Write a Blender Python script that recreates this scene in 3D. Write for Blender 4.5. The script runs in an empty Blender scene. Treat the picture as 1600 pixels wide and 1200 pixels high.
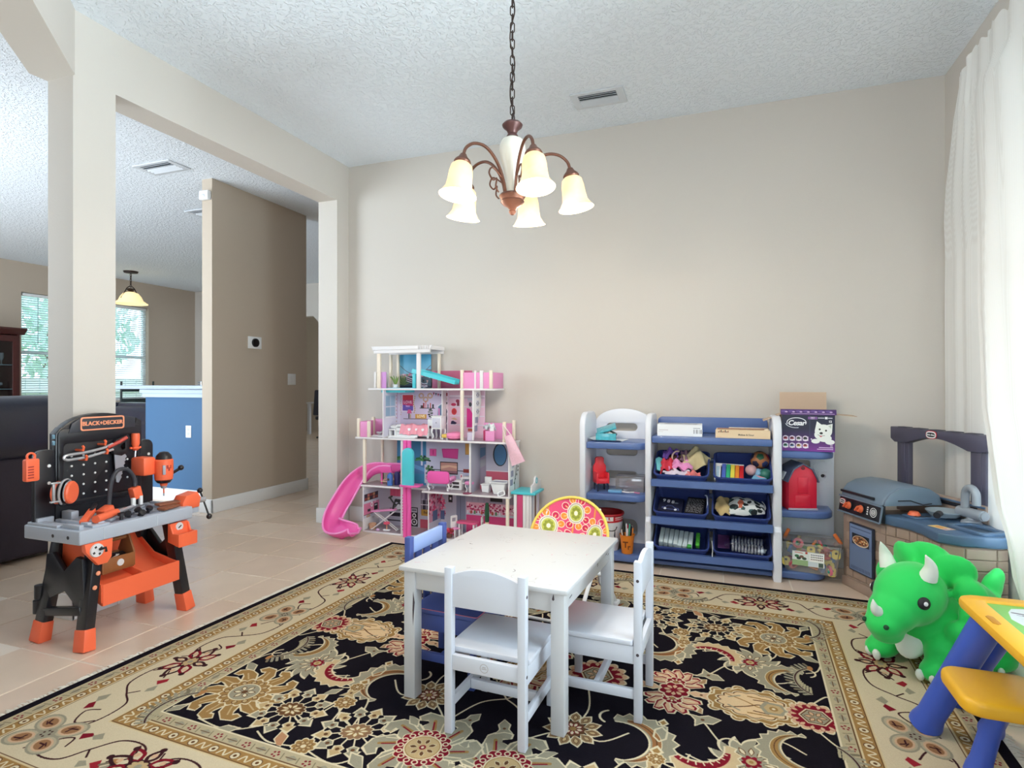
import bpy, bmesh, math, random
import numpy as np
from mathutils import Vector as V, Matrix, Euler
random.seed(7)
PI = math.pi
SC = bpy.context.scene
COL = SC.collection

# ---------------------------------------------------------------- camera, world, big lights, exposure
YAW = math.atan(332/900)
cam = bpy.data.cameras.new('camera'); cam.sensor_width = 36; cam.lens = 36*900/1600; cam.clip_start = .05
camo = bpy.data.objects.new('camera', cam); COL.objects.link(camo)
camo.location = (0, 0, 1.18); camo.rotation_euler = (PI/2, 0, YAW)
SC.camera = camo
SC.view_settings.view_transform = 'Standard'; SC.view_settings.look = 'None'
SC.view_settings.gamma = 1; SC.view_settings.use_curve_mapping = False
SC.view_settings.exposure = 0.3
SC.cycles.max_bounces = 10; SC.cycles.diffuse_bounces = 6; SC.cycles.transparent_max_bounces = 12
SC.cycles.sample_clamp_indirect = 4
W = bpy.data.worlds.new('sky'); SC.world = W; W.use_nodes = True
_bg = W.node_tree.nodes['Background']; _bg.inputs[0].default_value = (.74, .88, 1, 1); _bg.inputs[1].default_value = 3.0

def area(name, loc, rot, sx, sy, power, col=(1, 1, 1)):
    l = bpy.data.lights.new(name, 'AREA'); l.shape = 'RECTANGLE'; l.size = sx; l.size_y = sy; l.energy = power; l.color = col
    o = bpy.data.objects.new(name, l); COL.objects.link(o); o.location = loc; o.rotation_euler = rot
    return o
# dining window daylight (east); ceiling, front and living room fill lamps are added
area('daylight_dining_window', (2.15, 2.05, 1.35), (0, PI/2+.30, 0), 2.3, 3.0, 160, (.83, .92, 1))
area('ceiling_fill_dining', (2.5, 2.05, -.15), (0, PI/2+.95, 0), 1.8, 3.2, 800, (.86, .94, 1))  # unseen lamp added low outside to brighten the ceiling
area('daylight_front_window', (-.3, -2.1, 1.1), (-PI/2-.85, 0, PI), 1.5, 1.4, 24, (.86, .94, 1))  # added fill lamp at an invented window behind the camera
area('daylight_living_slider', (-6.4, -.2, 1.5), (-PI/2-.25, 0, PI), 3.4, 2.6, 180, (.84, .93, 1))  # lamp added at a made-up slider out of view, brightens the living room
area('daylight_unseen_hall_opening', (-1.6, 9.9, 1.7), (0, PI/2, 0), 1.6, 1.6, 70, (.88, .95, 1))  # area lamp outside an unseen opening in the corridor wall

# ---------------------------------------------------------------- helpers
def lin(h):
    if isinstance(h, str):
        h = h.lstrip('#'); c = [int(h[i:i+2], 16)/255 for i in (0, 2, 4)]
    else: c = [x/255 for x in h]
    return [x/12.92 if x <= .04045 else ((x+.055)/1.055)**2.4 for x in c]
MATS = {}
def mat(name, col, rough=.5, metal=0., var=.05, vs=6., bump=0., bs=60., coat=0., emit=None, es=0., trans=0., sss=0., alpha=1., spec=.5, sheen=0.):
    if name in MATS: return MATS[name]
    m = bpy.data.materials.new(name); m.use_nodes = True; MATS[name] = m
    nt = m.node_tree; N = nt.nodes; L = nt.links; p = N['Principled BSDF']
    c = lin(col); tc = N.new('ShaderNodeTexCoord')
    nz = N.new('ShaderNodeTexNoise'); nz.inputs['Scale'].default_value = vs; nz.inputs['Detail'].default_value = 4
    L.new(tc.outputs['Object'], nz.inputs['Vector'])
    mx = N.new('ShaderNodeMix'); mx.data_type = 'RGBA'
    mx.inputs[6].default_value = (*[max(0, x*(1-var)) for x in c], 1); mx.inputs[7].default_value = (*[min(1, x*(1+var)) for x in c], 1)
    L.new(nz.outputs['Fac'], mx.inputs[0]); L.new(mx.outputs[2], p.inputs['Base Color'])
    p.inputs['Roughness'].default_value = rough; p.inputs['Metallic'].default_value = metal
    p.inputs['Coat Weight'].default_value = coat; p.inputs['Transmission Weight'].default_value = trans
    p.inputs['Specular IOR Level'].default_value = spec; p.inputs['Alpha'].default_value = alpha
    p.inputs['Sheen Weight'].default_value = sheen
    if sss: p.inputs['Subsurface Weight'].default_value = sss; p.inputs['Subsurface Scale'].default_value = .02
    if emit:
        p.inputs['Emission Color'].default_value = (*lin(emit), 1); p.inputs['Emission Strength'].default_value = es
    if bump:
        n2 = N.new('ShaderNodeTexNoise'); n2.inputs['Scale'].default_value = bs; n2.inputs['Detail'].default_value = 3
        L.new(tc.outputs['Object'], n2.inputs['Vector'])
        b = N.new('ShaderNodeBump'); b.inputs['Strength'].default_value = bump; b.inputs['Distance'].default_value = .004
        L.new(n2.outputs['Fac'], b.inputs['Height']); L.new(b.outputs['Normal'], p.inputs['Normal'])
    return m

def glassy(name, tint=(1, 1, 1), gloss=.12, rough=.03, body=0.):
    """thin clear sheet: mostly see-through, with reflections; body adds a little diffuse haze of the plastic itself"""
    m = bpy.data.materials.new(name); m.use_nodes = True; MATS[name] = m
    nt = m.node_tree; N = nt.nodes; L = nt.links; N.remove(N['Principled BSDF']); out = N['Material Output']
    t = N.new('ShaderNodeBsdfTransparent'); t.inputs[0].default_value = (*tint, 1)
    g = N.new('ShaderNodeBsdfGlossy'); g.inputs[1].default_value = rough
    f = N.new('ShaderNodeFresnel'); f.inputs[0].default_value = 1.35
    a = N.new('ShaderNodeMath'); a.operation = 'MULTIPLY_ADD'; a.inputs[1].default_value = .8; a.inputs[2].default_value = gloss*.2
    L.new(f.outputs[0], a.inputs[0])
    x = N.new('ShaderNodeMixShader'); L.new(a.outputs[0], x.inputs[0]); L.new(t.outputs[0], x.inputs[1]); L.new(g.outputs[0], x.inputs[2])
    if body:
        d = N.new('ShaderNodeBsdfDiffuse'); d.inputs[0].default_value = (*[min(1, q) for q in tint], 1)
        y = N.new('ShaderNodeMixShader'); y.inputs[0].default_value = body
        L.new(x.outputs[0], y.inputs[1]); L.new(d.outputs[0], y.inputs[2]); x = y
    L.new(x.outputs[0], out.inputs[0])
    return m

class G:
    """collects shapes in one bmesh, then links them as ONE mesh object"""
    def __init__(s): s.b = bmesh.new(); s.mi = 0; s.uv = None
    def _new(s, n0f):
        s.b.faces.ensure_lookup_table()
        for f in s.b.faces[n0f:]: f.material_index = s.mi
    def box(s, c, d, rot=None, bev=0., seg=2):
        n = len(s.b.faces); tmp = bmesh.new()
        bmesh.ops.create_cube(tmp, size=1)
        for v in tmp.verts: v.co = V((v.co.x*d[0], v.co.y*d[1], v.co.z*d[2]))
        if bev: bmesh.ops.bevel(tmp, geom=tmp.edges[:], offset=min(bev, min(d)*.49), segments=seg, affect='EDGES', profile=.5)
        M = Matrix.Translation(V(c)) @ (Euler(rot).to_matrix().to_4x4() if rot else Matrix())
        s.merge(tmp, M); return s
    def bb(s, x0, x1, y0, y1, z0, z1, bev=0., seg=2):
        return s.box(((x0+x1)/2, (y0+y1)/2, (z0+z1)/2), (abs(x1-x0), abs(y1-y0), abs(z1-z0)), None, bev, seg)
    def merge(s, tmp, M=Matrix()):
        mp = {}
        for v in tmp.verts: mp[v] = s.b.verts.new(M @ v.co)
        for f in tmp.faces:
            try:
                nf = s.b.faces.new([mp[v] for v in f.verts]); nf.material_index = s.mi
            except ValueError: pass
        tmp.free()
    def bar(s, p0, p1, w, h, up=(0, 0, 1), bev=0., w1=None, h1=None):
        """a rectangular bar from p0 to p1, optionally tapered"""
        p0, p1 = V(p0), V(p1); d = (p1-p0); L = d.length; d.normalize()
        x = d.cross(V(up)); x = x.normalized() if x.length > 1e-5 else V((1, 0, 0)); y = x.cross(d)
        w1 = w if w1 is None else w1; h1 = h if h1 is None else h1
        tmp = bmesh.new(); a = []
        for (p, ww, hh) in ((p0, w, h), (p1, w1, h1)):
            a.append([tmp.verts.new(p + x*sx*ww/2 + y*sy*hh/2) for sx, sy in ((-1, -1), (1, -1), (1, 1), (-1, 1))])
        tmp.faces.new(a[0]); tmp.faces.new(a[1][::-1])
        for i in range(4): tmp.faces.new((a[0][i], a[1][i], a[1][(i+1) % 4], a[0][(i+1) % 4]))
        bmesh.ops.recalc_face_normals(tmp, faces=tmp.faces[:])
        if bev: bmesh.ops.bevel(tmp, geom=tmp.edges[:], offset=bev, segments=2, affect='EDGES', profile=.5)
        s.merge(tmp); return s
    def tube(s, pts, r, n=8, closed=False, cap=True):
        pts = [V(p) for p in pts]; m = len(pts); rr = r if isinstance(r, (list, tuple)) else [r]*m
        rings = []; prev = None
        for i, p in enumerate(pts):
            a = pts[(i-1) % m] if (closed or i) else p; c = pts[(i+1) % m] if (closed or i < m-1) else p
            t = (c-a).normalized()
            if prev is None:
                u = t.cross(V((0, 0, 1)));  u = u if u.length > 1e-3 else t.cross(V((1, 0, 0)))
            else: u = prev - t*prev.dot(t)
            u.normalize(); prev = u; w = t.cross(u)
            rings.append([s.b.verts.new(p + (u*math.cos(2*PI*k/n) + w*math.sin(2*PI*k/n))*rr[i]) for k in range(n)])
        for i in range(m if closed else m-1):
            A, B = rings[i], rings[(i+1) % m]
            for k in range(n):
                f = s.b.faces.new((A[k], A[(k+1) % n], B[(k+1) % n], B[k])); f.material_index = s.mi
        if cap and not closed:
            s.b.faces.new(rings[0][::-1]).material_index = s.mi; s.b.faces.new(rings[-1]).material_index = s.mi
        return s
    def cyl(s, p0, p1, r0, r1=None, n=16): return s.tube([p0, p1], [r0, r0 if r1 is None else r1], n)
    def lathe(s, prof, c=(0, 0, 0), n=24, M=None, sq=1.):
        """profile [(r, z)...] turned about z at c; M reorients; sq squashes y"""
        M = Matrix.Translation(V(c)) @ (M if M is not None else Matrix())
        rings = []
        for r, z in prof:
            if r < 1e-6: rings.append([s.b.verts.new(M @ V((0, 0, z)))])
            else: rings.append([s.b.verts.new(M @ V((r*math.cos(2*PI*k/n), sq*r*math.sin(2*PI*k/n), z))) for k in range(n)])
        for A, B in zip(rings, rings[1:]):
            for k in range(n):
                q = [A[k % len(A)], A[(k+1) % len(A)], B[(k+1) % len(B)], B[k % len(B)]]
                q = list(dict.fromkeys(q))
                if len(q) > 2: s.b.faces.new(q).material_index = s.mi
        return s
    def prism(s, poly, h0, h1, ax='z', bev=0., seg=2):
        """polygon extruded along an axis: ax z: (x,y); y: (x,z); x: (y,z)"""
        f = {'z': lambda p, h: (p[0], p[1], h), 'y': lambda p, h: (p[0], h, p[1]), 'x': lambda p, h: (h, p[0], p[1])}[ax]
        tmp = bmesh.new(); a = [tmp.verts.new(f(p, h0)) for p in poly]; b = [tmp.verts.new(f(p, h1)) for p in poly]
        n = len(poly); fa = tmp.faces.new(a); fb = tmp.faces.new(b[::-1])
        for i in range(n): tmp.faces.new((a[i], b[i], b[(i+1) % n], a[(i+1) % n]))
        bmesh.ops.recalc_face_normals(tmp, faces=tmp.faces[:])
        if bev:
            ed = [e for e in tmp.edges if e in list(fa.edges)+list(fb.edges)]
            bmesh.ops.bevel(tmp, geom=ed, offset=bev, segments=seg, affect='EDGES', profile=.5)
        s.merge(tmp); return s
    def ball(s, c, r, n=16, rot=None):
        r = r if isinstance(r, (tuple, list)) else (r, r, r); tmp = bmesh.new()
        bmesh.ops.create_uvsphere(tmp, u_segments=n, v_segments=max(6, n*2//3), radius=1)
        for v in tmp.verts: v.co = V((v.co.x*r[0], v.co.y*r[1], v.co.z*r[2]))
        s.merge(tmp, Matrix.Translation(V(c)) @ (Euler(rot).to_matrix().to_4x4() if rot else Matrix())); return s
    def surf(s, f, nu, nv, wrap=False):
        a = [[s.b.verts.new(f(i/nu, j/nv)) for j in range(nv+1)] for i in range(nu if wrap else nu+1)]
        for i in range(nu):
            for j in range(nv):
                q = a[(i+1) % len(a)]
                s.b.faces.new((a[i][j], q[j], q[j+1], a[i][j+1])).material_index = s.mi
        return s
    def poly(s, pts):
        s.b.faces.new([s.b.verts.new(p) for p in pts]).material_index = s.mi; return s
    def plate(s, loops, h, M=None, bev=0., res=6):
        """flat plate with holes: loops of 2D points (outer first), thickness h centred on 0, in the local xy plane, placed by M"""
        cu = bpy.data.curves.new('plate', 'CURVE'); cu.dimensions = '2D'; cu.fill_mode = 'BOTH'
        cu.extrude = max(h/2-bev, .0001); cu.bevel_depth = bev; cu.bevel_resolution = 1
        for lp in loops:
            sp = cu.splines.new('POLY'); sp.points.add(len(lp)-1); sp.use_cyclic_u = True
            for q, p in zip(sp.points, lp): q.co = (p[0], p[1], 0, 1)
        o = bpy.data.objects.new('plate', cu); COL.objects.link(o)
        me = bpy.data.meshes.new_from_object(o.evaluated_get(bpy.context.evaluated_depsgraph_get()))
        bpy.data.objects.remove(o); bpy.data.curves.remove(cu)
        tmp = bmesh.new(); tmp.from_mesh(me); bpy.data.meshes.remove(me); bmesh.ops.remove_doubles(tmp, verts=tmp.verts[:], dist=1e-5)
        s.merge(tmp, M if M is not None else Matrix()); return s
    def text(s, txt, size, M, h=.0008, bold=0., space=1.):
        cu = bpy.data.curves.new('txt', 'FONT'); cu.body = txt; cu.size = size; cu.extrude = h/2; cu.align_x = 'CENTER'; cu.align_y = 'CENTER'
        cu.offset = bold; cu.resolution_u = 3; cu.space_character = space
        o = bpy.data.objects.new('txt', cu); COL.objects.link(o)
        me = bpy.data.meshes.new_from_object(o.evaluated_get(bpy.context.evaluated_depsgraph_get()))
        bpy.data.objects.remove(o); bpy.data.curves.remove(cu)
        tmp = bmesh.new(); tmp.from_mesh(me); bpy.data.meshes.remove(me); s.merge(tmp, M); return s
    def xf(s, M):
        bmesh.ops.transform(s.b, matrix=M, verts=s.b.verts[:]); return s
    def build(s, name, m, parent=None, smooth=35, label=None, kind=None, sub=0, fixn=True):
        if fixn: bmesh.ops.recalc_face_normals(s.b, faces=s.b.faces[:])
        me = bpy.data.meshes.new(name); s.b.to_mesh(me); s.b.free()
        for x in (m if isinstance(m, (list, tuple)) else [m]): me.materials.append(x)
        if smooth:
            me.polygons.foreach_set('use_smooth', [True]*len(me.polygons)); me.set_sharp_from_angle(angle=math.radians(smooth))
        o = bpy.data.objects.new(name, me); COL.objects.link(o)
        if parent:
            o.parent = parent
            if parent.name in WORLD: o.matrix_parent_inverse = WORLD[parent.name]
        if label: o['label'] = label
        if kind: o['kind'] = kind
        if sub:
            md = o.modifiers.new('s', 'SUBSURF'); md.levels = md.render_levels = sub
        return o

WORLD = {}
def wthing(name, label, cat, loc, group=None):
    """a thing whose parts are written in room coordinates"""
    t = thing(name, label, cat, loc, 0, group); WORLD[t.name] = Matrix.Translation(-V(loc)); return t
def thing(name, label, cat, loc=(0, 0, 0), rz=0., group=None, rot=None):
    o = bpy.data.objects.new(name, None); COL.objects.link(o); o.empty_display_size = .05
    o.location = loc; o.rotation_euler = rot if rot else (0, 0, rz)
    tag(o, label, cat, group); return o
def tag(o, label, cat, group=None, loc=None, rz=None):
    o['label'] = label; o['category'] = cat
    if group: o['group'] = group
    if loc is not None: o.location = loc
    if rz is not None: o.rotation_euler = (0, 0, rz)
    return o
def struct(o): o['kind'] = 'structure'; return o
def dup(root, loc, rz, label, group=None):
    r = root.copy(); COL.objects.link(r); r.location = loc; r.rotation_euler = (0, 0, rz); r['label'] = label
    if group: r['group'] = group
    for ch in list(root.children):
        c = ch.copy(); COL.objects.link(c); c.parent = r
        for g in ch.children:
            d = g.copy(); COL.objects.link(d); d.parent = c
    return r
def rrect(x0, x1, y0, y1, r, n=5):
    r = min(r, abs(x1-x0)/2, abs(y1-y0)/2); p = []
    for cx, cy, a in ((x1-r, y1-r, 0), (x0+r, y1-r, 90), (x0+r, y0+r, 180), (x1-r, y0+r, 270)):
        for k in range(n+1):
            t = math.radians(a+90*k/n); p.append((cx+r*math.cos(t), cy+r*math.sin(t)))
    return p
def arcpts(cx, cy, r, a0, a1, n, ry=None):
    ry = r if ry is None else ry
    return [(cx+r*math.cos(math.radians(a0+(a1-a0)*k/n)), cy+ry*math.sin(math.radians(a0+(a1-a0)*k/n))) for k in range(n+1)]
def spline(pts, n=6):
    pts = [V(p) for p in pts]; out = []
    for i in range(len(pts)-1):
        a, b, c, d = pts[max(i-1, 0)], pts[i], pts[i+1], pts[min(i+2, len(pts)-1)]
        for k in range(n):
            t = k/n
            out.append(.5*((2*b)+(-a+c)*t+(2*a-5*b+4*c-d)*t*t+(-a+3*b-3*c+d)*t**3))
    return out+[pts[-1]]
def MX(loc, x, y):
    """matrix whose local x,y axes run along world x,y vectors (for plates and lettering)"""
    x = V(x).normalized(); y = V(y).normalized(); z = x.cross(y)
    m = Matrix((x, y, z)).transposed().to_4x4(); m.translation = V(loc); return m
XZ = lambda x, y, z: MX((x, y, z), (1, 0, 0), (0, 0, 1))      # faces -Y
YZ = lambda x, y, z: MX((x, y, z), (0, 1, 0), (0, 0, 1))      # faces +X
YZm = lambda x, y, z: MX((x, y, z), (0, -1, 0), (0, 0, 1))    # faces -X

class Canvas:
    """a flat printed or woven pattern drawn by arithmetic, for printed card, stickers and the rug's dyed wool"""
    def __init__(s, x0, x1, y0, y1, ppm, bg):
        s.x0, s.y0, s.p = x0, y0, ppm; s.w = int(round((x1-x0)*ppm)); s.h = int(round((y1-y0)*ppm))
        s.a = np.empty((s.h, s.w, 3), np.float32); s.a[:] = np.array(bg, np.float32)/255
    def poly(s, pts, c):
        P = (np.asarray(pts, np.float64)-(s.x0, s.y0))*s.p
        i0 = max(int(P[:, 0].min()), 0); i1 = min(int(P[:, 0].max())+2, s.w); j0 = max(int(P[:, 1].min()), 0); j1 = min(int(P[:, 1].max())+2, s.h)
        if i1 <= i0 or j1 <= j0: return
        xs = np.arange(i0, i1)+.5; ys = np.arange(j0, j1)+.5
        ins = np.zeros((j1-j0, i1-i0), bool)
        A = P; B = np.roll(P, -1, 0)
        for (ax, ay), (bx, by) in zip(A, B):
            if ay == by: continue
            lo, hi = (ay, by) if ay < by else (by, ay)
            k0, k1 = np.searchsorted(ys, [lo, hi])
            if k1 <= k0: continue
            xc = ax+(ys[k0:k1]-ay)*(bx-ax)/(by-ay)
            ins[k0:k1] ^= xs[None, :] > xc[:, None]
        s.a[j0:j1, i0:i1][ins] = np.array(c, np.float32)/255
    def rect(s, x0, x1, y0, y1, c): s.poly([(x0, y0), (x1, y0), (x1, y1), (x0, y1)], c)
    def ell(s, x, y, rx, ry, c, n=24, rot=0.):
        ca, sa = math.cos(rot), math.sin(rot)
        s.poly([(x+rx*math.cos(t)*ca-ry*math.sin(t)*sa, y+rx*math.cos(t)*sa+ry*math.sin(t)*ca) for t in np.linspace(0, 2*PI, n, False)], c)
    def line(s, pts, w, c):
        for (ax, ay), (bx, by) in zip(pts, pts[1:]):
            d = math.hypot(bx-ax, by-ay)
            if d < 1e-9: continue
            nx, ny = -(by-ay)/d*w/2, (bx-ax)/d*w/2
            s.poly([(ax+nx, ay+ny), (bx+nx, by+ny), (bx-nx, by-ny), (ax-nx, ay-ny)], c)
        if w*s.p > 2.5:
            for (ax, ay) in pts: s.ell(ax, ay, w/2, w/2, c, 8)
    def text(s, txt, x, y, size, c, bold=0., shear=0., space=1., rot=0.):
        g = G(); g.text(txt, size, Matrix(), .0004, bold, space)
        ca, sa = math.cos(rot), math.sin(rot)
        for f in g.b.faces:
            f.normal_update()
            if f.normal.z > .5:
                q = [(v.co.x+shear*v.co.y, v.co.y) for v in f.verts]
                s.poly([(x+a*ca-b*sa, y+a*sa+b*ca) for a, b in q], c)
        g.b.free()
    def mat(s, name, rough=.6, bump=0., coat=0., fuzz=0.):
        img = bpy.data.images.new(name, s.w, s.h)
        px = np.ones((s.h, s.w, 4), np.float32); px[..., :3] = s.a
        img.pixels.foreach_set(px.ravel()); img.update(); img.pack()
        m = bpy.data.materials.new(name); m.use_nodes = True; N = m.node_tree.nodes; L = m.node_tree.links; p = N['Principled BSDF']
        uv = N.new('ShaderNodeUVMap'); t = N.new('ShaderNodeTexImage'); t.image = img; t.interpolation = 'Cubic'; t.extension = 'EXTEND'
        L.new(uv.outputs[0], t.inputs[0]); L.new(t.outputs[0], p.inputs['Base Color'])
        p.inputs['Roughness'].default_value = rough; p.inputs['Coat Weight'].default_value = coat
        if bump:
            tc = N.new('ShaderNodeTexCoord'); nz = N.new('ShaderNodeTexNoise'); nz.inputs['Scale'].default_value = 260; L.new(tc.outputs['Object'], nz.inputs[0])
            bw = N.new('ShaderNodeRGBToBW'); L.new(t.outputs[0], bw.inputs[0])
            ad = N.new('ShaderNodeMath'); ad.operation = 'MULTIPLY_ADD'; ad.inputs[1].default_value = .8; L.new(bw.outputs[0], ad.inputs[0]); L.new(nz.outputs[0], ad.inputs[2])
            b = N.new('ShaderNodeBump'); b.inputs['Strength'].default_value = bump; b.inputs['Distance'].default_value = .003
            L.new(ad.outputs[0], b.inputs['Height']); L.new(b.outputs[0], p.inputs['Normal'])
            mv = N.new('ShaderNodeMix'); mv.data_type = 'RGBA'; mv.blend_type = 'MULTIPLY'; mv.inputs[0].default_value = .22
            L.new(t.outputs[0], mv.inputs[6]); L.new(nz.outputs[1] if False else nz.outputs[0], mv.inputs[7]); L.new(mv.outputs[2], p.inputs['Base Color'])
            p.inputs['Sheen Weight'].default_value = fuzz
        return m

def decal(name, canvas, M, mtl, parent, th=.0, label=None):
    """a printed sheet: a quad (or thin card of thickness th) of the canvas's size in M's xy plane, carrying the print"""
    x0, y0 = canvas.x0, canvas.y0; x1, y1 = x0+canvas.w/canvas.p, y0+canvas.h/canvas.p
    b = bmesh.new(); uvl = b.loops.layers.uv.new('UVMap')
    def quad(z, flip):
        vs = [b.verts.new(M @ V((x, y, z))) for x, y in ((x0, y0), (x1, y0), (x1, y1), (x0, y1))]; uv = [(0, 0), (1, 0), (1, 1), (0, 1)]
        if flip: vs, uv = vs[::-1], uv[::-1]
        f = b.faces.new(vs)
        for l, q in zip(f.loops, uv): l[uvl].uv = q
        return vs
    a = quad(0, False)
    if th:
        c = quad(-th, True)[::-1]
        for i in range(4):
            f = b.faces.new((a[i], c[i], c[(i+1) % 4], a[(i+1) % 4]))
            for l in f.loops: l[uvl].uv = (.01, .01)
    me = bpy.data.meshes.new(name); b.to_mesh(me); b.free(); me.materials.append(mtl)
    o = bpy.data.objects.new(name, me); COL.objects.link(o)
    if parent:
        o.parent = parent
        if parent.name in WORLD: o.matrix_parent_inverse = WORLD[parent.name]
    if label: o['label'] = label
    return o
# ---------------------------------------------------------------- the room
H = 3.06
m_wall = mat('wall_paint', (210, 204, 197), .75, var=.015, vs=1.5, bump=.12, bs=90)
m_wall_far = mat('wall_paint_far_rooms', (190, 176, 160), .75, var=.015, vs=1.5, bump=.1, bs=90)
m_white = mat('white_trim', (236, 238, 240), .45, var=.01)
m_ceil = bpy.data.materials.new('knockdown_ceiling'); m_ceil.use_nodes = True
def _ceil(m):
    N = m.node_tree.nodes; L = m.node_tree.links; p = N['Principled BSDF']; p.inputs['Roughness'].default_value = .85
    p.inputs['Base Color'].default_value = (*lin((238, 246, 255)), 1)
    tc = N.new('ShaderNodeTexCoord'); w = N.new('ShaderNodeTexNoise'); w.inputs['Scale'].default_value = 9; L.new(tc.outputs['Object'], w.inputs[0])
    mp = N.new('ShaderNodeMix'); mp.data_type = 'RGBA'; mp.inputs[0].default_value = .07; L.new(tc.outputs['Object'], mp.inputs[6]); L.new(w.outputs[1], mp.inputs[7])
    n = N.new('ShaderNodeTexNoise'); n.inputs['Scale'].default_value = 42; n.inputs['Detail'].default_value = 2.5; n.inputs['Roughness'].default_value = .6; L.new(mp.outputs[2], n.inputs[0])
    r = N.new('ShaderNodeValToRGB'); r.color_ramp.elements[0].position = .49; r.color_ramp.elements[1].position = .58; L.new(n.outputs[0], r.inputs[0])
    b = N.new('ShaderNodeBump'); b.inputs['Strength'].default_value = .7; b.inputs['Distance'].default_value = .006
    L.new(r.outputs[0], b.inputs['Height']); L.new(b.outputs[0], p.inputs['Normal'])
_ceil(m_ceil)

# floor: grout bed with tiles as parts
m_grout = mat('grout', (232, 220, 206), .8)
def tilemat(i, c):
    m = mat('floor_tile_%d' % i, c, .3, var=.10, vs=5, bump=.08, bs=25, coat=.15); return m
m_tiles = [tilemat(i, c) for i, c in enumerate([(218, 196, 176), (213, 190, 169), (222, 201, 181), (216, 193, 173)])]
floor = struct(G().bb(-10.3, 1.4, -1.8, 12.2, -.12, -.003).build('floor', m_grout))
P_ = .372; rA = math.radians(.9)
def tile_mesh(k):
    g = G(); g.bb(-P_/2+.0035, P_/2-.0035, -P_/2+.0035, P_/2-.0035, -.012, 0, .0015, 1)
    o = g.build('tile', m_tiles[k], smooth=0); me = o.data; bpy.data.objects.remove(o); return me
tmes = [tile_mesh(k) for k in range(4)]
cells = []
for i in range(-30, 6):
    for j in range(-15, 24):
        u = (i+.5)*P_; v = (j+.5)*P_
        x = -.01+u*math.cos(rA)-v*math.sin(rA); y = 3.935+u*math.sin(rA)+v*math.cos(rA)
        if not (-10.1 < x < 1.24 and .7 < y < 11.8): continue
        f = -math.sin(YAW)*x+math.cos(YAW)*y; r = math.cos(YAW)*x+math.sin(YAW)*y
        if f < .8 or abs(r)/f > .98 or 1.18/f > .85: continue
        if -2.1 < x < .55 and 1.3 < y < 3.2: continue              # wholly under the rug
        cells.append((f if x > -4.4 else f+6, x, y))
cells.sort(); far_g = G()
for n, (f, x, y) in enumerate(cells):
    if n < 290:
        o = bpy.data.objects.new('tile', tmes[random.randrange(4)]); COL.objects.link(o); o.parent = floor
        o.location = (x, y, random.uniform(-.0006, .0004)); o.rotation_euler = (0, 0, rA+random.choice([0, PI/2, PI, PI*1.5]))
    else:
        far_g.box((x, y, -.0055), (P_-.007, P_-.007, .011), (0, 0, rA))
far_g.build('far_tiles', m_tiles[0], floor, smooth=0, kind='stuff')

struct(G().bb(-10.3, 1.4, -1.8, 12.2, H, H+.1).build('ceiling', m_ceil))
struct(G().bb(-3.25, 1.26, 4.2, 4.32, 0, H).build('wall_back', m_wall))
# left wall with the wide opening: column, header, end pier
g = G()
g.bb(-3.25, -3.06, 1.945, 2.16, 0, 2.73); g.bb(-3.25, -3.06, 1.945, 4.2, 2.73, H); g.bb(-3.25, -3.06, 4.04, 4.2, 0, 2.73)
bmesh.ops.remove_doubles(g.b, verts=g.b.verts[:], dist=1e-4)
struct(g.build('wall_left', m_wall, smooth=0))
# the header that cuts the corner diagonally towards the entry, and the pier it lands on
g = G(); g.prism([(-3.055, 1.95), (-1.86, .745), (-2.0, .607), (-3.255, 1.862), (-3.25, 1.95)], 2.73, H)
g.prism([(-1.86, .745), (-1.86, .5), (-2.05, .5), (-2.05, .65), (-2.0, .607)], 0, H)
struct(g.build('wall_entry', m_wall, smooth=0))
struct(G().bb(-2.05, -1.86, -1.6, .5, 0, H).build('wall_entry_side', m_wall))
# right wall with the dining window
Wy0, Wy1, Wz0, Wz1 = .7, 3.56, .42, 2.62
g = G(); g.bb(1.26, 1.4, Wy1, 4.32, 0, H); g.bb(1.26, 1.4, -1.6, Wy0, 0, H); g.bb(1.26, 1.4, Wy0, Wy1, 0, Wz0); g.bb(1.26, 1.4, Wy0, Wy1, Wz1, H)
struct(g.build('wall_right', m_wall, smooth=0))
m_pane = glassy('window_glass', (.97, 1, 1), .1)
def window_x(name, x, y0, y1, z0, z1, mid=True, cols=1, rail=.5):
    """window standing in a wall that faces along X: frame, sash rails, panes"""
    w = struct(G().bb(x-.03, x+.03, y0, y0+.05, z0, z1).bb(x-.03, x+.03, y1-.05, y1, z0, z1).bb(x-.03, x+.03, y0+.05, y1-.05, z0, z0+.05).bb(x-.03, x+.03, y0+.05, y1-.05, z1-.05, z1).build(name, m_white, smooth=0))
    zm = z0+(z1-z0)*rail
    G().bb(x-.025, x+.025, y0+.05, y1-.05, zm-.025, zm+.025).build('sash_rail', m_white, w, smooth=0)
    for c in range(cols):
        a = y0+.05+(y1-y0-.1)*c/cols; b = y0+.05+(y1-y0-.1)*(c+1)/cols
        if c: G().bb(x-.025, x+.025, a-.02, a+.02, z0+.05, z1-.05).build('mullion', m_white, w, smooth=0)
        G().bb(x-.003, x+.003, a, b, z0+.05, zm-.02).build('pane', m_pane, w, smooth=0)
        G().bb(x-.003, x+.003, a, b, zm+.02, z1-.05).build('pane', m_pane, w, smooth=0)
    return w
w1 = window_x('window_1', 1.35, Wy0, Wy1, Wz0, Wz1, cols=3)
G().bb(1.235, 1.32, Wy0-.04, Wy1+.04, Wz0-.03, Wz0).build('sill', m_white, w1)
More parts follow.
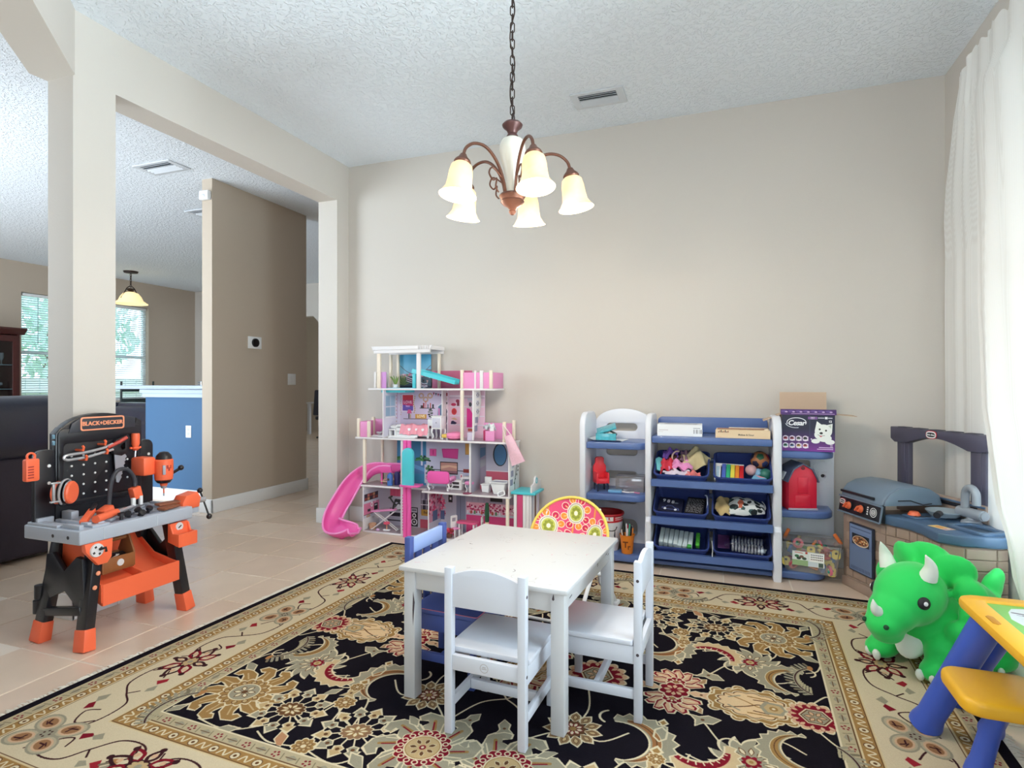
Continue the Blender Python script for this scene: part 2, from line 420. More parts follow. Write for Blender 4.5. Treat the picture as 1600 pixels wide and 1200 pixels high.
# wall behind the camera with an opening made up to let the fill lamp in
g = G(); g.bb(-2.05, 1.4, -1.75, -1.6, 0, .9); g.bb(-2.05, 1.4, -1.75, -1.6, 2.3, H); g.bb(-2.05, -1.1, -1.75, -1.6, .9, 2.3); g.bb(.5, 1.4, -1.75, -1.6, .9, 2.3)
struct(g.build('wall_front', m_wall, smooth=0))

# baseboards
def baseb(name, boxes):
    g = G()
    for b in boxes: g.bb(*b, 0, .125, .004)
    return struct(g.build('baseboard_'+name, m_white))
baseb('back', [(-3.045, 1.245, 4.185, 4.2)])
baseb('right', [(1.245, 1.26, 0, 4.185)])
baseb('left', [(-3.06, -3.045, 4.025, 4.185), (-3.265, -3.045, 4.025, 4.04), (-3.265, -3.25, 4.04, 4.2), (-3.06, -3.045, 1.93, 2.16), (-3.265, -3.045, 1.93, 1.945), (-3.265, -3.045, 2.16, 2.175), (-3.265, -3.25, 1.945, 2.16)])

# pier with the thermostat, and its baseboard
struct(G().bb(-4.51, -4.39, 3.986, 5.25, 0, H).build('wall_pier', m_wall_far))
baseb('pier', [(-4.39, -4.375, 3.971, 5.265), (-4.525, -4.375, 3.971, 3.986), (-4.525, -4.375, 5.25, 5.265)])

# far rooms: outer walls with two windows looking on the garden
FX = -10.15
wy = [(5.70, 6.52), (6.84, 7.79)]; fz0, fz1 = .88, 2.60
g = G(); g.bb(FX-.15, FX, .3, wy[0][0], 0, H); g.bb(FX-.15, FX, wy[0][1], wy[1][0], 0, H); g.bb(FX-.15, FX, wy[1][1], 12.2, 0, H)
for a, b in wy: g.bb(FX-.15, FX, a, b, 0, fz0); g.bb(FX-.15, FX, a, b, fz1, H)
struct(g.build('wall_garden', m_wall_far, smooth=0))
window_x('window_2', FX-.11, wy[0][0], wy[0][1], fz0, fz1, rail=.46)
window_x('window_3', FX-.11, wy[1][0], wy[1][1], fz0, fz1, rail=.46)
g = G(); g.bb(-10.15, -8.1, .3, .45, 0, H); g.bb(-4.7, -2.0, .3, .45, 0, H); g.bb(-8.1, -4.7, .3, .45, 2.75, H)  # unseen opening put in for the living room fill lamp
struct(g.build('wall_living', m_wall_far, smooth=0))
g = G(); g.bb(-6.95, -2.4, 8.8, 8.92, 0, H); g.bb(-7.95, -6.95, 8.8, 8.92, 2.45, H); g.prism([(-6.95, 2.2), (-6.95, 2.45), (-7.2, 2.45)], 8.8, 8.92, 'y'); g.bb(-10.15, -7.95, 8.8, 8.92, 0, H)
struct(g.build('wall_hall', m_wall, smooth=0))
baseb('hall', [(-6.965, -2.4, 8.785, 8.8)])
g = G(); g.bb(-10.15, -9.5, 11.9, 12.05, 0, H); g.bb(-7.5, -2.4, 11.9, 12.05, 0, H); g.bb(-9.5, -7.5, 11.9, 12.05, 0, .95); g.bb(-9.5, -7.5, 11.9, 12.05, 2.45, H)
struct(g.build('wall_study', m_wall_far, smooth=0))
w4 = struct(G().bb(-9.5, -9.45, 11.93, 11.99, .95, 2.45).bb(-7.55, -7.5, 11.93, 11.99, .95, 2.45).bb(-9.45, -7.55, 11.93, 11.99, .95, 1.0).bb(-9.45, -7.55, 11.93, 11.99, 2.4, 2.45).build('window_4', m_white, smooth=0))
G().bb(-9.45, -7.55, 11.955, 11.962, 1.0, 2.4).build('pane', m_pane, w4, smooth=0)
G().bb(-9.45, -7.55, 11.94, 11.98, 1.68, 1.72).build('sash_rail', m_white, w4, smooth=0)
g = G(); g.bb(-2.4, -2.28, 4.32, 9.0, 0, H); g.bb(-2.4, -2.28, 10.8, 12.05, 0, H); g.bb(-2.4, -2.28, 9.0, 10.8, 0, .9); g.bb(-2.4, -2.28, 9.0, 10.8, 2.5, H)
struct(g.build('wall_corridor', m_wall_far, smooth=0))

# half wall of the kitchen bar: blue face, cap trim, worktop
m_bar = mat('blue_paint', (62, 103, 143), .6, var=.02)
struct(G().bb(-5.62, -4.51, 4.28, 4.42, 0, 1.125).build('wall_bar', m_bar))
baseb('bar', [(-5.635, -4.53, 4.265, 4.28)])
g = G(); g.bb(-5.64, -4.51, 4.255, 4.28, 1.045, 1.085, .003); g.bb(-5.66, -4.51, 4.24, 4.28, 1.085, 1.125, .003)
struct(g.build('trim_bar', mat('bar_trim', (190, 205, 222), .5), smooth=30))
g = G(); g.bb(-6.0, -4.515, 4.20, 5.0, 1.128, 1.165, .006)
tag(g.build('bar_worktop', mat('laminate_worktop', (176, 190, 208), .3, var=.1, vs=40)), 'pale laminate worktop on the blue kitchen half wall', 'worktop')

# ceiling and wall fittings
m_vent = mat('vent_enamel', (214, 220, 228), .4)
m_dark = mat('dark_void', (38, 42, 50), .7)
def vent(loc, w, d, n, label):
    t = thing('ceiling_vent', label, 'vent', loc)
    g = G(); b = .045
    g.plate([rrect(-w/2, w/2, -d/2, d/2, .003, 1), rrect(-w/2+b, w/2-b, -d/2+b*.7, d/2-b*.7, .002, 1)], .008, Matrix.Translation((0, 0, -.005)), .0015)
    g.build('frame', m_vent, t)
    G().bb(-w/2+b, w/2-b, -d/2+b*.7, d/2-b*.7, -.0025, -.0008).build('duct', m_dark, t)
    dd = d-1.4*b
    for k in range(n):
        y = -dd/2+dd*(k+.5)/n
        G().box((0, y, -.008), (w-2*b, dd/n*.62, .002), (.75 if y < 0 else -.75, 0, 0)).build('louver', m_vent, t, smooth=0)
    return t
vent((-.775, 3.745, H), .34, .21, 6, 'white louvered vent in the dining room ceiling beside the chandelier')
vent((-4.58, 3.635, H), .43, .22, 5, 'white vent with dark louvers in the hall ceiling, seen whole through the opening')
vent((-5.30, 4.75, H), .42, .22, 5, 'ceiling vent partly hidden by the narrow edge of the pier')

t = thing('thermostat', 'round black thermostat on a white square plate on the pier wall', 'thermostat', (-4.39, 4.49, 1.59))
G().bb(0, .012, -.085, .085, -.06, .06, .004).build('plate', m_white, t)
G().lathe([(0, .03), (.036, .03), (.042, .026), (.044, .012)], M=Matrix.Rotation(PI/2, 4, 'Y'), n=28).build('dial', mat('black_gloss', (14, 14, 18), .15), t)
t = thing('light_switch', 'white light switch plate low on the pier wall by the hall', 'switch', (-4.39, 5.015, 1.23))
G().bb(0, .007, -.06, .06, -.06, .06, .003).build('plate', m_white, t)
for y in (-.026, .026): G().bb(.006, .011, y-.017, y+.017, -.034, .034, .002).build('rocker', m_white, t)
t = thing('wall_outlet', 'white electrical outlet on the blue half wall', 'outlet', (-5.02, 4.28, .705))
G().bb(-.036, .036, -.006, 0, -.06, .06, .003).build('plate', m_white, t)
for z in (-.022, .022): G().bb(-.017, .017, -.009, -.005, z-.014, z+.014, .004).build('socket', mat('outlet_ivory', (205, 208, 212), .4), t)
t = thing('motion_sensor', 'small white sensor box high on the pier edge', 'sensor', (-4.45, 3.986, 2.90))
G().bb(-.055, .055, -.045, 0, -.04, .045, .012).build('case', m_white, t)
G().ball((0, -.04, -.012), (.03, .016, .022), 12).build('lens', mat('sensor_lens', (225, 228, 235), .2), t)

# blinds on the garden windows
m_slat = mat('blind_slat', (225, 242, 248), .5, trans=0)
def blind(label, y0, y1, wand):
    t = thing('window_blind', label, 'blind', (FX-.04, (y0+y1)/2, fz1-.03)); hw = (y1-y0)/2-.03
    G().bb(-.02, .02, -hw, hw, -.02, .02, .004).build('headrail', m_white, t)
    g = G(); z = -.05
    while z > -(fz1-fz0)+.06:
        g.box((0, 0, z), (.024, 2*hw, .0016), (0, -.5, 0)); z -= .036
    g.build('slats', m_slat, t, smooth=0, kind='stuff')
    G().bb(-.014, .014, -hw, hw, -(fz1-fz0)+.03, -(fz1-fz0)+.05, .003).build('bottom_rail', m_white, t)
    if wand: G().cyl((.025, -hw*.45, -.03), (.025, -hw*.45, -.75), .005, n=6).build('wand', mat('wand', (150, 170, 180), .4), t)
blind('white slatted blind with a wand, beside the dark display cabinet', wy[0][0], wy[0][1], True)
blind('white slatted blind behind the hanging pendant lamp', wy[1][0], wy[1][1], False)

# the garden outside
m_lawn = mat('lawn', (120, 150, 90), .9, var=.3, vs=3)
struct(G().bb(-30, -10.3, -6, 24, -.3, -.2).build('lawn', m_lawn))
struct(G().bb(-26, -2, 12.2, 26, -.3, -.2).build('lawn_rear', m_lawn))
struct(G().bb(1.4, 12, -8, 14, -.3, -.2).build('lawn_side', m_lawn))
m_leaf = mat('garden_leaves', (206, 232, 220), .6, var=.3, vs=3)
def tree(x, y, h, r, label):
    t = thing('garden_tree', label, 'tree', (x, y, -.2), 0, 'trees beyond the windows')
    G().tube([(0, 0, 0), (.05, 0, h*.5), (0, .1, h*.75)], [.12, .1, .06]).build('trunk', mat('bark', (110, 90, 75), .9), t)
    g = G(); rnd = random.Random(int(x*100+y*10))
    for k in range(900):
        a, b, q = rnd.uniform(0, 2*PI), math.acos(rnd.uniform(-1, 1)), r*rnd.uniform(.45, 1)
        c = V((q*math.sin(b)*math.cos(a), q*math.sin(b)*math.sin(a), h*.72+q*1.05*math.cos(b)))
        e = Euler((rnd.uniform(0, 6), rnd.uniform(0, 6), rnd.uniform(0, 6))).to_matrix(); s = rnd.uniform(.09, .2)
        g.poly([c+e@V(p)*s for p in ((-1, 0, 0), (0, -.45, 0), (1, 0, .1), (0, .45, 0))])
    g.build('crown', m_leaf, t, smooth=0, kind='stuff', fixn=False)
for x, y, h, r in ((-14.2, 6.6, 3.4, 1.3), (-15.4, 9.8, 4.0, 1.45), (-20.5, 12.2, 4.6, 1.9), (-19.2, 8.2, 4.6, 1.7)):
    tree(x, y, h, r, 'leafy garden tree seen through the slatted blinds')
f = thing('garden_fence', 'pale board fence beyond the garden windows', 'fence', (-12.8, 7.5, -.2))
for k in range(24): G().bb(-.02, .02, -3+k*.25+.008, -3+k*.25+.242, 0, 1.5).build('board', mat('fence_board', (225, 232, 235), .7), f, smooth=0)
for z in (.3, 1.2): G().bb(.02, .06, -3, 3, z, z+.08).build('rail', mat('fence_board', (225, 232, 235), .7), f, smooth=0)
# ---------------------------------------------------------------- the rug
BK, CR, IV, GO, GY, RD, TN, PK, BR = (22, 19, 27), (206, 190, 160), (214, 200, 168), (152, 118, 72), (150, 144, 124), (122, 26, 40), (186, 160, 118), (205, 168, 136), (96, 66, 44)
RX, RY = 1.605, 1.335
cv = Canvas(-RX, RX, -RY, RY, 700, BK)
rr = random.Random(11)
class Pen:
    """draws in a mirrored, shifted and turned frame"""
    def __init__(s, x, y, rot=0., sx=1, sy=1, k=1.): s.x, s.y, s.c, s.s, s.sx, s.sy, s.k = x, y, math.cos(rot), math.sin(rot), sx, sy, k
    def t(s, p): 
        a, b = p[0]*s.k, p[1]*s.k
        return ((s.x+a*s.c-b*s.s)*s.sx, (s.y+a*s.s+b*s.c)*s.sy)
    def poly(s, pts, c): cv.poly([s.t(p) for p in pts], c)
    def line(s, pts, w, c): cv.line([s.t(p) for p in pts], w*s.k, c)
    def dot(s, x, y, r, c, ry=None): s.poly([(x+r*math.cos(a), y+(ry or r)*math.sin(a)) for a in np.linspace(0, 2*PI, 14, False)], c)
    def rad(s, f, c, n=120, ex=1., ey=1.): s.poly([(f(a)*math.cos(a)*ex, f(a)*math.sin(a)*ey) for a in np.linspace(0, 2*PI, n, False)], c)
def petals(p, n, r0, r1, w, c, o, ow=.006, ex=1., ey=1., a0=0., tip=.9):
    for k in range(n):
        a = a0+2*PI*k/n; ca, sa = math.cos(a), math.sin(a)
        def q(r, t): return ((r*ca-t*sa)*ex, (r*sa+t*ca)*ey)
        m = (r0+r1)/2
        for e, col in ((ow, o), (0, c)):
            p.poly([q(r0-e, 0), q(m-.1*(r1-r0), w/2+e), q(m+.2*(r1-r0), w/2*tip+e), q(r1+e*1.6, 0), q(m+.2*(r1-r0), -w/2*tip-e), q(m-.1*(r1-r0), -w/2-e)], col)
def saw(n, lo, hi, ph=0., sw=1.):
    def f(a):
        t = (a*n/(2*PI)+ph) % 1
        return lo+(hi-lo)*(t**.7 if sw > 0 else (1-t)**.7)
    return f
def scal(n, lo, hi, ph=0.): return lambda a: lo+(hi-lo)*abs(math.sin(a*n/2+ph))
def gold_palmette(p):
    for k in range(11):                                   # swirling curled petals
        a = 2*PI*k/11
        for e, c in ((.007, IV), (0, GO)):
            pts = [(.07, -.028-e), (.13, -.034-e), (.175+e, -.012), (.185+e, .026+e), (.165, .05+e), (.15-e, .034), (.155-e*1.5, .018), (.13, .012+e), (.07, .022+e)]
            p.poly([(x*math.cos(a)-y*math.sin(a), (x*math.sin(a)+y*math.cos(a))) for x, y in pts], c)
        p.line([(.10*math.cos(a-.05), .10*math.sin(a-.05)), (.15*math.cos(a), .15*math.sin(a))], .006, TN)
    p.rad(scal(16, .084, .098), IV); p.rad(scal(16, .078, .09), GO)
    petals(p, 12, .058, .08, .016, TN, BR, .003)
    p.rad(lambda a: .058, IV); p.rad(lambda a: .053, GY); petals(p, 6, .012, .04, .014, IV, BR, .003); p.dot(0, 0, .011, BR)
def star_flower(p, c=BR):
    for k in range(12):
        a = 2*PI*k/12+.13; ca, sa = math.cos(a), math.sin(a)
        p.line([(.05*ca, .045*sa), (.085*ca, .08*sa)], .006, IV)
        q = lambda r, t: (r*ca-t*sa, r*sa+t*ca)
        for e, col in ((.005, IV), (-.002, GY if k % 2 else TN)):
            p.poly([q(.082-e, 0), q(.09, .017+e), q(.108, .012+e), q(.112, .024+e), q(.14+e*2, 0), q(.112, -.024-e), q(.108, -.012-e), q(.09, -.017-e)], col)
        p.dot((.1)*ca, .1*sa, .007, BR)
    p.rad(scal(12, .05, .06), IV, ey=.8); p.rad(scal(12, .045, .054), c, ey=.8); petals(p, 8, .01, .04, .012, IV, GO, .003, ey=.75)
def grey_star(p, c=GY):
    p.rad(saw(13, .085, .135), IV, 260); p.rad(saw(13, .078, .122), c, 260); p.rad(scal(13, .06, .085), c)
    petals(p, 12, .035, .07, .012, IV, BR, .003); p.rad(scal(8, .022, .032), RD); p.dot(0, 0, .016, TN); p.dot(0, 0, .007, GO)
def feather(p, c=GY, inner=GO, teeth=False):
    C = arcpts(0, 0, .11, -60, 150, 26)
    def wid(t): return .05*math.sin(PI*min(1, t*1.05+.03))**.8
    for e, col in ((.007, IV), (0, c)):
        out = []; inn = []
        for k, (x, y) in enumerate(C):
            t = k/26; n = math.hypot(x, y); w = wid(t)
            z = (.016 if k % 2 else -.002)
            out.append((x*(n+w+z+e)/n, y*(n+w+z+e)/n)); inn.append((x*(n-.45*w-e)/n, y*(n-.45*w-e)/n))
        p.poly(out+inn[::-1], col)
    bo = []; bi = []
    for k, (x, y) in enumerate(C[3:-2]):
        t = (k+3)/26; n = .11; w = wid(t)
        bo.append((x*(n+.25*w)/n, y*(n+.25*w)/n)); bi.append((x*(n-.33*w-(.008 if teeth and k % 2 else 0))/n, y*(n-.33*w)/n))
    p.line(bo, .006, IV if not teeth else PK); p.poly(bo+bi[::-1], inner)
    if teeth: 
        for k in range(1, len(bo)-1, 2): p.line([((bo[k][0]+bi[k][0])/2, (bo[k][1]+bi[k][1])/2), bi[k]], .006, IV)
    else: p.line([((a[0]+b[0])/2, (a[1]+b[1])/2) for a, b in zip(bo, bi)], .004, BR)
    p.line(arcpts(.06, -.115, .04, 170, 300, 8), .009, IV)
def cartouche(p):
    L = lambda s: [(x*s, y*s) for x, y in [(-.19, 0), (-.15, .035), (-.15, .07), (-.09, .085), (-.06, .115), (0, .105), (.06, .12), (.085, .09), (.14, .08), (.15, .04), (.185, .025), (.185, -.025), (.15, -.04), (.14, -.08), (.085, -.09), (.06, -.12), (0, -.105), (-.06, -.115), (-.09, -.085), (-.15, -.07), (-.15, -.035)]]
    for q in L(.93): p.dot(q[0], q[1], .026, IV)
    for q in L(.92): p.dot(q[0], q[1], .02, GO)
    p.poly(L(1), IV); p.poly(L(.95), GO); p.rad(scal(14, .83, .93), IV, 160, .155, .105); p.rad(scal(14, .78, .88), BR, 160, .155, .105); p.rad(scal(14, .74, .84), (216, 186, 146), 160, .155, .105)
    p.line(spline([(-.1, .05), (-.03, .02), (.02, -.01), (.05, 0)]), .006, GO); p.line(spline([(-.1, -.05), (-.03, -.02), (.02, .01), (.05, 0)]), .006, BR)
    for s in (1, -1):
        p.line([(-.02, .06*s), (.08, .055*s)], .008, GO); p.line([(-.09, .03*s), (-.05, .055*s)], .008, GY); p.line([(.0, .04*s), (.05, .045*s)], .006, BR)
    p.poly([(.02, .0), (.04, .045), (.1, .04), (.12, 0), (.1, -.04), (.04, -.045)], GY); p.poly([(.035, .0), (.05, .03), (.09, .028), (.105, 0), (.09, -.028), (.05, -.03)], TN); p.rad(lambda a: .018, GO) if 0 else p.dot(.07, 0, .016, GO); p.dot(.07, 0, .007, IV)
def red_rosette(p):
    p.rad(scal(14, .085, .102), IV); p.rad(scal(14, .078, .095), PK); p.rad(scal(14, .06, .08, .2), RD); petals(p, 14, .058, .085, .014, PK, RD, .002)
    p.rad(lambda a: .055, IV, 6); p.rad(lambda a: .049, BR, 6); p.rad(lambda a: .044, GY, 6); petals(p, 6, .01, .034, .012, PK, BR, .003)
def red_lotus(p, up=True):
    for k in range(7):
        a = PI*(k+.0)/6+(0 if up else PI); ca, sa = math.cos(a), math.sin(a); q = lambda r, t: (r*ca-t*sa, r*sa+t*ca)
        for e, c in ((.009, IV), (.003, RD), (-.004, PK)):
            p.poly([q(.02, -.014-e), q(.055, -.024-e), q(.10+e, -.004), q(.094+e, .012+e), q(.06, .022+e), q(.02, .012+e)], c)
        p.line([q(.045, 0), q(.078, .002)], .005, IV)
    p.rad(scal(8, .034, .042), IV); p.rad(scal(8, .028, .036), RD); petals(p, 8, .008, .026, .009, IV, RD, .001); p.dot(0, 0, .008, GO)
def big_fan(p):
    for k in range(8):
        a = PI*.02+2*PI*k/8; ca, sa = math.cos(a), math.sin(a); q = lambda r, t: (r*ca-t*sa, r*sa+t*ca)
        for e, c in ((.008, IV), (0, GY)):
            p.poly([q(.06, -.045-e), q(.12, -.055-e), q(.18+e, -.03), q(.20+e, .02+e), q(.175, .055+e), q(.15, .045+e), (q(.158-e, .02)), q(.14, .015), q(.11, .035+e), q(.06, .03+e)], c)
        p.line([q(.1, -.015), q(.155, -.005)], .013, GO); p.line([q(.1, -.01), q(.145, -.004)], .006, RD); p.line([q(.085, -.038), q(.14, -.04)], .005, IV)
    p.rad(scal(16, .092, .102), IV); p.rad(scal(16, .088, .098), RD)
    for k in range(16):
        a = 2*PI*k/16; p.rad if 0 else p.dot(.078*math.cos(a), .078*math.sin(a), .012, IV); p.dot(.078*math.cos(a), .078*math.sin(a), .007, RD)
    p.rad(lambda a: .066, IV); p.rad(lambda a: .06, GO); p.rad(lambda a: .057, TN); petals(p, 7, .02, .046, .013, BR, IV, .002); p.dot(0, 0, .012, RD); p.dot(0, 0, .006, IV)
def tan_flower(p, c=(140, 112, 80)):
    petals(p, 11, .04, .095, .032, c, IV, .006); petals(p, 11, .055, .08, .012, TN, BR, .003, a0=0); p.rad(scal(11, .038, .046), BR); petals(p, 9, .012, .034, .012, IV, RD, .002); p.dot(0, 0, .012, GO)
def bud(p, c=GY):
    for e, col in ((.006, IV), (0, c)): p.poly([(-.04-e, 0), (-.01, .02+e), (.02, .014+e), (.045+e, .03+e), (.035+e, 0), (.045+e, -.03-e), (.02, -.014-e), (-.01, -.02-e)], col)
    p.dot(.015, 0, .006, BR)
def small_rosette(p):
    p.rad(scal(9, .036, .045), IV); p.rad(scal(9, .03, .039), GO); petals(p, 8, .012, .028, .01, TN, BR, .002); p.dot(0, 0, .009, IV)
def leaf(p, c=GY):
    for e, col in ((.005, IV), (0, c)): p.poly([(-.03-e*2, 0), (-.005, .017+e), (.035+e, .006), (.03, -.006), (0, -.014-e)], col)
FX_, FY_ = 1.11, .862                                    # field half size
Q4 = [(sx, sy) for sx in (1, -1) for sy in (1, -1)]; Q2 = [(1, 1), (-1, 1)]
vines = [[(.95, .5), (.93, .42), (.84, .34)], [(.84, .34), (.73, .40), (.65, .38)], [(.84, .34), (.75, .28), (.68, .17), (.60, .14)], [(.84, .3), (.92, .2), (1.0, .24)], [(1.05, .33), (1.09, .36), (1.11, .42)], [(1.05, .09), (1.10, .16), (1.12, .14)],
    [(.56, .22), (.56, .5)], [(.56, .44), (.47, .50), (.42, .66)], [(.56, .44), (.63, .46), (.66, .38)], [(.56, .55), (.6, .7), (.69, .65)], [(.56, .55), (.5, .62), (.40, .67)], [(.5, .81), (.5, .7), (.53, .56)], [(.5, .81), (.36, .84), (.3, .78)], [(.5, .81), (.62, .83), (.7, .8)],
    [(.28, .38), (.38, .42), (.46, .34)], [(.28, .38), (.2, .45), (.135, .52)], [(.28, .38), (.3, .25), (.26, .1)], [(.135, .5), (.08, .36), (0, .3)], [(.0, .3), (.08, .2), (.18, .06)], [(.95, .62), (1.05, .75), (1.10, .8)], [(.69, .75), (.8, .83), (.95, .82)]]
for sx, sy in Q4:
    for v in vines: cv.line([(x*sx, y*sy) for x, y in [tuple(q)[:2] for q in spline([(a, b, 0) for a, b in v])]], .007, IV)
for sx, sy in Q4:
    P = lambda x, y, rot=0., k=1.: Pen(x, y, rot, sx, sy, k)
    gold_palmette(P(.94, .63, .3)); star_flower(P(.69, .655)); grey_star(P(.84, .345)); feather(P(1.0, .235, 2.2, .85)); feather(P(.68, .33, .6, .85), (196, 172, 134), RD, True)
    star_flower(P(.39, .675, .4), (136, 104, 78)); feather(P(.45, .38, -1.0, 1.0), GY, (150, 104, 66)); tan_flower(P(.28, .385)); big_fan(P(.14, .665, .2, .95))
    small_rosette(P(.54, .545)); small_rosette(P(.50, .805)); bud(P(.70, .16, 2.8, 1.1)); bud(P(.66, .10, -2.2, .8), (160, 128, 96)); leaf(P(.81, .83, .5, 1.3)); leaf(P(.63, .5, .9)); leaf(P(.60, .80, 2.2, 1.2), (176, 130, 96)); leaf(P(.24, .55, -.7)); leaf(P(.30, .80, 2.5, 1.3)); bud(P(.06, .46, 1.2, .9)); leaf(P(1.07, .47, -.6, 1.2)); leaf(P(1.08, .80, 1.0, 1.0))
    for y, r in ((.235, .02), (.40, .024)): P(.56, y).poly([(0, r*1.3), (r, 0), (0, -r*1.3), (-r, 0)], IV); P(.56, y).poly([(0, r*.7), (r*.55, 0), (0, -r*.7), (-r*.55, 0)], GO)
    P(.56, .305).line([(-.02, -.02), (-.02, .02), (0, .042), (.02, .02), (.02, -.02), (0, -.042), (-.02, -.02)], .007, IV)
    bud(P(.56, .47, 1.57, .9), TN); small_rosette(P(.565, .44, 0, .7))
for sx, sy in Q2:
    P = lambda x, y, rot=0., k=1.: Pen(x, y, rot, sx, sy, k)
    cartouche(P(.85, 0, 0, .95)); red_rosette(P(1.05, 0)); red_lotus(P(.57, .062)); red_lotus(P(.57, -.062), False); P(.57, 0).rad(scal(8, .05, .062), IV); P(.57, 0).rad(scal(8, .043, .055), RD); petals(P(.57, 0), 8, .012, .04, .016, PK, RD, .002)
    for s in (1, -1): bud(P(.57+.085*s, 0, 0 if s > 0 else PI, .9), PK)
    red_rosette(P(.27, 0, 0, 1.25))
red_lotus(Pen(0, .1, 0, 1, 1, 1.3)); red_lotus(Pen(0, -.1, 0, 1, 1, 1.3), False); cartouche(Pen(0, 0, PI/2, 1, 1, .8))
# border bands, outside in: black edge, grey-tan guard, gold stripe, cream field, gold stripe, grey-tan guard
def ring(a, b, c):
    for (x0, x1, y0, y1) in ((-a, a, b2, a2) for a2, b2 in ()): pass
O = [(RX, RY)]; 
for w in (.04, .048, .048, .248, .055, .056): O.append((O[-1][0]-w, O[-1][1]-w))
def band(i, c):
    (X1, Y1), (X0, Y0) = O[i], O[i+1]
    cv.rect(-X1, X1, Y0, Y1, c); cv.rect(-X1, X1, -Y1, -Y0, c); cv.rect(-X1, -X0, -Y1, Y1, c); cv.rect(X0, X1, -Y1, Y1, c)
GT, GS = (178, 164, 134), (158, 122, 74)
band(0, (24, 20, 28)); band(1, GT); band(2, GS); band(3, CR); band(4, GS); band(5, GT)
for i in range(1, 7):
    X, Y = O[i]; cv.line([(-X, -Y), (X, -Y), (X, Y), (-X, Y), (-X, -Y)], .006, (206, 186, 146) if i != 6 else (214, 200, 168))
for i in (2, 3, 4, 5):
    X, Y = O[i]; X -= .006; Y -= .006; cv.line([(-X, -Y), (X, -Y), (X, Y), (-X, Y), (-X, -Y)], .003, BR)
def along(i, step, f):
    X, Y = (O[i][0]+O[i+1][0])/2, (O[i][1]+O[i+1][1])/2; n = 0
    nx = int(round(2*X/step)); ny = int(round(2*Y/step))
    for k in range(nx): f(Pen(-X+2*X*(k+.5)/nx, Y), k); f(Pen(-X+2*X*(k+.5)/nx, -Y), k)
    for k in range(ny): f(Pen(X, -Y+2*Y*(k+.5)/ny, PI/2), k); f(Pen(-X, -Y+2*Y*(k+.5)/ny, PI/2), k)
def guard(p, k):
    if k % 2: 
        for a in range(5): p.dot(.011*math.cos(a*1.256), .011*math.sin(a*1.256), .0042, RD)
    else: p.poly([(-.02, 0), (0, .014), (.024, .003), (0, -.014)], GY); p.line([(-.022, 0), (.02, 0)], .003, BR)
    p.line([(.024, .012), (.032, -.014)], .004, (130, 120, 96))
def stripe(p, k):
    if k % 2: p.dot(0, 0, .017, BR); p.dot(0, 0, .0145, IV); p.dot(0, 0, .006, BR)
    else: p.line(spline([(-.02, -.012, 0), (-.008, .012, 0), (.008, -.012, 0), (.02, .012, 0)], 5), .006, IV)
along(1, .062, guard); along(5, .062, guard); along(2, .046, stripe); along(4, .046, stripe)
DV = (58, 30, 34)
def cross(p):
    for k in range(4):
        a = PI/4+k*PI/2; q = Pen(0, 0); 
        f = lambda r, t: (r*math.cos(a)*1.15-t*math.sin(a)*1.0, r*math.sin(a)*.9+t*math.cos(a)*.85)
        for s, c in ((.05, GY), (.042, (178, 166, 140)), (.034, PK), (.026, (150, 110, 78))): p.poly([f(.068+s*1.1*math.cos(t), s*math.sin(t)) for t in np.linspace(0, 2*PI, 18, False)], c)
        p.line([f(.055, -.008), f(.07, .006), f(.088, -.004)], .006, DV); p.line([f(.06, .01), f(.08, .012)], .004, DV)
    p.dot(0, 0, .03, GY); 
    for k in range(6): p.dot(.015*math.cos(k), .015*math.sin(k), .004, DV)
def lattice(p):
    for k in range(8):
        a = 2*PI*k/8; ca, sa = math.cos(a)*1.25, math.sin(a)*.85
        p.line(spline([(.03*ca, .03*sa, 0), (.06*ca-.02*sa, .06*sa+.02*ca, 0), (.1*ca, .1*sa, 0), (.06*ca+.02*sa, .06*sa-.02*ca, 0), (.03*ca, .03*sa, 0)], 4), .012, RD if k % 2 else DV)
        p.dot(.068*ca, .068*sa, .011, PK); p.dot(.105*ca, .105*sa, .012, DV)
    p.rad(scal(8, .03, .038), DV, ex=1.2, ey=.85); p.rad(scal(8, .024, .032), TN, ex=1.2, ey=.85); p.dot(0, 0, .012, GY)
def frond(p):
    C = arcpts(0, -.05, .12, 20, 150, 14)
    for k, (x, y) in enumerate(C):
        p.line([(x, y), (x*1.22+.01, y*1.22+.028)], .012, GY if k % 3 else (120, 110, 90)); p.line([(x*.9, y*.9), (x*.72+.02, y*.75)], .009, (170, 160, 130))
    p.line(C, .014, GY); p.line(C, .005, DV); p.dot(C[0][0], C[0][1], .02, (170, 120, 76), .014)
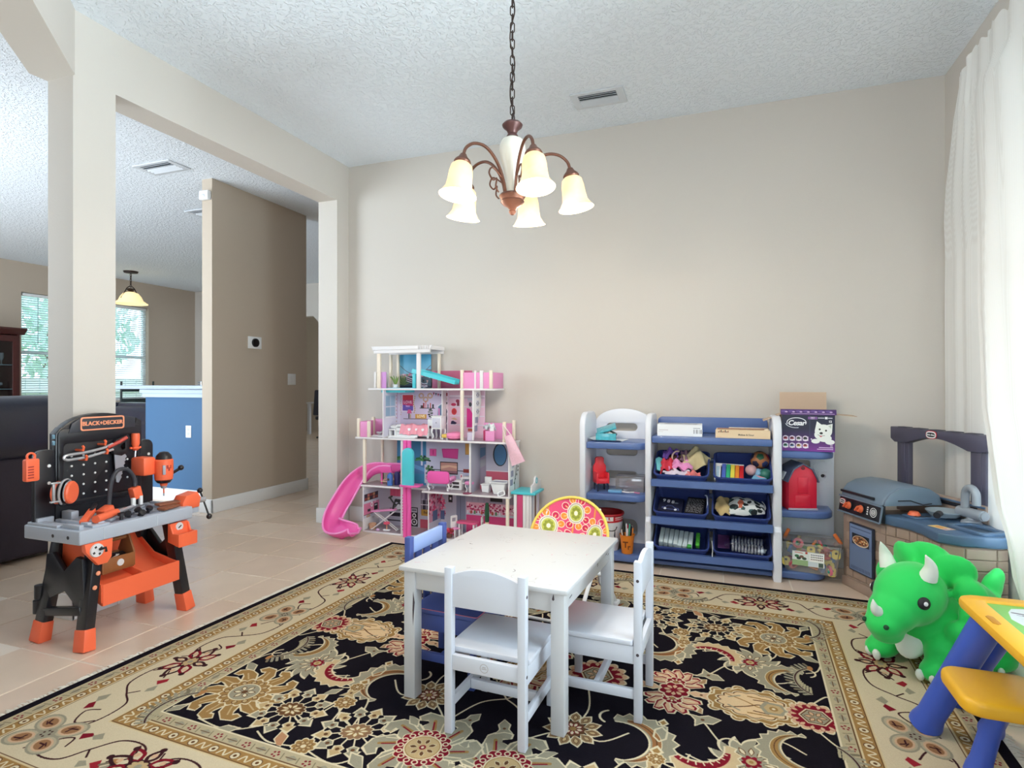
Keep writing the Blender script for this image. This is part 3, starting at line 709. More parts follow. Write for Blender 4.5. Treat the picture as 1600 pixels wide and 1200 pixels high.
def vine(p, L, s):
    p.line(spline([(-L/2, 0, 0), (-L*.32, .075*s, 0), (-L*.1, .07*s, 0), (0, 0, 0), (L*.12, -.07*s, 0), (L*.34, -.075*s, 0), (L/2, 0, 0)], 7), .0065, DV)
    p.line(spline([(-L*.30, .072*s, 0), (-L*.36, .02*s, 0), (-L*.25, -.02*s, 0), (-L*.2, .02*s, 0)], 5), .006, DV); p.line(spline([(L*.30, -.072*s, 0), (L*.36, -.02*s, 0), (L*.25, .02*s, 0)], 5), .006, DV)
    p.poly([(-L*.2-.02, -.045*s), (-L*.2+.0, -.02*s), (-L*.2+.03, -.05*s), (-L*.2+.01, -.06*s)], RD); p.poly([(L*.2-.02, .045*s), (L*.2, .02*s), (L*.2+.03, .05*s), (L*.2+.01, .062*s)], (150, 40, 50)); p.poly([(L*.06, .05*s), (L*.10, .075*s), (L*.16, .055*s), (L*.1, .04*s)], GY); p.poly([(-L*.04, -.05*s), (-L*.10, -.075*s), (-L*.15, -.05*s), (-L*.1, -.035*s)], GY)
    p.line([(0, 0), (.03, .03*s)], .006, DV); p.line([(-L*.42, .04*s), (-L*.46, .075*s)], .006, DV)
BX, BY = (O[3][0]+O[4][0])/2, (O[3][1]+O[4][1])/2
for sy in (1, -1):
    xs = np.linspace(-BX, BX, 7)
    for k in range(6): vine(Pen((xs[k]+xs[k+1])/2, BY*sy), xs[1]-xs[0], 1 if k % 2 else -1); frond(Pen((xs[k]+xs[k+1])/2, BY*sy+.02*(1 if k % 2 else -1), 0 if k % 2 else PI, .8))
    for k in range(1, 6): (cross if k % 2 == 0 else lattice)(Pen(xs[k], BY*sy, 0, 1, 1, .95))
for sx in (1, -1):
    ys = np.linspace(-BY, BY, 5)
    for k in range(4): vine(Pen(BX*sx, (ys[k]+ys[k+1])/2, PI/2), ys[1]-ys[0], 1 if k % 2 else -1); frond(Pen(BX*sx+.02*(1 if k % 2 else -1), (ys[k]+ys[k+1])/2, PI/2+(PI if k % 2 else 0), .8))
    for k in range(1, 4): (cross if k % 2 == 0 else lattice)(Pen(BX*sx, ys[k], PI/2, 1, 1, .95))
    for sy in (1, -1): cross(Pen(BX*sx, BY*sy))
m_rug = cv.mat('rug_wool', 1, .5); m_rug.node_tree.nodes['Principled BSDF'].inputs['Specular IOR Level'].default_value = .05
RUGC = (-.75, 2.30); RUGA = math.radians(-1.9)
rug = thing('area_rug', 'large black and cream floral oriental rug on the tile floor', 'rug', (*RUGC, 0), RUGA)
g = G(); g.bb(-RX+.002, RX-.002, -RY+.002, RY-.002, .001, .0095); g.build('backing', mat('rug_backing', (40, 34, 38), .95), rug)
decal('pile', cv, Matrix.Translation((0, 0, .0103)), m_rug, rug)
g = G()
for sx in (1, -1):
    y = -RY+.004
    while y < RY-.004:
        L = rr.uniform(.02, .045); dy = rr.uniform(-.014, .014)
        g.tube([(sx*(RX-.004), y, .006), (sx*(RX+L*.5), y+dy*.4, .009), (sx*(RX+L), y+dy, .0035)], [.003, .0034, .002], 4); y += .0065
g.build('fringe', mat('rug_fringe', (232, 226, 214), .95), rug, kind='stuff')
RZ = .0105                                               # top of the rug pile

# ---------------------------------------------------------------- the children's table and chairs
m_tw = mat('table_white_paint', (200, 201, 203), .42, var=.02, vs=3, coat=.1)
m_cw = mat('chair_white_paint', (208, 212, 222), .42, var=.02, vs=3, coat=.1)
m_scuff = mat('scuff_dark', (70, 60, 66), .8); m_scuff2 = mat('scuff_grey', (176, 172, 172), .7); m_scuffp = mat('scuff_pink', (206, 150, 164), .7)
tb = thing('kids_table', 'white painted kids table with a scuffed square top, standing on the rug', 'table', (-.79, 2.205, RZ), math.radians(-3.5))
tw, td, th = .33, .358, .492
G().bb(-tw, tw, -td, td, th-.018, th, .005).build('tabletop', m_tw, tb)
for sx in (1, -1):
    for sy in (1, -1): G().bb(sx*(tw-.015), sx*(tw-.063), sy*(td-.015), sy*(td-.063), 0, th-.018, .003).build('leg', m_tw, tb)
for s in (1, -1):
    G().bb(-tw+.063, tw-.063, s*(td-.022), s*(td-.04), th-.085, th-.018, .002).build('apron', m_tw, tb)
    G().bb(s*(tw-.022), s*(tw-.04), -td+.063, td-.063, th-.085, th-.018, .002).build('apron', m_tw, tb)

rr = random.Random(4)
g = G()
for k in range(46):                                      # pen strokes and scuffs on the top
    g.mi = rr.choice([0, 1, 1, 1, 1, 2]); x, y = rr.uniform(-.3, .3), rr.uniform(-.33, .33); a = rr.uniform(0, 6); L = rr.uniform(.006, .035); w = rr.uniform(.0006, .0014)
    pts = [V((x+L*t*math.cos(a+t*1.2), y+L*t*math.sin(a+t*1.2), th+.0003)) for t in (0, .33, .66, 1)]
    for p, q in zip(pts, pts[1:]):
        d = (q-p).normalized(); n = V((-d.y, d.x, 0))*w; g.poly([p+n, q+n, q-n, p-n])
for k in range(14):
    g.mi = 1; c = arcpts(-.12, .14, .035, 200, 520, 26, .028)
    if k < 13: p, q = V((*c[k*2], th+.0003)), V((*c[k*2+1], th+.0003)); d = (q-p).normalized(); n = V((-d.y, d.x, 0))*.0013; g.poly([p+n, q+n, q-n, p-n])
for k in range(12):
    g.mi = 0; y = rr.uniform(-.28, .28); z = rr.uniform(th-.06, th-.02); L = rr.uniform(.01, .03); g.poly([(tw-.0215, y, z), (tw-.0215, y+L, z+.004), (tw-.0215, y+L, z+.008), (tw-.0215, y, z+.004)])
g.mi = 0; g.poly([(-tw+.063+.0003-.0003, -td+.0147, .36), (-tw+.056, -td+.0147, .40), (-tw+.053, -td+.0147, .33), (-tw+.055, -td+.0147, .27)])
g.mi = 0; g.poly([(tw-.058, -td+.0147, th-.04), (tw-.052, -td+.0147, th-.02), (tw-.049, -td+.0147, th-.04), (tw-.053, -td+.0147, th-.045)])
g.build('scuffs', [m_scuff, m_scuff2, m_scuffp], tb, smooth=0, fixn=False, kind='stuff')

m_blue = mat('chair_blue_paint', (66, 84, 150), .45, var=.03, vs=4)
m_bluew = mat('worn_blue_paint', (150, 172, 222), .5, var=.06, vs=8)
def kid_chair(label, mt, loc, rz, slats=False, knob=True, group=None, name='kids_chair'):
    """faces +Y; origin under the seat centre"""
    t = thing(name, label, 'chair', loc, rz, group)
    hw, sd = .146, .145
    for s in (1, -1):
        G().bb(s*hw, s*(hw-.028), -sd-.022, -sd+.006, 0, .555, .003).build('rear_leg', mt, t)
        G().bb(s*hw, s*(hw-.028), sd-.028, sd, 0, .265, .003).build('front_leg', mt, t)
        G().bb(s*(hw-.003), s*(hw-.022), -sd+.006, sd-.028, .20, .262, .002).build('side_rail', mt, t)
        G().bb(s*(hw-.004), s*(hw-.020), -sd+.006, sd-.028, .078, .112, .002).build('stretcher', mt, t)
    G().prism(rrect(-hw-.004, hw+.004, -sd+.008, sd+.014, .012), .265, .283, 'z', .003).build('seat', mt, t)
    G().bb(-hw+.028, hw-.028, -sd-.018, -sd, .215, .265, .002).build('rear_rail', mt, t)
    G().bb(-hw+.028, hw-.028, sd-.022, sd-.006, .20, .262, .002).build('front_rail', mt, t)
    G().bb(-hw+.022, hw-.022, -.012, .006, .078, .112, .002).build('stretcher', mt, t)
    if not slats:
        p = [(-hw+.026, .425), (hw-.026, .425), (hw-.026, .532)]+[(x, .532+.026*(1-(x/(hw-.026))**2)) for x in np.linspace(hw-.03, -hw+.03, 14)]+[(-hw+.026, .532)]
        G().prism(p, -sd-.017, -sd+.001, 'y', .002).build('back_panel', mt, t)
    else:
        G().bb(-hw+.028, hw-.028, -sd-.017, -sd+.001, .485, .545, .003).build('top_rail', m_bluew, t, label='top rail worn to pale blue')
        for x in (-.066, 0, .066): G().bb(x-.022, x+.022, -sd-.014, -sd-.002, .265, .487, .002).build('slat', mt, t)
    if knob:
        for s in (1, -1):
            for z in (.49, .235): G().cyl((s*(hw-.002), -sd-.008, z), (s*(hw+.0006), -sd-.008, z), .0055, n=10).build('screw_head', m_scuff, t)
    return t
c1 = kid_chair('white kids chair with an arched back, back turned to the viewer', m_cw, (-.73, 1.895, RZ), math.radians(-2.2))
g = G(); g.plate([arcpts(0, 0, .015, 0, 345, 23), arcpts(0, 0, .013, 0, 345, 23)], .0006, MX((-.0, -.1634, .24), (1, 0, 0), (0, 0, 1))); g.box((0, -.1634, .2435), (.012, .0006, .003)); g.box((0, -.1634, .238), (.018, .0006, .0025))
g.build('stamp', m_scuff2, c1, smooth=0, kind='stuff')
c2 = kid_chair('white kids chair seen side on, seat tucked under the table corner', m_cw, (-.43, 2.16, RZ), math.radians(88.5))
m_bluew = mat('worn_blue_paint', (150, 172, 222), .5, var=.06, vs=8)
m_rededge = mat('worn_red_edge', (196, 110, 130), .5)
c3 = kid_chair('blue slat-back kids chair with scribbles, across the table from the white ones', m_blue, (-1.03, 2.155, RZ), math.radians(-93), True, False)
g = G(); g.tube([V(p) for p in ((-.145, .1605, .284), (.147, .1605, .284), (.151, .15, .284), (.151, -.13, .284))], .0016, 5); g.build('worn_edge', m_rededge, c3)
g = G()
for s, x in ((1, -.02), (1, 0.0), (1, .014)):
    g.tube([(x, -.1605, .44), (x+.004, -.1607, .46), (x-.004, -.1607, .47), (x+.007, -.1605, .478)], .0017, 4)
g.tube([(-.05, -.163, .53), (-.04, -.1632, .522), (-.036, -.163, .53)], .0017, 4)
g.build('scribble', m_scuff, c3, kind='stuff')
# ---------------------------------------------------------------- the toy storage rack against the back wall
m_rw = mat('rack_white_plastic', (226, 230, 240), .4, var=.01, coat=.15)
m_rb = mat('rack_blue_plastic', (82, 108, 164), .38, var=.03, coat=.15)
m_bin = mat('bin_blue_plastic', (54, 70, 132), .4, var=.03, coat=.1)
m_hole = mat('shadowed_hole', (60, 56, 60), .7)
rk = wthing('toy_storage_rack', 'white and blue plastic toy storage rack along the back wall, holding six bins', 'toy rack', (-.14, 3.95, 0))
def side_profile(y0, y1, zt):
    return [(y0+.005, 0), (y1, 0), (y1, zt-.12)]+[(y, z) for y, z in arcpts(y1-.12, zt-.12, .12, 0, 90, 8)]+[(y0+.10, zt)]+[(y, z) for y, z in arcpts(y0+.11, zt-.10, .11, 95, 180, 8, .10)]+[(y0, .36), (y0+.018, .335), (y0+.018, .325), (y0-.004, .30), (y0-.006, .05)]
for nm, x0, x1, zt in (('side_panel', -.908, -.868, .99), ('side_panel', -.478, -.440, .985), ('side_panel', .272, .320, .985)):
    G().prism(side_profile(3.755, 4.14, zt), x0, x1, 'x', .010, 3).build(nm, m_rw, rk)
# narrow unit: slotted back panel and blue shelves
lx0, lx1 = -.866, -.480
outer = [(lx0, .02), (lx1, .02), (lx1, .90)]+arcpts((lx0+lx1)/2, .90, (lx1-lx0)/2, 8, 172, 18, .10)+[(lx0, .90)]
slots = [rrect(-.80, -.57, z-.033, z+.033, .033) for z in (.875, .70, .535, .36)]+[rrect(-.72, -.57, .09, .23, .05)]
g = G(); g.plate([outer]+slots, .03, XZ(0, 4.125, 0), .006); g.build('back_panel', m_rw, rk)
def rounded_shelf(x0, x1, y0, y1, z, th=.045, r=.07, both=False):
    p = [(x0, y1), (x0, y0)] if not both else [(x0, y1)]+arcpts(x0+r, y0+r, r, 180, 270, 6)
    return G().prism(p+arcpts(x1-r, y0+r, r, 270, 360, 6)+[(x1, y1)], z-th, z, 'z', .008)
for z in (.795, .455, .062): rounded_shelf(lx0, lx1, 3.785, 4.11, z).build('shelf', m_rb, rk)
# middle rack: top shelf with upstand, front rails that carry the bins
mx0, mx1 = -.438, .270
G().bb(mx0, mx1, 3.765, 4.12, .803, .848, .010).build('top_shelf', m_rb, rk)
G().prism(rrect(mx0+.005, mx1-.005, .85, .955, .03), 4.095, 4.12, 'y', .006).build('upstand', m_rb, rk)
for z in (.555, .318, .098):
    g = G(); g.prism([(3.735, z+.02), (3.735, z-.022), (3.75, z-.026), (3.775, z-.026), (3.785, z-.012), (3.785, z+.012), (3.765, z+.022)], mx0, mx1, 'x', .004); g.build('front_rail', m_rb, rk)
    G().bb(mx0, mx1, 4.05, 4.08, z+.10, z+.13, .006).build('rear_rail', m_rb, rk)
G().bb(mx0, mx1, 3.80, 4.12, .02, .045, .006).build('bottom_shelf', m_rb, rk)
for x in (-.085,):
    G().bb(x-.012, x+.012, 3.79, 4.05, .06, .09, .004).build('bin_divider', m_rb, rk)
# right end unit: white back panel with holes and round-fronted blue shelves
rx0, rx1 = .322, .640
out = [(rx0, .02), (rx1, .02), (rx1, .82)]+arcpts(rx1-.11, .82, .11, 5, 90, 8, .13)+[(rx0+.1, .95), (rx0, .93)]
hl = [rrect(.43, .515, .55, .70, .02), arcpts(.475, .365, .045, 0, 345, 15)]
bolts = [(.582, .60), (.375, .385), (.585, .375)]
g = G(); g.plate([out]+hl+[arcpts(x, z, .016, 0, 345, 15) for x, z in bolts], .03, XZ(0, 4.10, 0), .005); g.build('end_panel', m_rw, rk)
for x, z in bolts:
    G().plate([rrect(x-.026, x+.026, z-.026, z+.026, .004), arcpts(x, z, .016, 0, 345, 15)], .01, XZ(0, 4.082, 0)).build('socket_plate', m_rw, rk)
    G().cyl((x, 4.098, z), (x, 4.104, z), .0165).build('socket_hole', m_hole, rk)
g = G(); g.tube(spline([(.545, 4.081, .68), (.53, 4.081, .665), (.535, 4.081, .64), (.56, 4.081, .632)], 4), .0025, 5); g.tube(spline([(.555, 4.081, .675), (.548, 4.081, .66), (.556, 4.081, .645)], 4), .002, 5); g.tube(spline([(.565, 4.081, .685), (.59, 4.081, .69), (.6, 4.081, .678)], 4), .002, 5)
g.build('moulded_mark', m_rw, rk, kind='stuff')
for z, x1, y0 in ((.775, .618, 3.84), (.415, .615, 3.85), (.052, .575, 3.83)):
    p = [(rx0, 4.085), (rx0, y0)]+[(rx0+(x1-rx0)*.55+(x1-rx0)*.45*math.sin(a), y0+.11-.11*math.cos(a)) for a in np.linspace(0, PI/2, 8)]+[(x1, 4.085)]
    G().prism(p, z-.045, z, 'z', .012, 3).build('end_shelf', m_rb, rk)

# six tilted bins
BW, BD, BH = .338, .285, .125
def bin_mesh():
    def loop(w, d, r, z): return [(x, y, z) for x, y in rrect(-w/2, w/2, -d/2, d/2, r, 4)]
    L = [loop(BW*.84, BD*.84, .02, 0), loop(BW*.95, BD*.95, .03, BH-.012), loop(BW, BD, .035, BH-.010), loop(BW, BD, .035, BH), loop(BW*.945, BD*.94, .028, BH), loop(BW*.93, BD*.93, .026, BH-.012), loop(BW*.82, BD*.82, .018, .006)]
    g = G(); rings = [[g.b.verts.new(p) for p in l] for l in L]
    n = len(rings[0])
    for r in rings:                                     # scooped front lip
        for v in r:
            if v.co.y < -BD*.3 and v.co.z > BH*.7: v.co.z -= .012*math.cos(min(1, abs(v.co.x)/(BW*.42))*PI/2)
    for A, B in zip(rings, rings[1:]):
        for k in range(n): g.b.faces.new((A[k], A[(k+1) % n], B[(k+1) % n], B[k]))
    g.b.faces.new(rings[0][::-1]); g.b.faces.new(rings[-1])
    return g
TILT = math.radians(27)
bins = []
RB = {}
bl = [('upper blue bin heaped with doll clothes, under the white carton', -.258, 0), ('upper blue bin holding the rainbow xylophone and the balls', .103, 0), ('middle blue bin with the navy car-print case in it', -.262, 1), ('middle blue bin with the soccer print bag in it', .094, 1), ('lowest blue bin with a row of white flash cards', -.258, 2), ('lowest blue bin with bagged white domino tiles', .100, 2)]
b0 = None
for lab, x, row in bl:
    z = (.555, .318, .098)[row]+.027
    loc = (x, 3.93, z-.022)
    if b0 is None:
        t = bin_mesh().build('storage_bin', m_bin); b0 = t
    else:
        t = b0.copy(); COL.objects.link(t)
    tag(t, lab, 'bin', 'blue bins of the toy rack'); t.location = loc; t.rotation_euler = (TILT, 0, 0)
    RB[(row, 0 if x < 0 else 1)] = Matrix.Translation(loc) @ Euler((TILT, 0, 0)).to_matrix().to_4x4()
def inbin(row, c, name, label, cat, p=(0, 0, 0), rot=(0, 0, 0), group=None):
    """a thing lying in a bin, placed in the bin's own tilted frame"""
    M = RB[(row, c)] @ Matrix.Translation(p) @ Euler(rot).to_matrix().to_4x4()
    o = thing(name, label, cat, M.to_translation(), 0, group, M.to_euler()); return o
def crumple(seed, w, d, h, n=14, folds=4, sag=.0):
    """a crumpled piece of cloth, double sided, lying in a heap"""
    r = random.Random(seed); ph = [r.uniform(0, 6) for _ in range(8)]
    def f(u, v, dz=0):
        x, y = (u-.5)*w, (v-.5)*d
        e = .9+.1*math.sin(5*math.atan2(v-.5, u-.5)+ph[5])
        rad = math.hypot(u-.5, v-.5)*2
        z = h*(1-.7*rad)+h*.35*math.sin(folds*u*PI+ph[0]+2*v)+h*.3*math.sin(folds*1.3*v*PI+ph[1]-3*u)+h*.16*math.sin(9*u+11*v+ph[2])-sag*rad*rad
        return V((x*e, y*e, z+dz))
    g = G(); g.surf(lambda u, v: f(u, v), n, n); g.surf(lambda u, v: f(u, v, -.004), n, n); return g
def cloth(row, c, name, label, cat, col, p, w, d, h, seed, rot=(0, 0, 0), folds=4, sag=0., extra=None):
    m = mat('cloth_'+str(seed), col, .85, var=.08, vs=40)
    t = inbin(row, c, name, label, cat, p, rot, 'soft things heaped in the upper bin')
    crumple(seed, w, d, h, 16, folds, sag).build('fabric', m, t, smooth=60)
    if extra: extra(t)
    return t
Z = .075
cloth(0, 0, 'doll_dress', 'purple pointed doll dress at the back of the heap', 'doll clothes', (134, 96, 190), (-.075, .085, Z+.05), .11, .10, .035, 3)
cloth(0, 0, 'doll_cape', 'crumpled red doll cape near the teal fin', 'doll clothes', (214, 58, 78), (-.09, -.02, Z+.03), .10, .13, .04, 5)
cloth(0, 0, 'hand_puppet', 'large beige cloth puppet draped over the bin rim', 'soft toy', (206, 192, 150), (.085, .05, Z+.065), .19, .16, .05, 8, (0, .1, .3), 3, .03)
cloth(0, 0, 'doll_skirt', 'bright pink doll skirt in the middle of the heap', 'doll clothes', (228, 150, 200), (-.005, -.03, Z+.04), .15, .10, .035, 12)
cloth(0, 0, 'doll_scarf', 'pale lilac and white doll scarf at the front of the heap', 'doll clothes', (222, 210, 226), (-.03, -.085, Z+.02), .17, .07, .025, 21)
cloth(0, 0, 'doll_blouse', 'coral frilled doll blouse at the front corner of the heap', 'doll clothes', (226, 128, 128), (.07, -.09, Z+.015), .10, .06, .03, 23)
cloth(0, 0, 'doll_wig', 'dark brown doll hair between purple and red pieces', 'doll wig', (96, 60, 58), (-.045, .035, Z+.035), .09, .11, .03, 27, (0, 0, .5), 7)
cloth(0, 0, 'doll_vest', 'mauve doll vest tucked beside the beige puppet', 'doll clothes', (150, 118, 140), (.02, .07, Z+.05), .07, .12, .03, 31)
t = inbin(0, 0, 'mermaid_fin', 'pale teal mermaid fin sticking out at the bin side', 'toy', (-.145, -.02, Z+.045), (.3, .4, .2))
G().prism([(-.012, -.05), (.01, -.055), (.02, -.01), (.012, .02), (.03, .05), (.0, .06), (-.022, .035), (-.018, 0)], -.006, .006, 'z', .004).build('fin', mat('teal_plastic', (120, 206, 214), .4), t)
t = inbin(0, 0, 'hair_band', 'cream curved doll hairband standing in the heap', 'hair band', (-.028, .045, Z+.06), (1.1, 0, .6))
G().tube([(x, y, 0) for x, y in arcpts(0, 0, .04, 60, 260, 14)], .005, 8).build('band', mat('cream_band', (230, 200, 180), .6), t)
# xylophone and balls
t = inbin(0, 1, 'toy_xylophone', 'white toy xylophone with rainbow keys', 'xylophone', (-.065, -.035, Z+.018), (.12, .0, -.04))
G().bb(-.095, .075, -.075, -.06, -.012, .006, .003).build('frame_bar', m_white, t); G().bb(-.095, .075, .06, .075, -.012, .006, .003).build('frame_bar', m_white, t)
G().bb(-.095, -.06, -.06, .06, -.012, .004, .003).build('end_plate', m_white, t)
for k, c in enumerate([(86, 110, 196), (60, 176, 130), (228, 216, 84), (232, 138, 52), (206, 44, 48)]):
    G().bb(-.054+k*.026, -.03+k*.026, -.067+k*.002, .067-k*.002, .004, .010, .002).build('key', mat('xylophone_key_%d' % k, c, .35), t)
g = G(); [g.bb(-.085, -.068, -.05+i*.014, -.042+i*.014, .004, .0052) for i in range(7)]; g.build('note_marks', mat('note_blue', (150, 190, 214), .6), t, kind='stuff', smooth=0)
def ball_thing(name, label, p, r, m, patches=None, row=0, c=1):
    t = inbin(row, c, name, label, 'ball', p)
    G().ball((0, 0, 0), r, 24).build('skin', m, t)
    if patches:
        gr = (1+5**.5)/2; vs = [V(v).normalized() for s in (1, -1) for q in (1, -1) for v in ((0, s, q*gr), (s, q*gr, 0), (q*gr, 0, s))]
        for k, v in enumerate(vs):
            a = v.orthogonal().normalized(); b = v.cross(a); g = G()
            C5 = [(math.cos(2*PI*i/5), math.sin(2*PI*i/5)) for i in range(5)]; prev = None
            for j in range(5):
                rr_ = math.tan(.45)*j/4; ring = []
                for i in range(5):
                    for q in range(3): ring.append((C5[i][0]*(1-q/3)+C5[(i+1) % 5][0]*q/3, C5[i][1]*(1-q/3)+C5[(i+1) % 5][1]*q/3))
                cur_ = [g.b.verts.new((v+a*x*rr_+b*y*rr_).normalized()*(r*(1.02 if j < 4 else 1.0))) for x, y in ring] if j else [g.b.verts.new(v*r*1.02)]
                if prev:
                    for i in range(15):
                        f_ = [prev[i % len(prev)], cur_[i], cur_[(i+1) % 15], prev[(i+1) % len(prev)]]; g.b.faces.new(list(dict.fromkeys(f_)))
                prev = cur_
            g.build('patch', patches[k % len(patches)], t, smooth=0)
    return t
ball_thing('patchwork_ball', 'dark ball with coloured pentagon patches and tan seams', (.105, .06, Z+.055), .055, mat('ball_tan', (170, 112, 72), .5), [mat('patch_%d' % i, c, .5) for i, c in enumerate([(30, 34, 60), (34, 92, 66), (150, 40, 44), (26, 28, 40), (46, 60, 110)])])
ball_thing('pink_ball', 'dusty pink ball between xylophone and patchwork ball', (.052, -.015, Z+.028), .034, mat('ball_pink', (206, 164, 168), .5))
ball_thing('green_ball', 'dark green ball with a pale stripe, lowest in the upper bin', (.132, -.045, Z+.022), .036, mat('ball_green', (40, 104, 92), .4))
t = inbin(0, 1, 'blue_block', 'pale blue toy block beside the green ball', 'toy block', (.10, -.035, Z+.02), (.3, .5, .4)); G().box((0, 0, 0), (.045, .045, .04), None, .006).build('body', mat('pale_blue_plastic', (134, 180, 214), .4), t)
t = inbin(0, 1, 'picture_wedge', 'small wedge with blue and pink sides at the bin front', 'toy block', (.085, -.092, Z+.015), (0, 0, .2))
G().prism([(-.045, -.02), (.05, -.01), (-.01, .035)], -.012, .014, 'z', .003).build('body', mat('sky_blue_card', (120, 176, 210), .5), t); G().poly([(-.008, .031, .0145), (.045, -.008, .0145), (.01, .0, .0145)]).build('side', mat('pink_card', (226, 150, 160), .5), t)
# navy case with a car, black booklet
c_ = Canvas(-.075, .075, -.06, .06, 2400, (24, 28, 58))
for k in range(3): c_.text('9' if k == 0 else '8', -.045+k*.028, .03-k*.004, .038, (235, 238, 246), .0012)
c_.line([(-.05, -.03), (-.03, -.028), (-.018, -.012), (.012, -.014), (.028, -.03), (.05, -.034)], .0025, (120, 140, 220)); c_.line([(-.05, -.03), (-.05, -.042), (.055, -.048), (.05, -.034)], .0025, (120, 140, 220)); c_.ell(-.032, -.042, .009, .009, (230, 236, 250)); c_.ell(.034, -.046, .009, .009, (230, 236, 250)); c_.ell(.033, .015, .014, .006, (120, 130, 150))
t = inbin(1, 0, 'navy_case', 'navy case printed with numerals and a blue car', 'case', (-.066, -.01, Z+.012), (.08, 0, -.06))
G().box((0, 0, -.012), (.155, .13, .022), None, .008).build('body', mat('navy_fabric', (26, 30, 62), .6), t); decal('print', c_, Matrix.Translation((0, 0, .0005)), c_.mat('navy_case_print'), t)
c_ = Canvas(-.055, .055, -.07, .07, 2000, (18, 18, 24)); r_ = random.Random(3)
for k in range(13):
    y = -.06+k*.0095; x = -.05
    while x < .045:
        w = r_.uniform(.006, .02); c_.line([(x, y+r_.uniform(-.002, .002)), (min(.05, x+w), y)], .0018, (220, 220, 228)); x += w+r_.uniform(.003, .01)
t = inbin(1, 0, 'black_booklet', 'black booklet covered in fine white print, slanting in the bin', 'booklet', (.085, -.005, Z+.012), (.1, -.05, -.14))
G().box((0, 0, -.006), (.115, .145, .011), None, .002).build('pages', mat('black_card', (20, 20, 26), .5), t); decal('cover', c_, Matrix.Translation((0, 0, .0005)), c_.mat('booklet_print'), t)
t = inbin(1, 0, 'white_strap', 'short pale strap hooked over the bin edge', 'strap', (.145, .0, BH)); G().tube(spline([(0, .03, .02), (.012, .01, .028), (.016, -.03, .012), (.014, -.05, -.02)], 5), .004, 6).build('webbing', mat('pale_strap', (196, 206, 232), .7), t)
# soccer bag, tan pouch
c_ = Canvas(-.10, .10, -.07, .07, 1800, (226, 230, 230)); r_ = random.Random(9)
for k in range(26):
    x, y = r_.uniform(-.1, .1), r_.uniform(-.07, .07); a = r_.uniform(0, 6); s = r_.uniform(.010, .017); c_.poly([(x+s*1.3*math.cos(a+i*1.257), y+s*math.sin(a+i*1.257)) for i in range(5)], r_.choice([(24, 34, 38), (30, 44, 50), (58, 90, 92)]))
for k in range(10): x, y = r_.uniform(-.1, .1), r_.uniform(-.07, .07); c_.line([(x, y), (x+r_.uniform(-.04, .04), y+r_.uniform(-.03, .03))], .0016, (90, 110, 112))
c_.ell(-.03, -.01, .017, .022, (206, 110, 84)); c_.rect(-.04, -.02, -.045, -.02, (206, 110, 84))
t = inbin(1, 1, 'soccer_print_bag', 'white drawstring bag printed with soccer balls', 'bag', (.035, -.005, Z+.02), (.05, 0, -.1))
b = bmesh.new(); uvl = b.loops.layers.uv.new('UVMap'); gv = {}
for i in range(19):
    for j in range(15):
        u, v = i/18, j/14; x, y = (u-.5)*.215, (v-.5)*.15; k = max(0, 1-abs(2*u-1)**2.2)**.5; k2 = max(0, 1-abs(2*v-1)**2.4)**.5
        tap = 1-.55*max(0, u-.45)/.55
        gv[i, j] = b.verts.new((x, y*tap, .048*k*k2+.006*math.sin(17*u+5*v)*k*k2+.004*math.sin(23*v)*k2*k))
for i in range(18):
    for j in range(14):
        f = b.faces.new((gv[i, j], gv[i+1, j], gv[i+1, j+1], gv[i, j+1])); f.smooth = True
        for l, q in zip(f.loops, ((i, j), (i+1, j), (i+1, j+1), (i, j+1))): l[uvl].uv = (q[0]/18, q[1]/14)
me = bpy.data.meshes.new('cloth_shell'); b.to_mesh(me); b.free(); me.materials.append(c_.mat('soccer_bag_print', .8)); o = bpy.data.objects.new('cloth_shell', me); COL.objects.link(o); o.parent = t
G().tube(spline([(.105, -.01, .01), (.11, .02, .0), (.1, .04, .012), (.085, .055, .02)], 4), .0025, 5).build('drawstring', m_white, t)
cloth(1, 1, 'tan_pouch', 'tan cloth pouch beside the soccer print bag', 'pouch', (206, 182, 130), (-.105, -.005, Z+.02), .09, .17, .025, 41, (0, 0, 0), 2); bpy.data.objects['tan_pouch']['group'] = 'bags in the middle bin'
# flash cards, dominoes
m_fc = mat('flash_card', (206, 222, 228), .45, var=.05)
for k in range(7):
    t = inbin(2, 0, 'flash_card_pack', 'one of seven alike white card packs standing in a row in the lowest bin', 'card pack', (-.125+k*.030, -.01-.004*k, Z+.015), (.10, 0, -.05), 'white card packs in a row')
    G().box((0, 0, 0), (.026, .125, .05), None, .002).build('pack', m_fc, t)
for k, (x, y) in enumerate([(-.01, -.086), (.02, -.088), (.05, -.09)]):
    t = inbin(2, 0, 'card_pack', ['pale card pack lying in front of the row, nearest the middle', 'pale card pack lying in front of the row, centre one', 'green-edged card pack lying in front of the row'][k], 'card pack', (x, y, Z+.012), (.1, 0, -.05), 'loose card packs')
    G().box((0, 0, 0), (.026, .022, .05), None, .002).build('pack', m_fc if k < 2 else mat('green_card', (70, 170, 76), .45), t)
for k in range(4):
    t = inbin(2, 0, 'green_block', 'one of four green plastic blocks stacked beside the card packs', 'toy block', (.098, .035-k*.030, Z+.012), (.1, 0, -.06), 'green blocks')
    G().box((0, 0, 0), (.024, .027, .03), None, .004).build('block', mat('green_plastic', (92, 196, 72), .35), t)
m_dom = mat('domino_white', (226, 230, 234), .35); m_pip = mat('domino_pips', (50, 54, 66), .5)
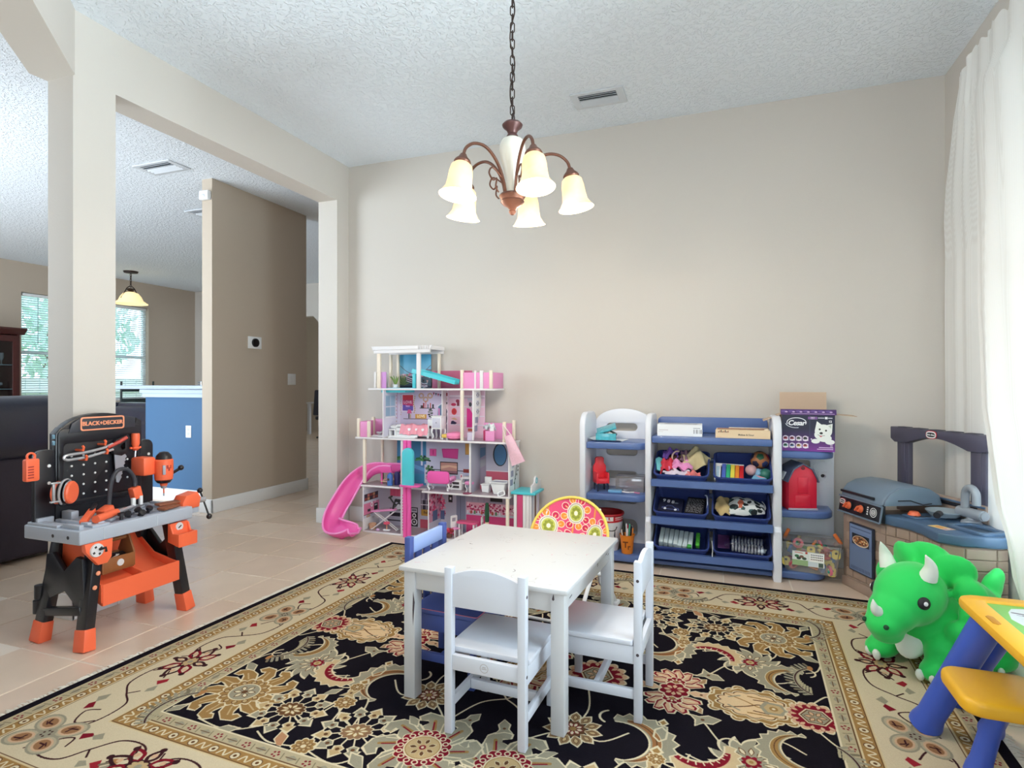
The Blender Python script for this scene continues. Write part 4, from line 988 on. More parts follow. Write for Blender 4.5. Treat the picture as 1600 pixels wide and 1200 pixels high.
for r in range(2):
    for k in range(10):
        t = inbin(2, 1, 'domino_tile', 'one of twenty alike white domino tiles in two rows inside a clear bag', 'domino', (-.05+k*.0185, .028-r*.062-k*.0016, Z+.010), (.1, 0, -.06), 'white dominoes in a bag')
        G().box((0, 0, 0), (.0125, .05, .03), None, .002).build('tile_body', m_dom, t)
        g = G(); rd = random.Random(k+r*20)
        for q in range(rd.choice([2, 3, 4])): g.lathe([(0, .0155), (.0016, .0152), (.0018, .015)], (rd.choice([-.003, .003]), -.018+q*.011, 0), 6)
        g.build('pips', m_pip, t, kind='stuff')
t = inbin(2, 1, 'domino_bag', 'clear crinkled plastic bag around the dominoes', 'bag', (.03, -.005, Z+.028), (.1, 0, -.06))
crumple(77, .26, .17, .016, 16, 3).build('film', glassy('clear_film', (.97, .97, 1), .4, .1), t, smooth=60)
t = inbin(2, 1, 'purple_card', 'purple printed card at the bin side beside the dominoes', 'card', (-.105, .01, Z+.004), (.1, 0, 0)); G().box((0, 0, 0), (.07, .11, .004), None, .001).build('card', mat('purple_card', (96, 56, 110), .5, var=.4, vs=20), t)
t = inbin(2, 1, 'pull_string', 'thin white cord hanging down between the lower bins', 'cord', (-.172, -.14, BH)); G().tube(spline([(0, -.02, .1), (.004, -.01, .04), (.002, -.02, -.02), (.008, -.01, -.06)], 5), .0025, 5).build('cord_line', m_white, t)

# things on the rack's top shelf
c_ = Canvas(-.137, .137, -.035, .035, 1800, (234, 238, 244))
for k, w in enumerate([.006, .003, .007, .003, .005, .007]): c_.rect(.085+k*.0085, .085+k*.0085+w*.6, -.018, .008, (70, 74, 84))
c_.rect(.083, .125, .014, .018, (150, 156, 166)); c_.rect(-.125, -.07, .0, .004, (196, 190, 196)); c_.rect(-.13, -.10, -.01, -.007, (210, 206, 210))
t = thing('white_carton', 'white carton with a barcode on the blue top shelf', 'box', (-.27, 3.87, .848), math.radians(2))
G().bb(-.137, .137, -.08, .08, 0, .075, .002).build('carton', mat('white_card', (228, 232, 238), .5), t); decal('end_label', c_, XZ(0, -.0806, .037), c_.mat('carton_print', .5), t)
G().poly([(-.1, -.05, .0755), (.1, -.06, .0755), (.12, .05, .0755), (-.08, .06, .0755)]).build('top_print', mat('carton_grey_print', (176, 180, 194), .5, var=.3, vs=25), t)
c_ = Canvas(-.155, .155, -.025, .025, 2200, (226, 202, 168)); c_.text('Melissa & Doug', .02, -.004, .014, (40, 34, 34), .0003); c_.line([(-.15, -.018), (-.12, -.018)], .001, (190, 140, 110)); 
for k in range(8): c_.rect(-.14+k*.008, -.135+k*.008, .008, .015+.004*(k % 3), [(60, 40, 36), (150, 80, 60), (40, 30, 30)][k % 3])
t = thing('wooden_game_box', 'pale wooden game box with small dark lettering, on the top shelf', 'box', (.105, 3.86, .848), math.radians(-1.5))
G().bb(-.155, .155, -.085, .085, 0, .05, .003).build('box_body', mat('pale_wood', (222, 196, 160), .5, var=.12, vs=20), t); decal('print', c_, XZ(0, -.0856, .0255), c_.mat('game_box_print', .5), t)
G().bb(-.08, .145, -.06, .06, .0495, .058, .002).build('lid_board', mat('pale_wood_light', (240, 226, 204), .5), t); G().tube([(-.145, -.06, .056), (.12, -.065, .058), (.14, .0, .056)], .004, 6).build('trim_strip', mat('wood_edge', (150, 110, 90), .5), t)

# narrow unit: glitter case, red toy, clear box, beads, bucket, pen cup
t = thing('paper_sheet', 'white paper sheet under the turquoise glitter case', 'paper', (-.745, 3.93, .795)); g = G()
g.surf(lambda u, v: V(((u-.5)*.22+.02*(v-.5), (v-.5)*.24, .0015+.018*max(0, (.18-u)/.18)**1.5+.01*max(0, (.25-v)/.25)**2)), 12, 8); g.build('sheet', mat('paper', (232, 236, 240), .7), t)
m_tq = mat('turquoise_glitter', (70, 172, 190), .25, var=.45, vs=60, coat=.5)
t = thing('glitter_case', 'turquoise glitter case, lid propped half open, on the narrow unit', 'case', (-.755, 3.90, .797), math.radians(8))
def openbox(w, d, h, th): return G().bb(-w/2, w/2, -d/2, d/2, 0, th, .001).bb(-w/2, w/2, -d/2, -d/2+th, 0, h, .001).bb(-w/2, w/2, d/2-th, d/2, 0, h, .001).bb(-w/2, -w/2+th, -d/2, d/2, 0, h, .001).bb(w/2-th, w/2, -d/2, d/2, 0, h, .001)
openbox(.135, .10, .05, .004).build('tray', m_tq, t)
G().box((0, .012, .078), (.135, .10, .012), (.30, -.32, 0), .003).build('lid', m_tq, t)
for k, (x, c) in enumerate([(-.02, (30, 34, 40)), (.02, (236, 240, 240)), (.045, (40, 60, 60)), (0, (200, 220, 220))]): G().box((x, .0, .045), (.03, .05, .03), (.3, .2*k, .5*k), .006).build('trinket', mat('trinket_%d' % k, c, .4), t)
t = thing('red_toy_chair', 'red plastic toy armchair with dark legs, middle shelf of the narrow unit', 'toy chair', (-.79, 3.90, .455), math.radians(28))
m_red = mat('red_plastic', (222, 48, 62), .35, var=.03)
G().prism([(-.045, .055), (.045, .055), (.045, .16), (.03, .185), (.03, .215), (.018, .225), (-.018, .225), (-.03, .215), (-.03, .185), (-.045, .16)], .03, .055, 'y', .006).build('chair_back', m_red, t); G().bb(-.045, .045, -.045, .045, .05, .085, .008).build('cushion', m_red, t)
for s in (1, -1):
    G().bb(s*.045, s*.03, -.05, .05, .05, .125, .007).build('armrest', m_red, t)
    for y in (-.04, .04): G().cyl((s*.035, y, 0), (s*.032, y, .055), .006, .008, 8).build('leg', mat('dark_navy_plastic', (32, 38, 62), .4), t)
t = thing('clear_box', 'clear plastic lidded box at the back of the middle shelf', 'box', (-.60, 3.985, .455)); m_clr = glassy('clear_plastic', (.93, .92, .95), .5, .08, .10)
openbox(.19, .14, .09, .003).build('tub', m_clr, t); G().bb(-.098, .098, -.073, .073, .09, .10, .003).build('lid', m_clr, t)
t = thing('toy_dish', 'light blue toy dish lying at the front of the middle shelf', 'toy dish', (-.685, 3.85, .457)); G().prism(rrect(-.045, .045, -.03, .03, .012), 0, .018, 'z', .004).build('cap_body', mat('light_blue_plastic', (110, 164, 206), .35), t)
t = thing('bead_bracelet', 'white and pink bead string in front of the clear box', 'bracelet', (-.60, 3.845, .463))
for k in range(14): G().ball((-.05+k*.0095, .008*math.sin(k*.9), 0), .0055, 8).build('bead', mat('bead_%d' % (k > 9), (238, 232, 236) if k < 10 else (220, 140, 180), .3), t)
c_ = Canvas(-.42, .42, -.13, .13, 700, (222, 224, 232))
c_.rect(-.42, .42, .075, .13, (196, 34, 48)); 
for k in range(3): c_.rect(-.06+k*.28, .01+k*.28, .085, .12, (240, 236, 240)); c_.text('R', -.025+k*.28, .102, .026, (196, 34, 48), .001); c_.line([(.03+k*.28, .108), (.14+k*.28, .108)], .008, (240, 210, 214)); c_.line([(.03+k*.28, .094), (.13+k*.28, .094)], .006, (240, 210, 214))
for k in range(4): c_.poly([(-.3+k*.2, -.02), (-.29+k*.2, .03), (-.28+k*.2, -.05)], (60, 64, 76)); c_.poly([(-.24+k*.2, -.13), (-.20+k*.2, -.03), (-.18+k*.2, -.06), (-.17+k*.2, -.13)], (92, 96, 74))
t = thing('popcorn_bucket', 'white tapered bucket with a red printed rim on the bottom shelf', 'bucket', (-.755, 3.92, .062))
b = bmesh.new(); uvl = b.loops.layers.uv.new('UVMap'); R0, R1, Hh = .088, .112, .245; n = 36
lo = [b.verts.new((R0*math.cos(2*PI*k/n), R0*math.sin(2*PI*k/n), 0)) for k in range(n)]; hi = [b.verts.new((R1*math.cos(2*PI*k/n), R1*math.sin(2*PI*k/n), Hh)) for k in range(n)]
for k in range(n):
    f = b.faces.new((lo[k], lo[(k+1) % n], hi[(k+1) % n], hi[k])); f.smooth = True
    for l, q in zip(f.loops, ((k/n, 0), ((k+1)/n, 0), ((k+1)/n, 1), (k/n, 1))): l[uvl].uv = q
me = bpy.data.meshes.new('printed_wall'); b.to_mesh(me); b.free(); me.materials.append(c_.mat('bucket_print', .4)); o = bpy.data.objects.new('printed_wall', me); COL.objects.link(o); o.parent = t
G().lathe([(0, .004), (R0-.002, .004), (R1-.003, Hh), (R1+.004, Hh+.004), (R1+.006, Hh-.004), (R1+.002, Hh-.012)], n=36).build('liner', mat('bucket_red', (176, 26, 40), .4), t)
g = G(); g.tube(spline([(.0, -.115, .19), (.035, -.125, .15), (.075, -.115, .15), (.085, -.09, .17)], 5), .003, 6); g.build('handle', mat('black_wire', (24, 22, 26), .4), t)
t = thing('pen_cup', 'orange cup stuffed with pens beside the bucket', 'pen cup', (-.605, 3.845, .062))
m_or = mat('orange_plastic', (224, 128, 36), .4)
G().lathe([(0, 0), (.036, 0), (.047, .118), (.050, .120), (.050, .124), (.044, .122), (.034, .006), (0, .006)], n=26).build('cup', m_or, t)
g = G(); g.text('T', .055, MX((-.004, -.0452, .062), (1, 0, .0), (0, -.09, 1)), .0006, .0015); g.text('r', .05, MX((.018, -.0415, .048), (1, .35, 0), (0, -.09, 1)), .0006, .001); g.build('lettering', mat('brown_print', (112, 56, 22), .5), t, kind='stuff')
for k, (x, y, h, c) in enumerate([(-.03, .0, .15, (232, 226, 220)), (-.018, -.012, .155, (30, 30, 34)), (-.006, .012, .19, (226, 228, 236)), (.004, -.015, .165, (232, 232, 238)), (.012, .008, .19, (70, 180, 150)), (.022, -.008, .16, (28, 28, 34)), (.03, .006, .165, (230, 140, 60)), (.0, .02, .18, (190, 60, 90)), (.02, .02, .175, (34, 34, 60))]):
    G().cyl((x*.6, y*.6, .008), (x*1.25, y*1.2, h), .0055, .0045, 8).build('pen', mat('pen_%d' % k, c, .4), t)
t = thing('dark_toy_rocket', 'dark pointed toy leaning behind the pen cup', 'toy', (-.648, 3.945, .062)); G().lathe([(0, 0), (.02, 0), (.022, .08), (.016, .14), (.006, .18), (0, .20)], n=16).build('body', mat('dark_olive', (50, 54, 46), .5), t)

# right end unit: printed carton, barn, clear tub
c_ = Canvas(-.143, .143, -.11, .11, 2400, (30, 34, 62))
for j in range(40):
    y = -.11+j*.0036; f = max(0, 1-j/38); c_.rect(-.143, .143, y, y+.0037, (int(30+96*f), int(34+16*f), int(62+88*f)))
c_.rect(.008, .0105, -.02, .11, (60, 70, 100)); c_.rect(-.143, .143, .107, .11, (100, 50, 130))
c_.line(arcpts(-.062, .062, .052, -20, 200, 26, .028), .0045, (236, 238, 246)); c_.line(arcpts(-.066, .06, .056, 190, 285, 14, .03), .0035, (236, 238, 246))
c_.text('Cesar', -.06, .058, .042, (240, 242, 248), .0012, .18, .92)
for j in range(2):
    for i in range(4):
        x, y = -.122+i*.036, -.034-j*.043; c_.ell(x, y, .016, .017, (226, 214, 232)); c_.poly([(x-.014, y-.014), (x+.016, y-.014), (x+.016, y+.012), (x-.014, y+.012)], (226, 214, 232)); c_.ell(x-.001, y+.001, .011, .009, [(176, 60, 90), (150, 50, 80), (96, 100, 106), (60, 66, 80), (60, 130, 110), (86, 110, 160), (190, 150, 90), (190, 90, 100)][j*4+i]); c_.ell(x-.002, y+.004, .006, .004, (40, 26, 24)); c_.rect(x-.006, x+.012, y-.011, y-.006, (246, 240, 246))
c_.ell(.005+.013, -.036, .004, .004, (240, 240, 246))
def dog(c_, x, y, k):
    wv = (236, 240, 238)
    for px, py, rx, ry in ((0, 0, .040, .036), (-.012, -.018, .03, .026), (.004, -.035, .034, .02), (-.036, -.052, .02, .012), (.03, -.055, .022, .013)): c_.ell(x+px*k, y+py*k, rx*k, ry*k, wv)
    c_.poly([(x-.038*k, y+.012*k), (x-.03*k, y+.052*k), (x-.008*k, y+.034*k)], wv); c_.poly([(x+.012*k, y+.032*k), (x+.042*k, y+.04*k), (x+.04*k, y+.004*k)], wv); c_.poly([(x+.022*k, y+.028*k), (x+.036*k, y+.034*k), (x+.036*k, y+.014*k)], (196, 206, 196))
    c_.ell(x-.017*k, y+.010*k, .0045*k, .005*k, (20, 20, 24)); c_.ell(x+.012*k, y+.004*k, .0045*k, .005*k, (20, 20, 24)); c_.ell(x-.010*k, y-.010*k, .0075*k, .006*k, (20, 18, 22)); c_.line([(x-.026*k, y-.018*k), (x-.012*k, y-.024*k), (x+.006*k, y-.022*k)], .002*k, (90, 70, 74)); c_.ell(x-.012*k, y-.026*k, .006*k, .004*k, (200, 110, 120))
dog(c_, .082, .012, 1.15)
c_.rect(.0, .05, .082, .098, (126, 84, 150)); c_.text('TREATS', .025, .094, .007, (240, 236, 244), .0002); c_.text('VARIETY', .025, .086, .006, (240, 236, 244), .0002)
for x0, x1 in ((.055, .085), (.108, .128)): c_.line([(x0, .091), (x1, .091)], .005, (214, 216, 226))
c_.rect(.09, .104, .084, .098, (236, 236, 242)); c_.text('12', .118, .070, .017, (240, 240, 246), .0008)
for y, x0 in ((-.085, .06), (-.095, .05)): c_.line([(x0, y), (.132, y)], .0045, (222, 200, 232))
for y in (-.05, -.06, -.07, -.078): c_.line([(.118, y), (.13, y)], .003, (236, 220, 240))
t = thing('dog_food_carton', 'open purple and navy carton printed with a white terrier', 'box', (.473, 3.96, .776), math.radians(-1.5))
m_kraft = mat('kraft_card', (196, 172, 150), .8, var=.05, vs=12)
w_, d_, h_ = .143, .10, .22
G().bb(-w_, w_, -d_, -d_+.003, 0, h_).bb(-w_, w_, d_-.003, d_, 0, h_).bb(-w_, -w_+.003, -d_, d_, 0, h_).bb(w_-.003, w_, -d_, d_, 0, h_).bb(-w_, w_, -d_, d_, 0, .003).build('carton', m_kraft, t, smooth=0)
decal('front_print', c_, XZ(0, -d_-.0006, .11), c_.mat('dog_food_print', .4), t)
c2_ = Canvas(-.15, .15, -.016, .016, 2000, (70, 34, 104)); 
for k in range(7): c2_.ell(-.13+k*.04, .003, .017, .007, (96, 70, 140)); c2_.ell(-.118+k*.04, .0, .008, .004, (196, 170, 210))
c2_.line([(-.09, -.011), (.14, -.011)], .003, (190, 160, 206))
decal('front_flap', c2_, Matrix.Translation((0, -d_-.004, h_+.016)) @ Euler((PI/2-.22, 0, 0)).to_matrix().to_4x4(), c2_.mat('flap_print', .4), t, .003)
G().box((-.01, d_+.008, h_+.065), (2*w_-.02, .003, .135), (-.12, 0, 0)).build('rear_flap', m_kraft, t, smooth=0)
G().box((-w_-.05, 0, h_-.022), (.115, 2*d_-.03, .003), (0, -.42, 0)).build('side_flap', m_kraft, t, smooth=0)
G().box((w_+.06, .02, h_-.004), (.12, 2*d_-.02, .003), (0, .08, 0)).build('side_flap', m_kraft, t, smooth=0)
t = thing('toy_barn', 'red toy barn with a grey gambrel roof on the round-fronted shelf', 'toy barn', (.425, 3.955, .416), math.radians(16))
m_br = mat('barn_red', (214, 32, 62), .35, var=.03)
sec = [(-.082, 0), (.082, 0), (.082, .185), (.052, .245), (.0, .275), (-.052, .245), (-.082, .185)]
G().prism(sec, -.075, .095, 'y', .003).build('barn_body', m_br, t)
m_roof = mat('barn_roof', (84, 92, 118), .4)
rs = [(-.096, .170), (-.060, .250), (0, .285), (.060, .250), (.096, .170), (.088, .168), (.054, .243), (0, .275), (-.054, .243), (-.088, .168)]
G().prism(rs, -.084, .10, 'y', .002).build('roof', m_roof, t)
G().bb(-.03, .03, -.0785, -.07, .10, .20, .004).build('hay_door', m_br, t); G().prism(arcpts(0, .255, .012, 0, 345, 12), -.0775, -.07, 'y').build('vent_hole', mat('barn_dark_red', (120, 16, 34), .5), t)
G().bb(-.045, .045, -.079, -.07, .012, .09, .004).build('main_door', m_br, t); G().bb(-.086, .086, -.082, -.074, 0, .012, .002).build('sill_strip', mat('barn_grey', (180, 172, 190), .4), t)
G().box((-.088, -.0, .20), (.004, .05, .05), (0, .42, 0), .001).build('roof_sign', m_white, t)
m_tub = glassy('tub_plastic', (.95, .95, .96), .6, .1, .12)
t = thing('block_tub', 'clear tub of foam letters and blocks with a picture label on the bottom shelf', 'tub', (.492, 3.92, .053), math.radians(-9))
tw_, td_, th_ = .16, .10, .175
def tub(s, z): return [(x, y, z) for x, y in rrect(-tw_*s, tw_*s, -td_*s, td_*s, .02, 3)]
g = G(); rings = [[g.b.verts.new(p) for p in tub(s, z)] for s, z in ((.86, 0), (1, th_), (1.05, th_), (1.05, th_-.012), (1.02, th_-.012))]
for A, B in zip(rings, rings[1:]):
    for k in range(len(A)): g.b.faces.new((A[k], A[(k+1) % len(A)], B[(k+1) % len(A)], B[k]))
g.b.faces.new(rings[0][::-1]); g.build('tub_wall', m_tub, t)
g = G(); g.surf(lambda u, v: V(((u-.5)*2*tw_*1.04, (v-.5)*2*td_*1.04+.02, th_+.006+.028*math.sin(PI*u)**.6*math.sin(PI*v)**.7)), 14, 10); g.build('lid_dome', m_tub, t)
c_ = Canvas(-.085, .085, -.042, .042, 2200, (222, 230, 226))
c_.rect(-.085, .0, -.042, -.01, (150, 180, 130)); c_.rect(0, .05, -.042, -.014, (206, 216, 222))
for x, y, c in ((-.06, .012, (50, 110, 70)), (-.035, .01, (120, 90, 70)), (-.05, 0, (40, 60, 50)), (-.02, .0, (60, 80, 60))): c_.ell(x, y, .012, .008, c)
c_.rect(.008, .082, -.012, .036, (244, 244, 240))
for j in range(3):
    for i in range(7): c_.rect(.014+i*.0095, .020+i*.0095, .024-j*.013, .030-j*.013, [(40, 60, 90), (60, 60, 60), (90, 60, 60)][j])
c_.rect(-.015, -.003, .028, .04, (190, 60, 50)); c_.line([(-.07, .033), (-.03, .031)], .004, (190, 80, 70)); c_.rect(.055, .08, -.04, -.016, (70, 90, 80))
decal('label', c_, Matrix.Translation((-.01, -td_*.95-.004, .085)) @ Euler((PI/2-.08, 0, 0)).to_matrix().to_4x4(), c_.mat('tub_label_print', .5), t, .0006)
rg = random.Random(5); cols = [(236, 214, 120), (226, 120, 140), (60, 150, 130), (230, 130, 60), (90, 130, 190), (214, 80, 90), (80, 170, 110), (236, 220, 130)]
for k in range(44):
    x, y, z = rg.uniform(-.12, .12), rg.uniform(-.068, .045), .02+.155*(k/44)
    cn = ['sand yellow', 'pink', 'teal', 'orange', 'blue', 'rose red', 'green', 'light yellow'][k % 8]; o = thing('foam_shape', 'one of the %s foam shapes inside the clear tub' % cn, 'foam shape', (0, 0, 0), 0, cn+' foam shapes in the tub'); o.matrix_world = Matrix.Translation((.492, 3.92, .053)) @ Matrix.Rotation(math.radians(-9), 4, 'Z') @ Matrix.Translation((x, y, z)) @ Euler((rg.uniform(-.5, .5)+(PI/2 if k % 3 else 0), rg.uniform(-.4, .4), rg.uniform(0, 3))).to_matrix().to_4x4()
    m = mat('foam_%d' % (k % 8), cols[k % 8], .8)
    if k % 4 == 0: G().plate([rrect(-.03, .03, -.024, .024, .01), arcpts(0, 0, .008, 0, 330, 11)], .016).build('shape', m, o)
    elif k % 4 == 1: G().plate([[(x_*.03, y_*.03) for x_, y_ in arcpts(0, 0, 1, 0, 340, 17)], [(x_*.016, y_*.016) for x_, y_ in arcpts(0, 0, 1, 0, 340, 17)]], .014).build('shape', m, o)
    else: G().box((0, 0, 0), (.07 if k % 4 == 2 else .05, .018, .014), None, .005).build('shape', m, o)
for k, (x, z) in enumerate([(-.13, .055), (.005, .135), (.135, .128), (.115, .02)]):
    o = thing('foam_tag', ['yellow foam tag with a dark hole at the tub corner nearest the rack', 'yellow foam tag with a dark hole above the tub label', 'yellow foam tag with a dark hole high at the tub end', 'yellow foam tag with a dark hole low at the tub end'][k], 'foam shape', (0, 0, 0), 0, 'yellow foam tags'); o.matrix_world = Matrix.Translation((.492, 3.92, .053)) @ Matrix.Rotation(math.radians(-9), 4, 'Z') @ Matrix.Translation((x, -td_*(.86+.14*z/th_)+.016, z)) @ Euler((PI/2-.1, 0, .1*k)).to_matrix().to_4x4()
    G().plate([rrect(-.022, .022, -.028, .024, .016), arcpts(0, .006, .0075, 0, 330, 11)], .008).build('shape', mat('foam_yellow', (236, 214, 110), .8), o)
    G().cyl((0, .006, -.002), (0, .006, .0015), .0074).build('hole', m_hole, o)
for k, (x, y, r_) in enumerate([(-.155, -.02, .4), (.17, -.02, -.55)]):
    o = thing('orange_foam_bar', ['orange foam bar poking out of the tub beside the rack panel', 'orange foam bar poking out of the tub toward the play kitchen'][k], 'foam shape', (0, 0, 0), 0, 'orange foam bars'); o.matrix_world = Matrix.Translation((.492, 3.92, .053)) @ Matrix.Rotation(math.radians(-9), 4, 'Z') @ Matrix.Translation((x*.85, y, .205)) @ Euler((.3, r_, 0)).to_matrix().to_4x4()
    G().box((0, 0, 0), (.02, .014, .075), None, .005).build('shape', mat('foam_orange', (226, 120, 60), .8), o)
# ---------------------------------------------------------------- the dollhouse
m_dw = mat('dollhouse_white', (232, 230, 232), .5, var=.01); m_dp = mat('dollhouse_cream_post', (238, 226, 208), .5, var=.03); m_dl = mat('dollhouse_lilac_wall', (206, 196, 218), .6, var=.02); m_df = mat('dollhouse_grey_floor', (168, 152, 160), .3, var=.1, vs=30)
m_pk = mat('hot_pink_plastic', (240, 96, 178), .35, var=.02, coat=.2); m_pl = mat('light_pink_board', (232, 150, 200), .5, var=.02); m_tqb = mat('turquoise_plastic', (84, 206, 220), .4, var=.04); m_dg = mat('dollhouse_grey_wall', (176, 176, 192), .6); m_pkd = mat('deep_pink_board', (206, 70, 120), .5)
Y0, Y1 = 3.895, 4.13
dh = wthing('dollhouse', 'tall white and pink open dollhouse with a spiral slide, in the corner', 'dollhouse', (-2.1, 4.02, 0))
def board(x0, x1, z, y0=Y0, y1=Y1, th=.014, r=.0):
    G().bb(x0, x1, y0, y1, z-th, z, .002).build('floor_board', m_dw, dh); G().bb(x0+.008, x1-.008, y0+.008, y1-.004, z-.001, z+.0006).build('floor_print', m_df, dh, smooth=0)
board(-2.71, -1.46, .014); board(-2.735, -2.37, .377); board(-2.175, -1.455, .362); board(-2.37, -2.175, .362, 3.99); board(-2.77, -1.455, .757, 3.885); board(-2.655, -1.58, 1.146)
def wallx(x, z0, z1, y0=Y0+.004, y1=Y1, m=None, th=.01, name='side_wall'): return G().bb(x-th/2, x+th/2, y0, y1, z0, z1, .0015).build(name, m or m_dw, dh)
def post(x, z0, z1, y=Y0+.012, w=.022, m=None): G().bb(x-w/2, x+w/2, y-.011, y+.011, z0, z1, .002).build('post', m or m_dp, dh)
def backw(x0, x1, z0, z1, cvs, name, m='wall print'): decal(name, cvs, XZ(0, Y1-.006, 0), cvs.mat('dollhouse_'+name, .55), dh, .006)
# bedroom storey (third): back wall print with poster, hearts, shelf, lamp, LOVE sign, closet
LV = (206, 194, 220)
c = Canvas(-2.52, -1.745, .757, 1.13, 1100, LV)
def frame(x0, x1, z0, z1, fc, ic, w=.006): c.rect(x0, x1, z0, z1, fc); c.rect(x0+w, x1-w, z0+w, z1-w, ic)
for k in range(22): c.rect(-2.52+.0, -2.5, .757+k*.017, .772+k*.017, (216, 206, 226))
frame(-2.484, -2.374, .956, 1.096, (236, 220, 236), (196, 54, 110)); c.poly([(-2.478, .962), (-2.38, .962), (-2.38, 1.0), (-2.478, 1.01)], (104, 84, 176)); c.rect(-2.478, -2.38, 1.05, 1.09, (212, 60, 74)); c.text('LOVE', -2.43, 1.03, .032, (240, 200, 220), .001); c.text('less', -2.43, 1.0, .026, (196, 160, 220), .001)
for k in range(9): c.ell(-2.37+.006*math.sin(k), .95+k*.016, .006, .006, (190, 160, 120)); c.ell(-2.495+.004*math.sin(k*2), .93+k*.018, .005, .005, (200, 176, 160))
for x, z in ((-2.305, 1.085), (-2.225, 1.085), (-2.265, 1.055)): c.ell(x, z, .026, .023, (196, 160, 140)); c.ell(x, z, .013, .011, LV)
for k in range(5): c.poly([(-2.20+k*.02, 1.112-k*.004), (-2.182+k*.02, 1.110-k*.004), (-2.192+k*.02, 1.088-k*.004)], [(150, 40, 80), (60, 50, 70)][k % 2])
c.rect(-2.32, -2.18, .982, .987, (60, 52, 60))
for k, (w, h, q) in enumerate([(.03, .02, (50, 44, 54)), (.02, .04, (150, 50, 60)), (.012, .055, (206, 110, 100)), (.01, .03, (40, 40, 46)), (.012, .04, (180, 80, 70)), (.02, .03, (36, 34, 44))]): c.rect(-2.31+k*.021, -2.31+k*.021+w*.7, .987, .987+h, q)
for k in range(16): a = k*.7; c.ell(-2.22+.018*math.cos(a)*(.3+k/18), .945+.03*math.sin(a), .008, .007, [(70, 80, 74), (120, 124, 120), (60, 60, 66)][k % 3])
c.rect(-2.47, -2.2, .893, .898, (70, 60, 72)); c.rect(-2.36, -2.256, .9, .935, (214, 160, 76)); c.text('LOVE', -2.308, .918, .03, (252, 244, 206), .001)
c.poly([(-2.437, .94), (-2.392, .94), (-2.402, .972), (-2.427, .972)], (214, 96, 150)); c.rect(-2.424, -2.414, .9, .94, (40, 36, 44)); c.rect(-2.409, -2.40, .9, .932, (190, 160, 120))
c.poly([(-2.158, .925), (-2.105, .925), (-2.105, 1.028), (-2.15, 1.0)], (92, 130, 160)); c.rect(-2.15, -2.136, .925, .985, (220, 130, 190)); c.line([(-2.162, 1.0), (-2.12, 1.025), (-2.1, 1.02)], .008, (214, 222, 236))
c.rect(-2.10, -2.062, .757, 1.13, (226, 206, 220)); c.rect(-2.06, -1.745, .757, 1.13, (222, 186, 206))        # closet
c.rect(-2.098, -2.066, .76, .98, (232, 226, 236)); c.ell(-2.082, .96, .011, .022, (60, 56, 90)); c.ell(-2.082, .905, .010, .045, (74, 66, 96)); c.rect(-2.09, -2.074, .79, .86, (90, 60, 110)); c.rect(-2.095, -2.068, 1.085, 1.11, (150, 40, 60)); c.rect(-2.094, -2.07, 1.02, 1.035, (70, 64, 72)); c.rect(-2.09, -2.074, 1.05, 1.07, (214, 190, 180))
for z in (1.0, .925, .855): c.rect(-2.05, -1.75, z, z+.006, (214, 214, 226))
c.line([(-2.05, 1.085), (-1.75, 1.085)], .007, (230, 230, 240)); c.line([(-2.05, 1.07), (-1.75, 1.07)], .004, (170, 170, 186))
c.ell(-2.015, 1.017, .022, .012, (190, 40, 90)); c.rect(-1.985, -1.965, 1.006, 1.05, (120, 26, 54)); c.ell(-1.98, 1.045, .016, .013, (150, 30, 66)); c.ell(-2.01, .962, .023, .026, (206, 56, 66)); c.ell(-2.01, .962, .016, .018, (190, 44, 56)); c.poly([(-2.04, .862), (-2.0, .862), (-1.985, .872), (-2.02, .89), (-2.035, .885)], (44, 40, 76)); c.poly([(-2.04, .905), (-2.0, .895), (-1.98, .9), (-2.01, .915)], (206, 170, 140))
c.poly([(-1.90, .84), (-1.90, .99), (-1.875, .985), (-1.845, .94), (-1.835, .84)], (222, 40, 140)); c.poly([(-1.955, .84), (-1.94, .93), (-1.93, .84)], (120, 60, 70)); c.rect(-1.89, -1.84, .81, .83, (190, 90, 70)); c.ell(-1.87, 1.02, .012, .018, (60, 60, 70)); c.poly([(-1.86, 1.006), (-1.84, 1.006), (-1.85, 1.06)], (200, 200, 210))
for k in range(6): c.poly([(-1.895+k*.008, 1.07), (-1.89+k*.008, 1.03), (-1.885+k*.008, 1.07)], (190, 190, 206))
backw(0, 0, 0, 0, c, 'bedroom_print')
# living storey (second)
c = Canvas(-2.53, -1.465, .362, .745, 1100, (194, 198, 220))
c.rect(-2.53, -2.26, .362, .745, (58, 132, 176)); c.rect(-2.53, -2.26, .45, .56, (74, 120, 170)); c.line([(-2.53, .47), (-2.40, .52), (-2.26, .48)], .03, (96, 150, 200))
for x in (-2.475, -2.30): c.rect(x-.008, x+.008, .52, .745, (204, 210, 230))
c.rect(-2.5, -2.41, .72, .73, (220, 224, 236)); c.rect(-2.42, -2.28, .72, .73, (220, 224, 236))
def palm(x, z, k=1.):
    for a in (35, 70, 110, 150, 10, 170):
        t = math.radians(a); c.line([(x, z), (x+.045*k*math.cos(t), z+.05*k*math.sin(t)), (x+.085*k*math.cos(t), z+.05*k*math.sin(t)-.006)], .016*k, [(40, 110, 60), (24, 60, 40), (70, 140, 76)][a % 3])
palm(-2.46, .555, 1.); palm(-2.29, .56, .8)
c.rect(-2.53, -2.485, .362, .52, (26, 24, 44))
for k in range(26): c.ell(-2.49+rg.uniform(0, .11), .47+rg.uniform(0, .07), .014, .012, [(140, 90, 60), (176, 120, 84), (110, 66, 48)][k % 3])
c.rect(-2.275, -2.22, .38, .53, (196, 196, 214)); 
for k in range(3): c.ell(-2.248, .42+k*.04, .018, .012, (110, 110, 126))
